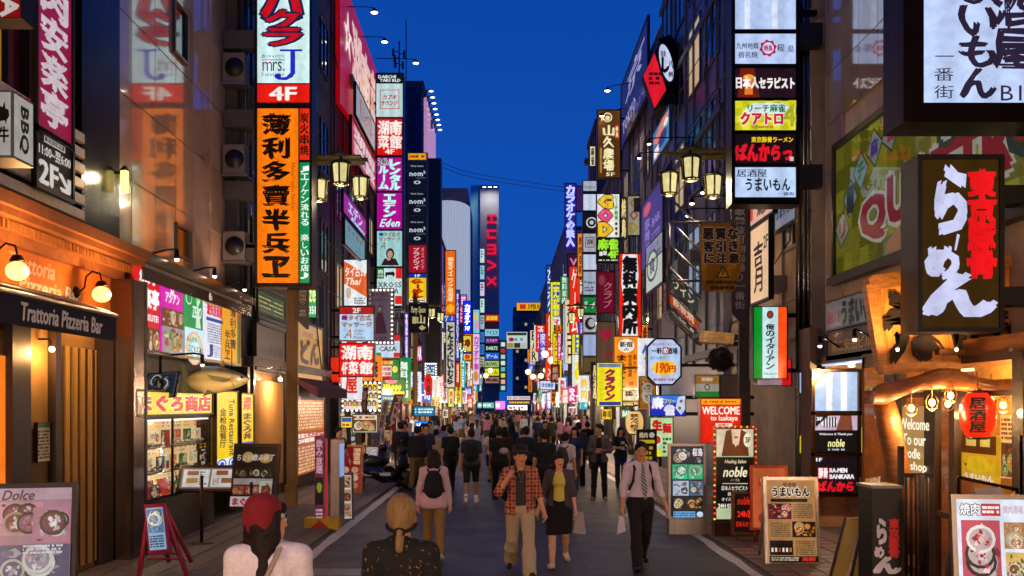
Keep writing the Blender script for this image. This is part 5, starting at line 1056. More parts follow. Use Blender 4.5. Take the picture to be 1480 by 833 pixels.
# far left signs
sg('amber vertical dining sign 個室ダイニング with a round sun at its foot', (644, 363, 658, 455), 82, [((644, 363, 658, 455), 'e86808', [('v', '個室ダイニング居酒屋', 647, 372, 655, 436, 'ffe0a0', B), ('c', 651, 446, 6, 6, 'ffb020')])], casing='6a4030')
sg('white vertical sign with big black kana とんぶつにいむら', (645, 466, 657, 560), 78, [((645, 466, 657, 560), 'f0ece0', [('v', 'とんぶつにいむら', 647, 470, 655, 556, '181410', {'b': .07})])], lit='dim')
sg('narrow blue and violet DVD sign running down beside the amber one', (659, 420, 664, 522), 92, [((659, 420, 664, 522), '3838a0', [('v', 'まんが喫茶DVD鑑賞', 660, 424, 663, 518, 'e0d8f8', B)])])
sg('bright blue カラオケ747 vertical sign', (670, 436, 681, 482), 100, [((670, 436, 681, 482), '0818c8', [('v', 'カラオケ', 672, 440, 679, 470, 'f0f4ff', {'b': .06}), ('t', '747', 672, 472, 679, 478, 'f0f4ff', B)])], lit='hot')
sg('small magenta sign above the blue カラオケ sign', (666, 427, 674, 442), 105, [((666, 427, 674, 442), 'd060d0', [('L', 667, 429, 673, 440, 3, 'fff0ff')])])
sg('yellow picture sign under the blue カラオケ sign', (670, 486, 681, 520), 98, [((670, 486, 681, 520), 'e8c840', [('c', 676, 496, 4, 6, '803018'), ('r', 670, 508, 681, 512, '2030a0'), ('c', 675.5, 516, 4, 3.5, 'e04018')])])
sg('cyan picture sign high above the pink カラオケ sign', (684, 448, 693, 482), 118, [((684, 448, 693, 482), '80c8e0', [('c', 688, 458, 3, 6, 'e8c060'), ('c', 690, 470, 2.6, 6, 'e890b0')])])
sg('pink and white カラオケ vertical sign', (684, 483, 693, 556), 116, [((684, 483, 693, 556), 'e8d0f0', [('v', 'カラオケ館', 685.5, 486, 691.5, 535, 'c838b0', {'b': .06}), ('c', 688, 544, 3.4, 8, 'e08838')])])
sg('tiny red fringed sign beside the white kana sign', (659, 524, 664, 558), 88, [((659, 524, 664, 558), 'c02818', [('v', '居酒屋', 660, 527, 663, 553, 'fff0d0')])])
sg('red restaurant sign below the white kana sign', (648, 562, 656, 588), 74, [((648, 562, 656, 588), 'e8e070', [('v', '焼鳥', 650, 565, 654, 585, 'c82010', B)])])
# tilted nobori flags
def flag(x, y0, y1, w, lean, Y, label, col, items, cat='banner', z0=0):
    t = thing('nobori_flag', label, cat, (px(x, Y), Y, 0)); m = MB('e0e0e0'); a = at(x, y1 + 12, Y); a.z = 0; b = at(x + lean * 1.15, y0 - 2, Y); m.tube([a, b], .015, 5); m.build('pole', 'paint', t)
    tl, bl = at(x + lean, y0, Y), at(x, y1, Y); F = Face(tl, tl + Vector((w * Y / FPX, 0, 0)), bl, (0, 0, 100, 100)); m = MB(col); n = 6
    for i in range(n):
        q0, q1 = 100 * i / n, 100 * (i + 1) / n; w0, w1 = .03 * math.sin(i), .03 * math.sin(i + 1); m.add([F.P(0, q1, w1), F.P(100, q1, -w1), F.P(100, q0, -w0), F.P(0, q0, w0)], [(0, 1, 2, 3)], None)
    m.build('cloth', 'fabric', t); F.o = F.o + F.n * .04; draw(F, items, t, 'paint'); return t
flag(556, 570, 622, 13, 14, 30, 'leaning red white and green PIZZA flag in front of the photo sign', 'd02020', [('r', 0, 0, 30, 100, '206838'), ('t', 'PIZZA', 36, 6, 88, 90, 'f4ece8', {'rot': 1, 'b': .05})])
flag(545, 578, 622, 9, 9, 29, 'leaning pale grey flag with brown characters beside the PIZZA flag', 'b8b4b4', [('v', '世界食堂', 20, 6, 80, 90, '603830')])
flag(520, 560, 640, 8, 4, 32, 'thin dark red flag left of the leaning grey one', '701828', [('v', '湖南菜館', 20, 6, 80, 80, 'e0b0a0')])
# boards at street level, left
board('dessert menu board with pink and lilac photographs leaning at the bottom left corner', 42, 845, .62, .86, [('r', 0, 0, 100, 12, 'c8a8b8'), ('t', 'Dolce', 8, 2, 50, 12, '5a3040', {'sh': .3}), ('F', 2, 14, 62, 48, 5, ['d898a8', 'a83848', 'f0c8d0', '7c9030', 'c88098'], 21), ('F', 50, 20, 100, 56, 4, ['c888a0', 'e8d8d8', 'f4f0ee', 'b06070'], 22), ('F', 0, 58, 100, 100, 7, ['5c5c80', 'e8e0e8', 'c8c8d8', '8a7a98', 'd0a0a8'], 24), ('L', 40, 58, 92, 68, 3, 'f4f0f8')], col='b88898', Y=8.4, yaw=.25, tilt=.15, frame='2a1a18', lit='dim', z0=.62, legs='a', mat='wood')
st = thing('folding_display', 'pink folding stand holding a narrow lit screen, beside the fish showcase', 'display stand', (-4.5, 12.2, 0))
m = MB('b02848')
Yq = 12.2; P = lambda x, y, dy=0: at(x, y, Yq) + Vector((0, dy, 0))
legs_ = [[P(215, 738), P(205, 832, -.1)], [P(236, 738), P(276, 836, -.1)], [P(220, 738, .1), P(222, 822, .55)], [P(236, 738, .1), P(256, 822, .55)]]
for l in legs_: m = MB('b02848'); m.tube(l, .03, 6); m.build('leg', 'paint', st)
m = MB('b02848'); m.tube([P(217, 770), P(249, 770)], .018, 6); m.tube([P(213, 800), P(262, 800)], .018, 6); m.tube([P(211, 808), P(268, 808)], .014, 6); m.build('rung', 'paint', st, kind='stuff')
o1, o2, o3 = P(214, 734, -.08), P(238, 732, -.08), P(226, 792, -.22); F_ = Face(o1, o2, o3, (0, 0, 100, 100)); m = MB('b02848'); m.prism([F_.P(-14, -10, -.02), F_.P(114, -10, -.02), F_.P(114, 110, -.02), F_.P(-14, 110, -.02)], F_.n * -.05); m.build('frame', 'paint', st)
m = MB('88a8c8'); m.quad(F_.P(0, 100), F_.P(100, 100), F_.P(100, 0), F_.P(0, 0)); pn = m.build('screen', 'lit', st); draw(F_, [('F', 4, 4, 96, 60, 4, ['5878a0', 'e8e0c0', 'c09068', '8fb8d8'], 5), ('L', 8, 66, 92, 96, 5, '303848')], pn, 'ink', 'picture')
board('open menu book on a stand in front of the lit fish showcase', 290, 778, .95, .36, [('r', 4, 8, 48, 92, 'e8e4e0'), ('r', 52, 8, 96, 92, 'e8e4e0'), ('r', 10, 16, 30, 36, 'b06838'), ('r', 10, 50, 30, 74, 'c09048'), ('L', 32, 16, 46, 84, 6, '504848'), ('r', 60, 14, 80, 36, 'a85830'), ('r', 70, 50, 90, 74, '986040'), ('L', 56, 50, 68, 84, 5, '504848')], col='8a8078', Y=15.2, tilt=.45, frame='3a2418', lit='dim', z0=.95, legs='post')
board('tilted dark poster board with food photos and a まぐろ strip at its foot', 362, 768, .68, .98, [('r', 0, 0, 100, 36, '14100e'), ('c', 30, 18, 14, 9, 'c8a868'), ('c', 74, 20, 16, 8, 'b89048'), ('t', 'ちょい飲み横丁', 4, 13, 96, 24, 'd8d0c0', {'b': .03, 'sh': .2}), ('F', 2, 38, 32, 52, 3, ['201814', '6a5030', '98784a'], 2), ('F', 35, 38, 65, 52, 3, ['201814', '6a5030', '98784a'], 3), ('F', 68, 38, 98, 52, 3, ['201814', '786040', '506030'], 4), ('r', 2, 54, 98, 64, 'a89c9c'), ('F', 2, 66, 30, 80, 2, ['a04028', 'd08058'], 6), ('F', 33, 66, 66, 80, 2, ['983820', 'c87048', 'f0d0b0'], 7), ('F', 68, 58, 98, 82, 1, ['b8c8b0', 'c81818', 'e83828', '409030'], 8), ('r', 0, 84, 100, 100, 'd8ccd0'), ('t', 'まぐろ商店', 6, 86, 94, 98, 'c01820', {'b': .06})], col='282020', Y=15.4, yaw=-.12, tilt=.18, frame='3a3030', lit='dim', z0=.58, legs='post')
# narrow standing banners on a yellow base
stn = thing('banner_stand', 'narrow pink menu banner standing on a yellow and red base by the lamp post', 'banner stand', ground(462, 768)); gq = ground(462, 766); Yb = gq.y
m = MB('d8a818'); m.box(px(440, Yb), px(489, Yb), Yb, Yb + .32, 0, .2); m.build('base', 'paint', stn); m = MB('c02818'); m.prism([at(448, 764, Yb - .004), at(476, 764, Yb - .004), at(462, 752, Yb - .004)], (0, -.004, 0)); m.build('arrow', 'paint', stn)
def slab(root, x0, y0, x1, y1, Y, col, items, lit='dim', nm='panel', dx=0):
    tl, tr, bl = at(x0 - dx, y0, Y), at(x1 - dx, y0, Y), at(x0, y1, Y); F = Face(tl, tr, bl, (0, 0, 100, 100)); m = MB(col); m.prism([F.P(0, 100), F.P(100, 100), F.P(100, 0), F.P(0, 0)], (0, .03, 0)); pn = m.build(nm, LITS[lit][0], root); draw(F, items, pn, LITS[lit][1])
slab(stn, 455, 630, 468, 755, Yb + .08, '7a2048', [('v', '飲み放題', 16, 4, 84, 44, 'e8b0c0', B), ('r', 6, 48, 94, 80, '201018'), ('c', 50, 60, 30, 6, '98a028'), ('L', 12, 84, 88, 97, 3, 'e0c0c0')])
slab(stn, 470, 634, 473, 755, Yb + .1, 'c02828', [])
gr = thing('sign_board', 'tall grey edge-on sign board with a blue lit face beside the pink banner', 'sign', (px(486, 17.4), 17.4, 0)); m = MB('8a8080'); m.box(px(478, 17.4), px(490, 17.4), 17.4, 18.0, .02, pz(636, 17.4)); m.build('casing', 'metal', gr); m = MB('88a8e0'); X_ = px(490, 17.4) + .002; m.quad((X_, 17.45, .9), (X_, 17.95, .9), (X_, 17.95, 1.5), (X_, 17.45, 1.5)); m.build('panel', 'lit', gr)
board('leaning strip of food photographs at the foot of the grey sign board', 500, 752, .22, .85, [('F', 4, 2, 96, 30, 3, ['c8a080', 'a83820', 'f0d0a0'], 1), ('F', 4, 34, 96, 62, 3, ['c8a080', 'a83820', 'f0d0a0'], 2), ('F', 4, 66, 96, 98, 3, ['c8a080', 'c85030', 'f0d0a0'], 5)], yaw=.2, tilt=.3, frame='7a6860', lit='dim', z0=.03, legs='a')
board('red chinese menu A-board with round dishes standing behind the grey board', 506, 714, .52, 1.12, [('v', '湖南菜館', 62, 3, 94, 40, 'f0c890', BS), ('c', 26, 52, 17, 7, 'd0b088'), ('c', 70, 52, 17, 7, 'c8a070'), ('c', 26, 70, 17, 7, 'b08858'), ('c', 70, 70, 17, 7, 'd8b890'), ('c', 26, 87, 17, 7, 'c09060'), ('c', 70, 87, 17, 7, 'b88050'), ('L', 8, 60, 90, 63, 1, 'f0d0a0')], col='98141c', tilt=.16, frame='b88848', lit='dim', z0=.06, mat='wood')
board('white rimmed round-logo sign カブキラウンジ low by the scooter', 541, 690, .5, .42, [('c', 50, 50, 34, 40, '282028'), ('c', 50, 50, 31, 37, 'd8d0d0'), ('t', 'カブキ', 30, 30, 70, 46, '802030', B), ('t', 'ラウンジ', 26, 52, 74, 68, '802030', B)], col='c8c0c0', frame='705860', lit='dim', z0=.5, legs='a')
pb2 = board('bright blue poster lightbox of a smiling woman with red bulbs on its edge', 612, 668, .62, 1.2, [('r', 0, 0, 100, 60, '1868e0'), ('t', 'LIVE', 10, 5, 60, 12, 'ffffff', B), ('L', 10, 14, 80, 20, 1, 'e0f0ff'), ('c', 50, 48, 22, 16, '281818'), ('c', 50, 50, 13, 11, 'f0c8a8'), ('p', [(14, 88), (30, 66), (70, 66), (86, 88)], 'f0f0f4'), ('r', 0, 88, 100, 100, '50b0e0'), ('c', 24, 30, 5, 4, 'f0f8ff'), ('c', 80, 32, 5, 4, 'f0f8ff')], col='2888e8', frame='30a0c0', lit='hot', z0=.35, legs='box')
sg('teal lettered lightbox above the blue poster', (598, 588, 628, 601), 36, [((598, 588, 628, 601), '1878a0', [('L', 600, 590, 626, 598, 2, 'e0f8ff')])])
board('small white menu easel just left of the blue poster', 590, 690, .42, .9, [('L', 8, 6, 92, 40, 5, '604858'), ('F', 8, 44, 92, 94, 5, FOODP, 15)], col='a89098', frame='b8b0b0', lit='dim', tilt=.12)
sg('lit seafood display panel low on the left wall above the round-logo sign', (510, 600, 545, 625), 31, [((510, 600, 545, 625), 'd8d0b0', [('F', 511, 607, 544, 624, 7, FOODP, 31), ('L', 512, 601, 542, 606, 1, 'c02020')])])
sg('yellow and blue strip panel with photos left of the seafood display', (493, 603, 509, 618), 30, [((493, 603, 509, 618), 'e8d040', [('r', 494, 604, 508, 610, '2850a0'), ('L', 495, 612, 507, 617, 1, 'c03020')])])
# scooter
def scooter(loc, yaw):
    t = thing('scooter', 'dark scooter parked across the white line on the left', 'scooter', loc, rz=yaw); m = MB('14141c')
    m.tube([(-.62, 0, .62), (-.2, 0, .74), (.15, 0, .72)], [.13, .17, .12], 10); m.build('seat', 'paint', t, local=True)
    m = MB('1c1c26'); m.tube([(-.85, 0, .62), (-.55, 0, .52), (-.1, 0, .45), (.1, 0, .3), (.45, 0, .3)], [.06, .17, .19, .15, .13], 12); m.tube([(.5, 0, .3), (.62, 0, .6), (.6, 0, .95)], [.2, .2, .12], 12); m.ball((.62, 0, 1.0), .15, 12, 8, sc=(1, 1.1, .7)); m.build('body', 'gloss', t, local=True)
    for x in (-.6, .78):
        w = MB('0c0c0c'); w.lathe((x, 0, .24), [(.15, -.05), (.235, -.045), (.245, 0), (.235, .045), (.15, .05)], 20, axis='y'); wo = w.build('wheel', 'paint', t, local=True); r = MB('8a8a90'); r.lathe((x, 0, .24), [(.13, -.03), (.15, -.055), (.15, .055), (.13, .03)], 14, axis='y'); r.build('rim', 'metal', wo, local=True)
    h = MB('888890'); h.tube([(.5, -.34, 1.06), (.6, -.1, 1.02), (.6, .1, 1.02), (.5, .34, 1.06)], .016, 6); h.build('handlebar', 'metal', t, local=True)
    for s in (-1, 1): h = MB('181818'); h.tube([(.56, s * .24, 1.05), (.58, s * .3, 1.22)], .007, 4); h.ball((.58, s * .31, 1.26), .055, 8, 6, sc=(.4, 1.2, .8)); h.build('mirror', 'gloss', t, local=True)
    l = MB('d8d8e0'); l.ball((.75, 0, .98), .075, 10, 8, sc=(.5, 1, .8)); l.build('headlight', 'gloss', t, local=True); l = MB('b8b8c0'); l.box(-.5, .3, -.16, -.15, .36, .44); l.build('trim', 'metal', t, local=True)
    l = MB('a01010'); l.ball((-.84, 0, .62), .05, 8, 6); l.build('tail_light', 'gloss', t, local=True)
    return t
scooter((-3.25, 25.4, 0), .12)
s2 = copy_thing(bpy.data.objects['scooter'], (-3.95, 27.2, 0), .5, 'second dark scooter parked behind the first against the menu boards')
# ---------------------------------------------------------------- right row
# 1. corner building with the mah-jong parlour window
q1, q1w = building(1, 5, 17.6, 14, '8a7a6c', 'tan tiled building with the big yellow-green mah-jong parlour window', X=5.86, fin='wall', z0=2.96, seed=-1)
a = onwall(1205, 212, 5.8)
for i in range(14):          # cladding panels left of and above the window
    for j in range(12):
        y0_, z0_ = 7.0 + i * .8, 3.6 + j * .9
        if y0_ + .8 < 17.0 and z0_ < 6.6: continue
        m = MB('b49c88' if (i * 3 + j) % 4 else 'bca48c'); m.box(5.8, 5.86, 0, .785, 0, .885)
        if y0_ + .785 > 17.6: continue
        o = m.build('panel', 'polished', q1w, local=True); o.location = Vector((0, y0_, z0_)) - q1.location
m = MB('6c5648'); m.box(7.3, 7.5, 14.4, 18.2, 0, 2.95); m.box(5.86, 7.5, 17.62, 17.8, 0, 3.0); m.box(5.5, 5.62, 17.35, 18.2, 0, 3.6); m.build('pier', 'wall', q1)
wd = thing('parlour_window', 'wide window covered in a yellow-green checker print with QUATTRO and リーチ麻雀 lettering', 'window', (5.8, 14, 4.4))
X = 5.79; zt, zb = 6.62, 4.42; y0_, y1_ = 7.4, 16.85
m = MB('7a7c20'); m.box(5.8, 5.84, y0_, y1_, zb, zt); pn = m.build('film', 'lit_glow', wd)
F_ = Face((5.797, y1_, zt), (5.797, y0_, zt), (5.797, y1_, zb), (0, 0, 400, 100))
it = []
for i in range(25):
    for j in range(6):
        c_ = ['a8a430', '848020', 'bab43a', '949028'][(i * 3 + j * 5 + (i * j) % 3) % 4]; it.append(('r', i * 16, j * 17, i * 16 + 16, min(100, j * 17 + 17), c_))
F_.step = .0004
class _A: pass
for k, (ch, cx_, cy_, rot) in enumerate((('リ', 20, 66, .55), ('ー', 36, 46, .65), ('チ', 56, 30, .8), ('麻', 80, 20, 1.0), ('雀', 106, 17, 1.25))):
    a_ = 1.25 - rot * .55; c, s = math.cos(a_), math.sin(a_); pts = [(cx_ + (x * c - y * s), cy_ + (x * s + y * c)) for x, y in ((-9, -9), (9, -9), (9, 9), (-9, 9))]; pts2 = [(cx_ + 1.15 * (x - cx_), cy_ + 1.15 * (y - cy_)) for x, y in pts]
    it += [('p', pts2, '28382c'), ('p', pts, '90a898'), ('t', ch, cx_ - 6, cy_ - 6, cx_ + 6, cy_ + 6, ['b02830', '303840', '188040', '4040b0', 'c02878'][k], {'b': .06})]
it += [('t', 'Q', 58, 54, 98, 84, 'a8202c', {'b': .06, 'out': 'd8d8c8', 'ow': .07}), ('t', 'UATTR', 104, 48, 250, 78, 'a8202c', {'b': .06, 'out': 'd8d8c8', 'ow': .07}), ('t', 'O', 250, 2, 310, 70, 'a8202c', {'b': .08, 'out': '30443c', 'ow': .08}), ('t', 'M', 180, 4, 240, 44, 'd8d8c8', {'out': '30443c'}), ('p', [(100, 92), (120, 82), (126, 100), (104, 104)], 'c88860'), ('p', [(320, 60), (350, 20), (356, 60), (380, 58), (350, 90)], 'c8c020')]
draw(F_, it, pn, 'ink_glow')
m = MB('4a4442'); m.box(5.72, 5.84, y0_, y1_, zt, zt + .1); m.box(5.66, 5.84, y0_, y1_ + .1, zb - .14, zb); m.box(5.74, 5.84, y1_, y1_ + .08, zb, zt); m.box(5.76, 5.84, 11.9, 11.96, zb, zt); m.build('frame', 'metal', wd)
m = MB('ffffff'); m.quad((5.775, y1_, zb), (5.775, y0_, zb), (5.775, y0_, zt), (5.775, y1_, zt)); m.build('pane', 'glass', wd)
# six-panel sign
YS = 17.5
def p6(y0, y1, col, items): return ((1062, y0, 1150, y1), col, items)
qs = [('r', 1062 + i * 11, 146 + j * 10.5, 1073 + i * 11, 156.5 + j * 10.5, 'c8c818') for i in range(8) for j in range(4) if (i + j) % 2]
sgR = lambda *a, **k: sign(*a, **k)
six = sgR('tall black-framed stack of six illuminated tenant panels over the right pavement', (1062, -20, 1150, 291), YS, [
 p6(-20, 42, 'b8ccf4', [('r', 1076, -20, 1084, 42, 'dce8ff'), ('r', 1116, -20, 1124, 42, 'dce8ff')]),  # pale stripes paint the glow of tubes behind the blank face
 p6(49, 92, 'bcd0fa', [('t', '九州地鶏', 1064, 62, 1096, 71, '303440', {'b': .02}), ('t', '宿名焼', 1067, 75, 1095, 84, '303440', {'b': .02}), ('p', [(1110 + 13 * math.cos(k * math.pi / 8 + .2) * (1 if k % 2 else .8), 70 + 13 * math.sin(k * math.pi / 8 + .2) * (1 if k % 2 else .8)) for k in range(16)], 'b81828'), ('c', 1110, 70, 8.4, 8.4, 'bcd0fa'), ('t', '焼鳥', 1104, 66, 1116, 74, 'b81828', B), ('t', '桜', 1123, 64, 1133, 75, '303440', {'b': .02}), ('t', '島', 1139, 66, 1147, 76, '303440', {'b': .02})]),
 p6(99, 141, '241018', [('p', [(1070, 99), (1090, 99), (1098, 141), (1066, 141)], '702008'), ('r', 1076, 115, 1088, 137, 'e87818'), ('c', 1082, 112, 8, 4, 'f8b030'), ('t', '日本人', 1064, 112, 1096, 128, 'f8f0f0', {'b': .06}), ('t', 'セラピスト', 1097, 113, 1148, 128, 'f8f0f0', {'b': .06})]),
 p6(146, 188, 'e0e030', qs + [('p', [(1076, 158), (1090, 150), (1130, 150), (1140, 156), (1132, 166), (1080, 166)], 'd8ecf4'), ('t', 'リーチ麻雀', 1080, 152, 1134, 163, '287848', B), ('t', 'クアトロ', 1070, 164, 1130, 181, 'd02838', {'b': .07, 'out': 'f8f8e8'}), ('t', '4', 1132, 152, 1148, 184, 'a8a830', {'b': .02}), ('t', 'Quattro', 1086, 182, 1116, 187, 'c02838')]),
 p6(194, 236, '180c10', [('t', '東京豚骨ラーメン', 1086, 198, 1146, 206, 'f8d018', {'b': .05}), ('t', 'ばんからっ', 1064, 209, 1144, 232, 'e81828', {'b': .07, 'brush': .04}), ('r', 1141, 227, 1147, 233, 'd8b0b8')]),
 p6(242, 285, 'bcd4fa', [('t', '居酒屋', 1065, 245, 1108, 256, '202430', {'b': .02}), ('t', 'うまいもん', 1078, 258, 1142, 276, '181c28', {'b': .04, 'brush': .04}), ('t', '一番街', 1124, 278, 1148, 283, '303440', {'b': .02})])], casing='181418', depth=.42, border=5, name='sign_stack', bracket=1)
m = MB('0e0c0e')
for y in (30, 236): m.box(px(1156, YS), 5.8, YS + .08, YS + .36, pz(y + 32, YS), pz(y, YS))
m.build('mount', 'paint', six, kind='stuff')
# basement izakaya sign, top right
YB = 10.0
sgR('big white lightbox reading 居酒屋うまいもん 一番街 B1 in the top right corner', (1330, -120, 1560, 152), YB, [((1336, -120, 1560, 148), 'c0d4fc', [('v', 'うまいもん', 1388, -86, 1440, 144, '2c2038', {'brush': .04, 'b': .04}), ('v', '居酒屋', 1437, -84, 1490, 102, '2c2038', {'brush': .04, 'b': .05}), ('v', '一番街', 1350, 70, 1378, 146, '302838', {'b': 0, 'gap': .25}), ('t', 'B1', 1446, 124, 1476, 146, '302838', {'b': 0})])], casing='241418', depth=.5, border=26, name='lightbox')
# らーめん box sign
YR = 10.4; zt, zb = pz(224, YR), pz(480, YR); xa, xb = px(1325, YR), px(1450, YR); rt = thing('box_sign', 'big brown box sign with white brush らーめん and red 東京豚骨', 'sign', ((xa + xb) / 2, YR, zb))
m = MB('1e1418'); m.box(xa, xb, YR + .012, YR + .42, zb, zt); b_ = .05; m.box(xa, xb, YR - .03, YR + .012, zb, zb + b_); m.box(xa, xb, YR - .03, YR + .012, zt - b_, zt); m.box(xa, xa + b_, YR - .03, YR + .012, zb + b_, zt - b_); m.box(xb - b_, xb, YR - .03, YR + .012, zb + b_, zt - b_); m.box(xb, 5.8, YR + .1, YR + .36, zb + .3, zb + .5); m.box(xb, 5.8, YR + .1, YR + .36, zt - .5, zt - .3); m.build('casing', 'paint', rt)
m = MB('382408'); m.box(xa + b_, xb - b_, YR, YR + .011, zb + b_, zt - b_); pn = m.build('panel', 'lit', rt)
draw(facing(1330, 230, 1446, 474, YR), [('t', 'ら', 1352, 246, 1396, 338, 'ccd0f4', {'b': .06, 'brush': .05, 'sh': .15}), ('p', [(1383, 338), (1387, 340), (1382, 362), (1379, 362)], 'ccd0f4'), ('t', 'め', 1338, 356, 1384, 402, 'ccd0f4', {'b': .06, 'brush': .05}), ('t', 'ん', 1336, 398, 1440, 457, 'ccd0f4', {'b': .06, 'brush': .06}), ('v', '東京豚骨', 1400, 246, 1437, 402, 'f0141c', {'b': .07, 'brush': .02, 'gap': .02})], pn, 'ink')
# carved wooden sign and roof beam of the noodle shop
nd = thing('carved_sign', 'huge golden wooden board with carved black うまいもん under the らーめん box', 'sign', (5.2, 10.9, 3.0))
Yw = 11.2
Pw = lambda x, y, d=0: at(x, y, Yw + d)
# boards, each slightly proud
tops = lambda x: 414 - (x - 1255) * .155 ; bots = lambda x: 537 - (x - 1276) * .075
edges = [1258, 1272, 1300, 1330, 1362, 1392, 1424, 1456, 1490, 1530, 1580]
for k in range(len(edges) - 1):
    x0_, x1_ = edges[k], edges[k + 1]; sl = lambda x, y: x + (18 * (1 - (x - 1258) / 330.)) * ((y - 414) / 120.)
    m = MB(random.choice(['e08a28', 'cc7a22', 'e89838'])); d = random.uniform(0, .02); q = [(sl(x0_, 414), tops(x0_) if k else tops(x0_) + 3), (sl(x1_, 414), tops(x1_)), (sl(x1_, 534), bots(x1_)), (sl(x0_, 534), bots(x0_))]
    m.prism([Pw(x, y, d) for x, y in q], (0, .1, 0)); m.build('plank', 'woodv', nd)
m = MB('c88030'); m.prism([Pw(1255, 404, -.05), Pw(1262, 398, -.05), Pw(1580, 348, -.05), Pw(1580, 364, -.05), Pw(1262, 420, -.05)], (0, .16, 0)); m.prism([Pw(1274, 528, -.05), Pw(1590, 502, -.05), Pw(1590, 518, -.05), Pw(1276, 542, -.05)], (0, .16, 0)); m.prism([Pw(1252, 412, -.045), Pw(1264, 408, -.045), Pw(1284, 534, -.045), Pw(1272, 536, -.045)], (0, .15, 0)); m.build('border', 'wood', nd)
draw(facing(1258, 400, 1580, 540, Yw - .02), [('t', 'う', 1280, 428, 1312, 520, '241408', {'brush': .05, 'b': .07}), ('t', 'ま', 1318, 440, 1362, 516, '241408', {'brush': .05, 'b': .07}), ('t', 'い', 1376, 440, 1412, 510, '241408', {'brush': .05, 'b': .07}), ('t', 'も', 1430, 440, 1464, 502, '241408', {'brush': .05, 'b': .07}), ('t', '居酒', 1468, 482, 1477, 506, 'd02818')], nd, 'matte')
for q, (x, l_) in enumerate(((4.35, 'left'), (5.0, 'middle'), (5.6, 'right'))): spotlamp(f"{l_} small lamp under the らーめん box lighting the carved board", (x, 10.74, 2.97), (x, 10.68, 2.93), (x, 11.2, 3.5), 12, (1, .62, .28), r=.018, group='lamps under the ramen box')  # lamps added here to throw light on the planks
bm = thing('curved_beam', 'thick curving driftwood eave beam over the noodle shop entrance', 'beam', (5.2, 10.7, 2.5))
Yb_ = 10.9; pts = [(1256, 571), (1275, 566), (1300, 560), (1325, 551), (1350, 545), (1375, 545), (1400, 551), (1430, 558), (1460, 560), (1500, 557), (1560, 560)]
m = MB('a8622a'); top_ = [at(x, y - 6, Yb_) for x, y in pts]; 
V = []; N = 10
for i, (x, y) in enumerate(pts):
    c_ = at(x, y + 3, Yb_); r = .1 + .02 * math.sin(i * 1.7) + (.0 if i else -.02)
    for j in range(N): q = 2 * math.pi * j / N; cq, sq = math.cos(q), math.sin(q); V.append(c_ + Vector((0, math.copysign(abs(cq) ** .5, cq) * .17, math.copysign(abs(sq) ** .55, sq) * r * (1 + .12 * math.sin(3 * q + i * 2)))))
m.add(V, [(i * N + j, i * N + (j + 1) % N, (i + 1) * N + (j + 1) % N, (i + 1) * N + j) for i in range(len(pts) - 1) for j in range(N)] + [tuple(range(N)), tuple((len(pts) - 1) * N + j for j in range(N))][:1], None, True)
m.build('beam', 'wood', bm); m = MB('7c4c24')
m.box(5.0, 5.9, Yb_ + .2, 12.6, 2.78, 2.84); m.build('soffit', 'wood', bm)
po = thing('timber_post', 'gnarled leaning timber post under the end of the curved beam', 'post', (4.4, 11.1, 0)); m = MB('8a5426'); pts = [(1302, 740), (1300, 700), (1294, 660), (1284, 610), (1276, 575)]; m.tube([at(1306, 800, 11.1)] + [at(x, y, 11.1) for x, y in pts], [.14, .14, .15, .13, .14, .12], 10); m.build('post', 'wood', po)
# noodle shop glazing
ns = thing('noodle_shop', 'warmly lit noodle shop front with glass doors and dark timber posts', 'shopfront', (5.6, 12, 0)); Xn = 5.3
m = MB('e8a850'); m.box(6.9, 6.95, 6, 14.3, .02, 2.9); m.box(5.3, 6.95, 14.2, 14.3, .02, 2.9, '8a5426'); m.build('interior_wall', 'matte', ns)
m = MB('7a4a20'); m.box(5.3, 7.0, 6, 14.3, 2.75, 2.95); m.build('ceiling', 'wood', ns); m = MB('4a3020'); m.box(5.3, 7, 6, 14.3, .026, .04); m.build('floor', 'wood', ns)
for (xa, xb) in ((1282, 1296), (1300, 1306), (1340, 1356), (1376, 1384), (1468, 1484)):
    y1_, y0_ = onwall(xa, 0, Xn).y, onwall(xb, 0, Xn).y; m = MB('2a160c'); m.box(Xn - .04, Xn + .04, y0_, y1_, .02, 2.75); m.build('post', 'woodv', ns)
m = MB('2a160c'); m.box(Xn - .03, Xn + .03, 6, 12.9, .02, .12); m.box(Xn - .03, Xn + .03, 6, 12.9, .85, .92); m.box(Xn - .03, Xn + .03, 6, 12.9, 2.3, 2.36); m.box(Xn - .03, Xn + .03, 6, 12.9, 2.68, 2.76); m.build('rail', 'wood', ns, kind='stuff')
m = MB('3a1c10'); m.box(Xn - .01, Xn + .01, 6, 11.2, .12, .85); m.build('kick_panel', 'wood', ns)
m = MB('ffffff'); m.quad((Xn, 14.2, .12), (Xn, 6, .12), (Xn, 6, 2.7), (Xn, 14.2, 2.7)); m.build('pane', 'glass', ns)
Fw = wface(Xn - .045, 1299, 603, 1345, 680); m = MB('c89850'); m.quad(*[Fw.P(x, y, -.02) for x, y in ((6, 102), (100, 102), (100, -20), (6, -20))]); m.build('etched_panel', 'lit_dim', ns)
draw(Fw, [('t', 'Welcome', 4, 2, 96, 22, 'fff4d8', {'b': .03}), ('t', 'To our', 14, 30, 86, 50, 'fff4d8', {'b': .03}), ('t', 'Noodle', 4, 56, 70, 74, 'fff4d8', {'b': .03}), ('t', 'shop', 40, 80, 90, 100, 'fff4d8', {'b': .03})], ns, 'ink')  # door lettering and the panel behind it glow in place of shop light
bq = ('X', lambda F, r, e, b, nx: None)
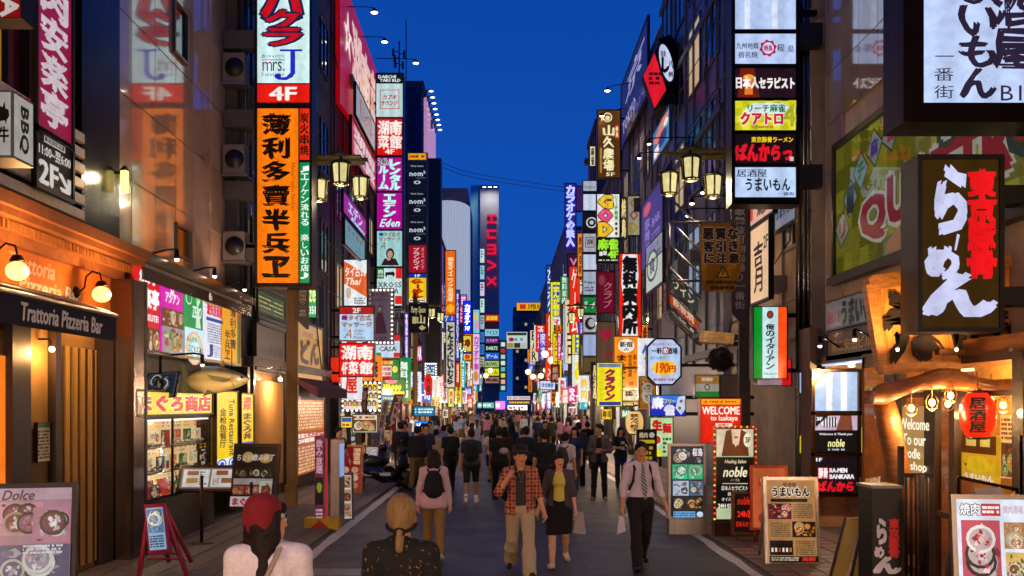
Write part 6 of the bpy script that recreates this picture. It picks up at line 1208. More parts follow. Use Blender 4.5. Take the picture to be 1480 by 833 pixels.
pf = wpanel(ns, 5.45, 1390, 628, 1440, 692, 'e8a820', [('r', 0, 0, 100, 40, '6a3410'), ('r', 14, 6, 44, 24, 'f8d060'), ('r', 56, 6, 84, 24, 'f8d060'), ('p', [(4, 70), (24, 48), (60, 44), (90, 62), (98, 56), (96, 78), (84, 74), (40, 84)], 'f0c020'), ('c', 14, 66, 3, 3, '301808'), ('t', 'うまいもん', 10, 84, 94, 99, 'fff8e8', {'brush': .03, 'b': .05})], 'on')
wpanel(ns, 5.7, 1446, 600, 1476, 690, 'e8c070', [('L', 6, 4, 94, 40, 5, '803010'), ('F', 5, 44, 95, 98, 4, FOODP, 17)], 'on')
wpanel(ns, 5.26, 1474, 630, 1520, 722, '2c1c14', [('v', '営業中', 20, 4, 84, 92, 'f0e4d0', {'b': .04, 'brush': .03})], 'off')
for (x, y) in ((1310, 690), (1420, 700)): 
    t = thing('stool', f"dark round stool behind the glass, {'by the welcome door' if x < 1400 else 'under the yellow fish poster'}", 'stool', (6.1, 9.9 if x > 1400 else 11.5, 0)); m = MB('a83038'); m.lathe(t.location + Vector((0, 0, .6)), [(.16, 0), (.18, .03), (.15, .07)], 12); m.build('seat', 'paint', t); m = MB('181410'); m.tube([t.location, t.location + Vector((0, 0, .6))], .03, 6); m.lathe(t.location, [(.16, .03), (.14, .05)], 12); m.build('leg', 'metal', t)
lantern(1413, 600, 25, 32, 10.6, 'large glowing red paper lantern 居酒屋 under the curved beam', '居酒屋', 'ff3010', '100806', 'lit')
for k, (x, y, h_) in enumerate(((1317, 590, 0), (1347, 582, 0), (1374, 572, 0), (1412, 576, 0), (1432, 578, 1), (1450, 586, 0), (1370, 584, 1))):
    Yl = 10.75 + (.5 if h_ else 0); p = at(x, y, Yl); t = thing('pendant_lamp', f"caged pendant bulb under the curved beam, number {['one', 'two', 'three', 'four', 'five', 'six', 'seven'][k]} from the timber post side" if 0 else ['caged bulb nearest the gnarled timber post', 'caged bulb over the welcome lettering', 'caged bulb highest under the beam crest', 'caged bulb just left above the red lantern', 'small far bulb right of the red lantern', 'caged bulb over the lit menu poster', 'small far bulb behind the beam crest'][k], 'lamp', p, 'caged bulbs under the curved beam')
    m = MB('ffc070'); m.ball(p, .035, 10, 8, sc=(1, 1, 1.2)); m.build('bulb', 'bulb', t); m = MB('c89858'); R = .075
    for q in range(6): a = math.pi / 3 * q; m.tube([p + Vector((.02 * math.cos(a), .02 * math.sin(a), .1)), p + Vector((R * math.cos(a), R * math.sin(a), .02)), p + Vector((R * .75 * math.cos(a), R * .75 * math.sin(a), -.06)), p + Vector((0, 0, -.09))], .004, 4)
    m.tube([p + Vector((0, 0, .06)), p + Vector((0, 0, .3))], .008, 4); m.build('cage', 'metal', t)
    if not h_: lamp(p + Vector((0, -.0, -.12)), 4.5, (1, .58, .24), .05, t)
for yy in (9, 11, 13): t = thing('ceiling_lamp', f"warm lamp on the noodle shop ceiling, {'nearest' if yy == 9 else 'middle' if yy < 12 else 'deepest'} of three", 'lamp', (6.2, yy, 2.7), 'noodle shop ceiling lamps'); m = MB('ffd890'); m.lathe((6.2, yy, 2.66), [(.12, 0), (.1, .08)], 12); m.build('shade', 'lit_hot', t); lamp((6.2, yy, 2.55), 12, (1, .6, .26), .1, t)
for y in (14.6, 16.2): spotlamp(f"{'near' if y < 15 else 'far'} uplight on the ledge washing the tiled wall by the parlour window", (5.8, y, 3.06), (5.3, y, 3.3), (5.8, y + .6, 8), 22, (1, .7, .5), group='uplights on the right ledge', r=.035)  # uplights added to lift the tan wall
# name boards and directory
wsign('grey board ↓B1 うまいもん with black brush lettering above the directory', 5.62, 1193, 440, 1272, 478, '8a8486', [('t', '↓', 3, 30, 10, 80, 'b02828'), ('t', 'B1F', 10, 40, 32, 80, 'b02828', {'b': 0}), ('t', 'うまいもん', 34, 10, 98, 94, '141210', {'b': .07, 'brush': .03})], 'glow', frame=('4a4644', .03))
wsign('tan stone name board 第二安田ビル over the directory', 5.62, 1196, 484, 1268, 522, '6c5440', [('t', '第二安田ビル', 10, 28, 90, 70, 'd8b050', {'b': .03})], 'off', frame=('3a3634', .03))
m = MB('a8c4e8'); 
cn = thing('canopy', 'steel ledge with a pale lit underside above the tenant directory', 'canopy', (5.6, 16, 2.9)); m = MB('5a5856'); m.box(5.62, 5.86, 14, 17.4, 2.92, 3.05); m.build('ledge', 'steel', cn); m = MB('b0c8f0'); m.box(5.66, 5.84, 14, 17.2, 2.895, 2.918); m.build('light_strip', 'lit', cn)
dr = thing('tenant_directory', 'bronze-framed directory of six lit floor panels beside the building entrance', 'sign', (6.2, 17.2, .9)); Yd = 17.3
m = MB('7a5c38'); P = lambda x, y: at(x, y, Yd)
for (x0_, y0_, x1_, y1_) in ((1173, 534, 1280, 537), (1173, 595, 1280, 600), (1173, 655, 1280, 659), (1173, 714, 1280, 718), (1173, 537, 1177, 714), (1240, 537, 1244, 714)):
    a, b = P(x0_, y1_), P(x1_, y0_); m.box(a.x, b.x, Yd - .04, Yd + .05, a.z, b.z)
m.build('frame', 'steel', dr); m = MB('1a1614'); a, b = P(1173, 718), P(1285, 534); m.box(a.x, b.x, Yd + .051, Yd + .2, a.z, b.z); m.build('casing', 'metal', dr)
def dpan(x0, y0, x1, y1, col, items, fl):
    a, b = P(x0, y1), P(x1, y0); m = MB(col); m.box(a.x, b.x, Yd, Yd + .05, a.z, b.z); pn = m.build('panel', 'lit', dr); draw(facing(x0, y0, x1, y1, Yd), list(items) + [('p', [(x0, y0), (x0 + 19, y0), (x0, y0 + 17)], '1c181c'), ('t', fl, x0 + 1.5, y0 + 2, x0 + 9.5, y0 + 7, 'e8ecf4', B)], pn, 'ink')
dpan(1178, 538, 1239, 594, 'a4c0e8', [('r', 1194, 538, 1203, 594, 'e0ecfc'), ('r', 1215, 538, 1224, 594, 'e0ecfc')], '5F'); dpan(1245, 538, 1280, 594, '1c181c', [('t', 'うま', 1256, 544, 1278, 556, 'e8e8f0', {'brush': .04})], '4F')  # lighter bands on the blank face are its tubes' glow, painted on
dpan(1178, 601, 1239, 654, '141010', [('r', 1178, 601, 1239, 622, 'c8b0c8'), ('c', 1198, 610, 12, 8, 'e8e4ec')] + [('r', 1190 + k * 4, 603, 1192 + k * 4, 618, '181418') for k in range(5)] + [('p', [(1208, 622), (1214, 601), (1230, 601), (1232, 622)], '7a4030'), ('t', 'Welcome & Thank you', 1184, 626, 1231, 630, 'e8e0e8', {'sh': .2}), ('t', 'noble', 1196, 635, 1220, 646, 'f0e8a8', {'sh': .2}), ('L', 1196, 648, 1220, 652, 1, 'c0c0c8')], '3F')
dpan(1245, 601, 1280, 654, 'e0d038', [('p', [(1252, 616), (1278, 610), (1280, 618), (1256, 626)], 'c8e8f0'), ('t', 'クアトロ', 1248, 626, 1296, 640, 'c02838', {'b': .07, 'out': 'f0f0e0'})][:1] + [('t', 'クア', 1248, 625, 1274, 641, 'c02838', {'b': .07, 'out': 'f0f0e0'})], '2F')
dpan(1178, 660, 1239, 713, '1c1014', [('r', 1182, 676, 1197, 692, 'd81c30'), ('t', '豚骨', 1183, 677, 1196, 691, 'ffffff', B), ('t', 'RA-MEN', 1199, 677, 1224, 683, 'f4ecf0', {'b': .06}), ('t', 'BANKARA', 1199, 686, 1234, 692, 'f4ecf0', {'b': .06}), ('t', 'ばんから', 1182, 696, 1233, 710, 'e01828', {'b': .07, 'brush': .05})], '1F')
dpan(1245, 660, 1280, 713, '202020', [('F', 1250, 664, 1280, 712, 5, ['a8a0a0', 'e8e8e8', '302820', 'b83828', '4060a0'], 19)], 'B1')
ds = thing('side_directory', 'narrow strip of small lit panels around the corner from the directory', 'sign', (5.5, 17.8, 1)); m = MB('6a6460'); m.box(px(1154, 17.9), px(1172, 17.9), 17.9, 18.1, pz(700, 17.9), pz(535, 17.9)); m.build('frame', 'steel', ds)
for (y0_, y1_, c_, l_) in ((539, 568, 'b8d0f0', []), (570, 600, '181418', [('c', 1163, 586, 5, 8, 'd8d8e0'), ('c', 1163, 586, 3, 5, 'b02028')]), (603, 626, '181418', [('L', 1158, 608, 1169, 620, 3, 'e0e0e0')]), (630, 655, 'd8c828', [('L', 1158, 636, 1169, 650, 3, 'b02838')]), (660, 690, '181418', [('L', 1158, 664, 1169, 684, 3, 'd02838')])):
    a, b = at(1156.5, y1_, 17.88), at(1170, y0_, 17.88); m = MB(c_); m.box(a.x, b.x, 17.88, 17.9, a.z, b.z); pn = m.build('panel', 'lit', ds); draw(facing(1156.5, y0_, 1170, y1_, 17.88), l_, pn, 'ink')
wl_ = thing('entrance_wall', 'peach plaster dado with a small switch box below the directory', 'wall', (6.2, 17.4, 0)); m = MB('b8875c'); m.box(px(1173, 17.4), 7.2, 17.4, 17.55, .02, pz(718, 17.3)); m.build('dado', 'matte', wl_); m = MB('8a7a68'); m.box(px(1228, 17.4), px(1236, 17.4), 17.36, 17.4, pz(740, 17.4), pz(728, 17.4)); m.build('switch_box', 'paint', wl_)
t = thing('downlight', 'small downlight under the canopy over the tenant directory', 'lamp', (5.9, 16.4, 2.85)); m = MB('ffd8a0'); m.lathe((5.9, 16.4, 2.85), [(.06, 0), (.06, .03)], 10); m.build('lens', 'lit_hot', t); lamp((5.9, 16.4, 2.78), 30, (1, .68, .38), .05, t)
# 2. buildings 17.6 - 47
r2, r2w = building(1, 17.65, 24.6, 17.5, '6a5c50', 'brown panelled building behind the six-panel sign', X=5.8, wins=(3, 1.3, 1.7, (5.4, 8.6, 11.8, 15)), wins_=0) if 0 else building(1, 18.2, 24.6, 17.5, '6a5c50', 'brown panelled building behind the six-panel sign', X=5.8, wins=(3, 1.3, 1.7, (5.4, 8.6, 11.8, 14.6), '585250'), lights=.4, trim='50484a')
r3, r3w = building(1, 24.65, 34.2, 16.6, '4a4c58', 'dark steel-clad building with the tilted red and black sign', X=5.6, fin='metal', wins=(4, 1.6, 1.9, (5.4, 8.4, 11.4, 14.2), '5a5c66'), lights=.2, trim='3c3e48')
r4, r4w = building(1, 34.25, 47, 15.6, '3e3640', 'dark building with a violet neon board facing the street', X=5.8, wins=(4, 1.4, 1.6, (5.4, 8.4, 11.4), '4a444e'), lights=.4)
m = MB('7a7470'); 
for x, r in ((5.6, .06), (5.5, .05), (5.68, .04)): m.tube([(x, 18.05, 0), (x, 18.05, 17)], r, 8)
m.build('drainpipe', 'steel', r2, kind='stuff')
wsign('cream lit wall panel with brush characters and 2F behind the six-panel sign', 5.35, 1085, 335, 1112, 440, 'e8bc90', [('v', '吉月', 20, 20, 66, 90, '201810', {'brush': .03}), ('t', '2F', 72, 18, 94, 34, '201810')], 'on')
wsign('pale pink lit wall panel 焼酎 just under the six-panel sign', 5.4, 1080, 296, 1118, 332, 'e0a890', [('t', '焼酎', 40, 20, 90, 80, '281810', BS), ('r', 4, 30, 24, 80, 'c83020')], 'on')
wsign('dim white wall panel with うまいもん lettering between windows', 5.5, 1120, 300, 1150, 335, '8c98b0', [('t', 'うまいもん', 8, 10, 92, 60, '202838', BS)], 'dim')
# Italian flag sign
sgR('green white and orange vertical sign 俺のイタリアン', (1089, 444, 1137, 547), 18.0, [((1089, 444, 1102, 547), '08902c', []), ((1102, 444, 1124.5, 547), 'c4e4ec', [('c', 1113, 455, 5, 6, '184028'), ('c', 1113, 455, 3, 4, 'b02828'), ('v', '俺のイタリアン', 1107, 468, 1119, 534, '20201c', {'b': .04, 'brush': .02}), ('t', 'KABUKICHO', 1104, 539, 1123, 542, '383838', {'b': 0})]), ((1124.5, 444, 1137, 547), 'f85010', [])], casing='141414', depth=.25, bracket=1)
sgR('small pink and red lightbox peeping below the Italian sign', (1094, 520, 1143, 557), 18.6, [((1094, 520, 1130, 557), 'b898a8', [], 'dim'), ((1130, 520, 1143, 557), 'd81820', [])])
sgR('green sliver of a lightbox left of the right lamp pole', (1066, 506, 1072, 562), 22, [((1066, 506, 1072, 562), '10a030', [])])
# warning banner on a frame
bn = thing('warning_banner', 'mustard cloth banner 悪質な客引きに注意 with a warning triangle, hung from the right lamp post', 'banner', (4.4, 19.6, 3.8)); Yf = 19.6
m = MB('b07c18'); n = 8
for i in range(n):
    for j in range(6):
        def q(a, b): x = 1012 + (1071 - 1012) * a / n; y = 322 + (422 - 322) * b / 6 * (1 + .0 * a); x += 4 * (b / 6) ** 2 * (1 - a / n); return at(x, y, Yf + .05 * math.sin(a * 1.1 + b * .9) * (b / 6 + .15))
        m.add([q(i, j + 1), q(i + 1, j + 1), q(i + 1, j), q(i, j)], [(0, 1, 2, 3)], None, True)
m.build('cloth', 'fabric', bn)
F_ = facing(1012, 322, 1071, 422, Yf - .08)
draw(F_, [('t', '悪', 1016, 330, 1031, 346, '301008', {'b': .06, 'out': 'f0e0c0', 'ow': .05}), ('t', '質', 1034, 330, 1049, 346, '301008', {'b': .06, 'out': 'f0e0c0', 'ow': .05}), ('t', 'な', 1052, 330, 1066, 346, '301008', {'b': .06, 'out': 'f0e0c0', 'ow': .05}), ('t', '客', 1017, 349, 1031, 364, '301008', {'b': .06, 'out': 'f0e0c0', 'ow': .05}), ('t', '引', 1035, 349, 1048, 364, '301008', {'b': .06, 'out': 'f0e0c0', 'ow': .05}), ('t', 'き', 1053, 349, 1066, 364, '301008', {'b': .06, 'out': 'f0e0c0', 'ow': .05}), ('t', 'に', 1018, 367, 1031, 381, '301008', {'b': .06, 'out': 'f0e0c0', 'ow': .05}), ('t', '注', 1035, 367, 1049, 381, '301008', {'b': .06, 'out': 'f0e0c0', 'ow': .05}), ('t', '意', 1053, 367, 1067, 381, '301008', {'b': .06, 'out': 'f0e0c0', 'ow': .05}),
 ('p', [(1034, 402), (1044, 384), (1054, 402)], '301008'), ('p', [(1037, 400.5), (1044, 388), (1051, 400.5)], 'e8b820'), ('r', 1043, 391, 1045, 398, '301008'), ('t', '新宿区 歌舞伎町商店街', 1020, 406, 1064, 411, '301008', B), ('t', '新宿警察署', 1026, 414, 1060, 419, '301008', B)], bn, 'paint')
m = MB('7a7478'); m.tube([at(965, 322, Yf), at(1074, 320, Yf)], .03, 6); m.tube([at(967, 322, Yf), at(967, 406, Yf)], .03, 6); m.tube([at(967, 406, Yf), at(1012, 406, Yf)], .03, 6); m.build('rail', 'metal', bn)
# board behind: glass awning roof with slanting ribs and tilted menu strips
gl = thing('slanted_sign_rack', 'slanting steel rack of tilted orange and dark name strips on the right', 'sign rack', (4.6, 23, 2.6)); Yg = 23.0
m = MB('8a8480')
for k in range(6): m.tube([at(966, 284 + k * 34, Yg), at(1014, 330 + k * 34, Yg - .4)], .03, 5)
m.tube([at(966, 280, Yg), at(966, 448, Yg)], .035, 5); m.tube([at(966, 448, Yg), at(1010, 492, Yg - .4)], .035, 5); m.build('rail', 'metal', gl)
for (o_, c_, tx) in ((400, '38403c', 'ワイン'), (425, 'c84818', '鉄板焼'), (447, '2c2c34', 'B1 地下一階')):
    a, b = at(967, o_ - 6, Yg), at(1009, o_ + 34, Yg - .35); F_ = Face(a, b, a + Vector((0, 0, -.3)), (0, 0, 100, 100)); m = MB(c_); m.prism([F_.P(0, 100), F_.P(100, 100), F_.P(100, 0), F_.P(0, 0)], (0, .04, 0)); pn = m.build('strip', 'lit_dim', gl); draw(F_, [('t', tx, 14, 14, 86, 84, 'f0d8b8', B)], pn, 'ink_dim')
# 190 yen octagon
Yo = 22.5; oc = thing('octagonal_sign', 'white octagonal lightbox advertising 190円 in a yellow burst', 'sign', at(960, 556, Yo)); oct_ = lambda k: [(936 + k, 502 + k * .4), (948 + k * .4, 490 + k), (972 - k * .4, 490 + k), (984 - k, 502 + k * .4), (984 - k, 544 - k * .4), (972 - k * .4, 556 - k), (948 + k * .4, 556 - k), (936 + k, 544 - k * .4)]
m = MB('2a2830'); m.prism([at(x, y, Yo + .01) for x, y in oct_(-1.5)], (0, .2, 0)); m.box(px(984, Yo), 5.8, Yo + .08, Yo + .14, pz(530, Yo), pz(526, Yo)); m.build('casing', 'metal', oc); m = MB('b4c8ec'); m.prism([at(x, y, Yo) for x, y in oct_(1)], (0, .009, 0)); pn = m.build('panel', 'lit', oc)
brs = [(960 + 20 * math.cos(k * math.pi / 12) * (1 if k % 2 else .8), 532 + 12 * math.sin(k * math.pi / 12) * (1 if k % 2 else .78)) for k in range(24)]
draw(facing(936, 490, 984, 556, Yo), [('t', '毎日が特売・生ビール', 943, 496, 978, 500, 'b02030', {'b': .02}), ('t', '一軒め酒場', 942, 503, 979, 512, '201c28', {'b': .05}), ('r', 958, 502, 966, 512, 'c02838'), ('t', 'め', 959, 503, 965, 511, 'ffffff'), ('t', '生ビール 酎ハイ', 940, 515, 962, 520, '303038', {'b': .02}), ('p', brs, 'f8c810'), ('t', '190', 948, 525, 966, 539, 'e05010', {'b': .06, 'sh': .15}), ('t', '円', 967, 529, 976, 538, 'd02820', {'b': .06}), ('t', '税込始発まで営業中', 944, 547, 977, 551, 'b02030', {'b': .04})], pn, 'ink')
sgR('blue フリー 麻雀 lightbox with mah-jong tiles', (940, 572, 990, 601), 22, [((940, 572, 990, 601), '0c2cb8', [('p', [(940, 572), (990, 572), (990, 580), (960, 586), (940, 582)], '2878e0'), ('t', '麻', 943, 575, 958, 590, 'e8f0ff', {'b': .08, 'out': 'b020a0', 'ow': .06}), ('t', 'フリー', 960, 577, 976, 583, 'f8e020', B), ('t', '雀', 960, 586, 974, 600, 'e8f0ff', {'b': .08, 'out': 'b020a0', 'ow': .06}), ('p', [(976, 590), (980, 574), (990, 572), (990, 592), (984, 600)], 'c8d0e0'), ('c', 984, 580, 2.4, 2.4, '606880'), ('c', 982, 590, 2.4, 2.4, '606880')])], bracket=1)
sgR('little green white and orange striped sign below the wooden roof', (1005, 543, 1039, 574), 21, [((1005, 543, 1039, 555), 'b8803c', [('t', '居酒屋', 1014, 546, 1030, 551, 'f0e8d8', B)]), ((1005, 555, 1039, 566), 'c0b8a8', [('c', 1022, 560, 4, 5, '404038'), ('c', 1022, 560, 2.6, 3.4, 'c8c0b0')]), ((1005, 566, 1039, 574), '2c9038', [])], lit='dim', casing='6a6468')
sgR('plain grey cabinet box beside the little striped sign', (1041, 543, 1072, 574), 21.2, [((1041, 543, 1072, 574), '8a8478', [], 'off')], casing='5a5652')
# cedar ball under little roof
cb = thing('cedar_ball', 'brown cedar-leaf ball hanging under a small wooden roof', 'decoration', at(1040, 520, 21)); Ys = 21; c_ = at(1041, 520, Ys); m = MB('2c1c12'); rd = random.Random(5)
for i in range(420):
    v = Vector((rd.gauss(0, 1), rd.gauss(0, 1), rd.gauss(0, 1))).normalized(); t_ = v.orthogonal().normalized() * .035; s_ = v.cross(t_).normalized() * .02; b = c_ + v * .24 * rd.uniform(.9, 1.03); m.add([b - t_, b + t_ * .6, b + v * .05 + s_], [(0, 1, 2)], rd.choice(['2c1c12', '3a2818', '20140e']))
m.ball(c_, .23, 12, 10, '1c120c'); m.build('leaves', 'matte', cb, kind='stuff')
rf = thing('small_roof', 'small gabled wooden roof with gold planks over the cedar ball', 'roof', at(1040, 490, 21)); m = MB('b88838')
for k in range(8):
    f = k / 8; a, b = at(1012 + 50 * f, 478 + 4 * f, 20.6), at(1018 + 50 * f, 478.5 + 4 * f, 20.6); c = at(1010 + 50 * f, 494 + 3 * f, 20.3); m = MB(random.choice(['b88838', 'a87830', 'c89844'])); m.prism([a, b, c + (b - a), c], (0, .0, -.04)); m.build('plank', 'wood', rf)
m = MB('4a2c18'); m.prism([at(1012, 480, 20.9), at(1068, 484, 20.9), at(1068, 492, 20.9), at(1012, 487, 20.9)], (0, .9, 0)); m.box(px(1050, 21), 5.8, 21, 21.1, pz(500, 21), pz(494, 21)); m.build('beam', 'wood', rf)
m = MB('606060')
wlc = sgR('red WELCOME to Izakaya lightbox behind the noble stand', (1013, 577, 1070, 640), 18.6, [((1013, 577, 1070, 585), 'f8a010', [('L', 1018, 579, 1066, 583, 1, 'c04010')]), ((1013, 585, 1070, 640), 'e01c08', [('t', 'WELCOME', 1015, 588, 1069, 599, 'fff0e0', {'b': .04}), ('t', 'to Izakaya', 1027, 601, 1066, 610, 'ffe8d0', {'b': .04}), ('r', 1034, 612, 1058, 617, 'f8e8d0'), ('t', '営業中', 1038, 613, 1054, 616, 'c02010')])], casing='8a2010')
NTH = [a + b for a in ('', 'twenty-') for b in ('first second third fourth fifth sixth seventh eighth ninth'.split() if a else 'first second third fourth fifth sixth seventh eighth ninth tenth eleventh twelfth thirteenth fourteenth fifteenth sixteenth seventeenth eighteenth nineteenth twentieth'.split())]
# ---------------------------------------------------------------- more right-hand signs
sgR('dark gold vertical sign 山久農場 5F with a round crest', (864, 160, 896, 257), 44, [((864, 160, 896, 257), '50300a', [('r', 864, 160, 896, 200, '5c3810'), ('r', 867, 214, 870, 250, 'a88030'), ('c', 878, 170, 7, 7, 'f0dca0'), ('c', 878, 170, 5, 5, '6a4010'), ('c', 878, 171, 3.4, 3.4, 'f0dca0'), ('v', '山久農場', 872, 181, 887, 248, 'f8e8b0', {'brush': .04, 'b': .05}), ('r', 889, 181, 894, 201, 'c83010'), ('v', '焼鳥', 889.6, 183, 893.4, 199, 'f8e0b0'), ('t', '5F', 876, 250, 888, 255, 'f8e8c0')])], bracket=1, casing='1a1410')
sgR('GOD mah-jong sign with fat yellow and pink letters and a black 麻雀 4F foot', (863, 281, 895, 380), 43, [((863, 281, 895, 343), 'e8e8dc', [('t', 'G', 866, 283, 884, 301, 'f0c020', {'b': .07, 'out': '3a2030', 'ow': .05}), ('t', 'O', 866, 303, 884, 321, 'e84880', {'b': .07, 'out': '3a2030', 'ow': .05}), ('t', 'D', 866, 323, 884, 341, 'f0c020', {'b': .07, 'out': '3a2030', 'ow': .05}), ('v', 'リーチ麻雀', 888, 284, 893, 318, '38a020', {'b': .05}), ('c', 890.5, 324, 2, 2, '202020'), ('c', 890.5, 331, 2, 2, '202020'), ('c', 890.5, 338, 2, 2, '202020')]),
 ((863, 344, 895, 380), '101410', [('t', '麻雀', 865, 346, 893, 361, 'a0e830', {'b': .07}), ('r', 866, 364, 871, 370, 'e0e0d8'), ('r', 872, 363, 877, 369, 'e0e0d8'), ('t', '4F', 879, 363, 893, 373, 'a0e830', {'b': .07}), ('L', 865, 375, 893, 378, 1, 'e0e8d0')])], bracket=1)
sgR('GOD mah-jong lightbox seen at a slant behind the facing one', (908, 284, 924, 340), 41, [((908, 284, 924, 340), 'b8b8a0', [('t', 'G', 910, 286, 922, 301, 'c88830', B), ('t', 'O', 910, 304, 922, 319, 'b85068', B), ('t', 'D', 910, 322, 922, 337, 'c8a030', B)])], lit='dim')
sgR('red and white 無料案内所 sign with heavy black characters', (895, 367, 926, 486), 39, [((895, 367, 926, 486), 'e02008', [('p', [(900, 368), (921, 368), (923, 400), (919, 430), (922, 486), (899, 486), (902, 440), (898, 410)], 'e8e8e8'), ('v', '無料案内所', 901, 371, 920, 483, '101014', {'b': .08, 'brush': .02})])], bracket=1)
sgR('orange vertical sign 新宿のまっちゃん under the 無料案内所 sign', (888, 487, 924, 564), 38, [((888, 487, 924, 564), 'f88c08', [('c', 905, 500, 12, 10, 'f4ece0'), ('t', '新宿', 896, 494, 914, 502, '241410', B), ('t', 'の', 902, 503, 909, 508, '241410', B), ('v', 'まっちゃん', 892, 513, 905, 561, '241008', {'brush': .03, 'b': .05}), ('v', '焼き鳥居酒屋', 908, 513, 913, 545, '602008'), ('v', '串かつ', 915, 512, 920, 540, '602008'), ('r', 909, 552, 915, 558, 'd02010')])])
sgR('yellow クラウン sign with crimson characters and a blue foot', (863, 525, 899, 587), 37, [((863, 525, 899, 587), 'f0e020', [('r', 865, 526, 897, 531, '7080a8'), ('v', 'クラウン', 875, 534, 888, 579, 'a01848', {'b': .08, 'sh': .15}), ('r', 866, 581, 897, 586, '283898')])], bracket=1, casing='50480c')
sgR('crimson brocade vertical sign left of the 無料案内所 sign', (863, 394, 888, 452), 47, [((863, 394, 888, 452), '801030', [('c', 870, 405, 5, 7, 'a04050'), ('v', 'クラブ', 873, 408, 884, 446, 'd07888', {'sh': .2})])], lit='dim')
sgR('faded brown sign with a pink heart and 2F', (863, 466, 889, 524), 46, [((863, 466, 889, 524), '70503c', [('c', 872, 482, 5, 5, 'c02048'), ('c', 880, 482, 5, 5, 'c02048'), ('p', [(867.4, 484), (884.6, 484), (876, 494)], 'c02048'), ('t', '2F', 874, 508, 888, 517, 'a02030')])], lit='dim')
stx = lambda y0, y1, c, it=(): ((843, y0, 862, y1), c, list(it))
sgR('tall stack of small white and grey tenant panels left of the GOD sign', (843, 262, 862, 540), 56, [stx(262, 276, 'a8acb8', [('t', 'Riverre', 845, 268, 860, 273, '303038', {'sh': .3, 'b': 0})]), stx(281, 304, 'c8d0e4'), stx(308, 334, '141418', [('c', 855, 322, 8, 8, 'c8c8c8'), ('c', 855, 322, 6, 6, '141418'), ('c', 855, 322, 3, 3, 'c8c8c8')]), stx(338, 364, 'a8a8b0', [('o', 846, 343, 859, 358, '202024', 1), ('t', '酒場', 848, 346, 857, 354, '202024')]), stx(368, 390, 'c0c8dc'), stx(393, 426, 'a0a8b8', [('t', 'Kappa', 845, 406, 860, 411, '303848'), ('L', 845, 414, 860, 422, 2, '404858')]), stx(430, 452, '108038', [('t', 'リーチ', 845, 436, 860, 446, 'f0f8f0', {'sh': .2})]), stx(456, 480, 'a8a8b0', [('c', 853, 468, 8, 9, '181818'), ('c', 855, 467, 5, 6, 'a8a8b0')]), stx(484, 514, '98a8cc'), stx(517, 538, '584828')], casing='4a4a54', bracket=1)
sgR('violet neon カラオケの鉄人 vertical sign against the sky', (817, 266, 832, 360), 78, [((817, 266, 832, 360), '1c1048', [('v', 'カラオケの鉄人', 819, 268, 830, 357, '9098ff', {'b': .07})])], casing='2820a0', bracket=1, lit='hot')
sgR('purple lit block beside the violet karaoke neon', (833, 270, 843, 305), 80, [((833, 270, 843, 305), '502868', [])], lit='dim')
sgR('plum sign with a pink V right of the violet karaoke neon', (820, 368, 836, 400), 76, [((820, 368, 836, 400), '301838', [('t', 'V', 824, 374, 834, 384, 'e07898', B)])])
sgR('orange vertical strip sign between karaoke neon and white stack', (835, 338, 842, 400), 66, [((835, 338, 842, 400), 'd88c28', [('v', '焼肉酒家', 836.5, 342, 841, 396, '802010', B)])])
sgR('blue and white カラオケ館 vertical sign at the sky edge', (790, 384, 800, 470), 118, [((790, 384, 800, 470), '1840a0', [('v', 'カラオケ館', 791.5, 387, 799, 466, 'e8f0ff', B)])])
sgR('tall yellow まんが喫茶マンボー sign with a blue strip', (796, 408, 812, 496), 98, [((796, 408, 812, 496), 'e8e020', [('r', 799, 412, 809, 458, '1048b0'), ('v', 'まんが喫茶', 800, 414, 808, 457, 'f0e820', {'b': .07}), ('r', 799, 460, 809, 492, 'f0e8f0'), ('v', 'マンボー', 800, 462, 808, 491, 'd82050', {'b': .06})])], lit='on')
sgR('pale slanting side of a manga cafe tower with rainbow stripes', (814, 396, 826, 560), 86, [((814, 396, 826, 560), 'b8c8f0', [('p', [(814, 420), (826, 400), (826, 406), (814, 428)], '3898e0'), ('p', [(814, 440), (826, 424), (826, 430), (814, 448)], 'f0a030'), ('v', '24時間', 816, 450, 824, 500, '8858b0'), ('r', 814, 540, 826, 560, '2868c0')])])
sgR('giant yellow and blue マンボー manga cafe sign with a yellow bird', (827, 398, 852, 584), 74, [((827, 398, 852, 512), 'f0e020', [('r', 831, 402, 852, 510, '1868d8'), ('v', 'まんが', 834, 404, 850, 470, 'f0f060', {'b': .06}), ('v', '喫茶', 834, 472, 850, 509, 'f0f020', {'b': .09})]), ((827, 513, 852, 584), 'e8e8e0', [('c', 839, 540, 9, 12, 'f0e020'), ('p', [(830, 528), (836, 522), (842, 526), (838, 532)], 'f0e020'), ('p', [(844, 540), (851, 544), (844, 549)], 'f08820'), ('c', 842, 535, 2, 2.6, '181818'), ('p', [(834, 552), (839, 562), (844, 552)], 'f0e020'), ('t', 'マンボー', 829, 568, 850, 577, 'd82040', {'b': .06})])], bracket=1)
sgR('small white and blue shop sign under the globe lamps', (781, 551, 802, 563), 92, [((781, 551, 802, 563), 'c8d8f8', [('t', '完全個室', 783, 554, 800, 560, '2040a8', B)])])
sgR('red-brown vertical sign on the globe lamp post', (797, 528, 808, 552), 90, [((797, 528, 808, 552), '8a3018', [('v', '焼肉', 799, 530, 806, 550, 'e8c0a0')])], lit='dim')
sgR('orange 焼肉 vertical sign behind the globe lamps', (788, 516, 795, 546), 110, [((788, 516, 795, 546), 'e87818', [('v', '焼肉', 789, 519, 794, 543, '501008', B)])])
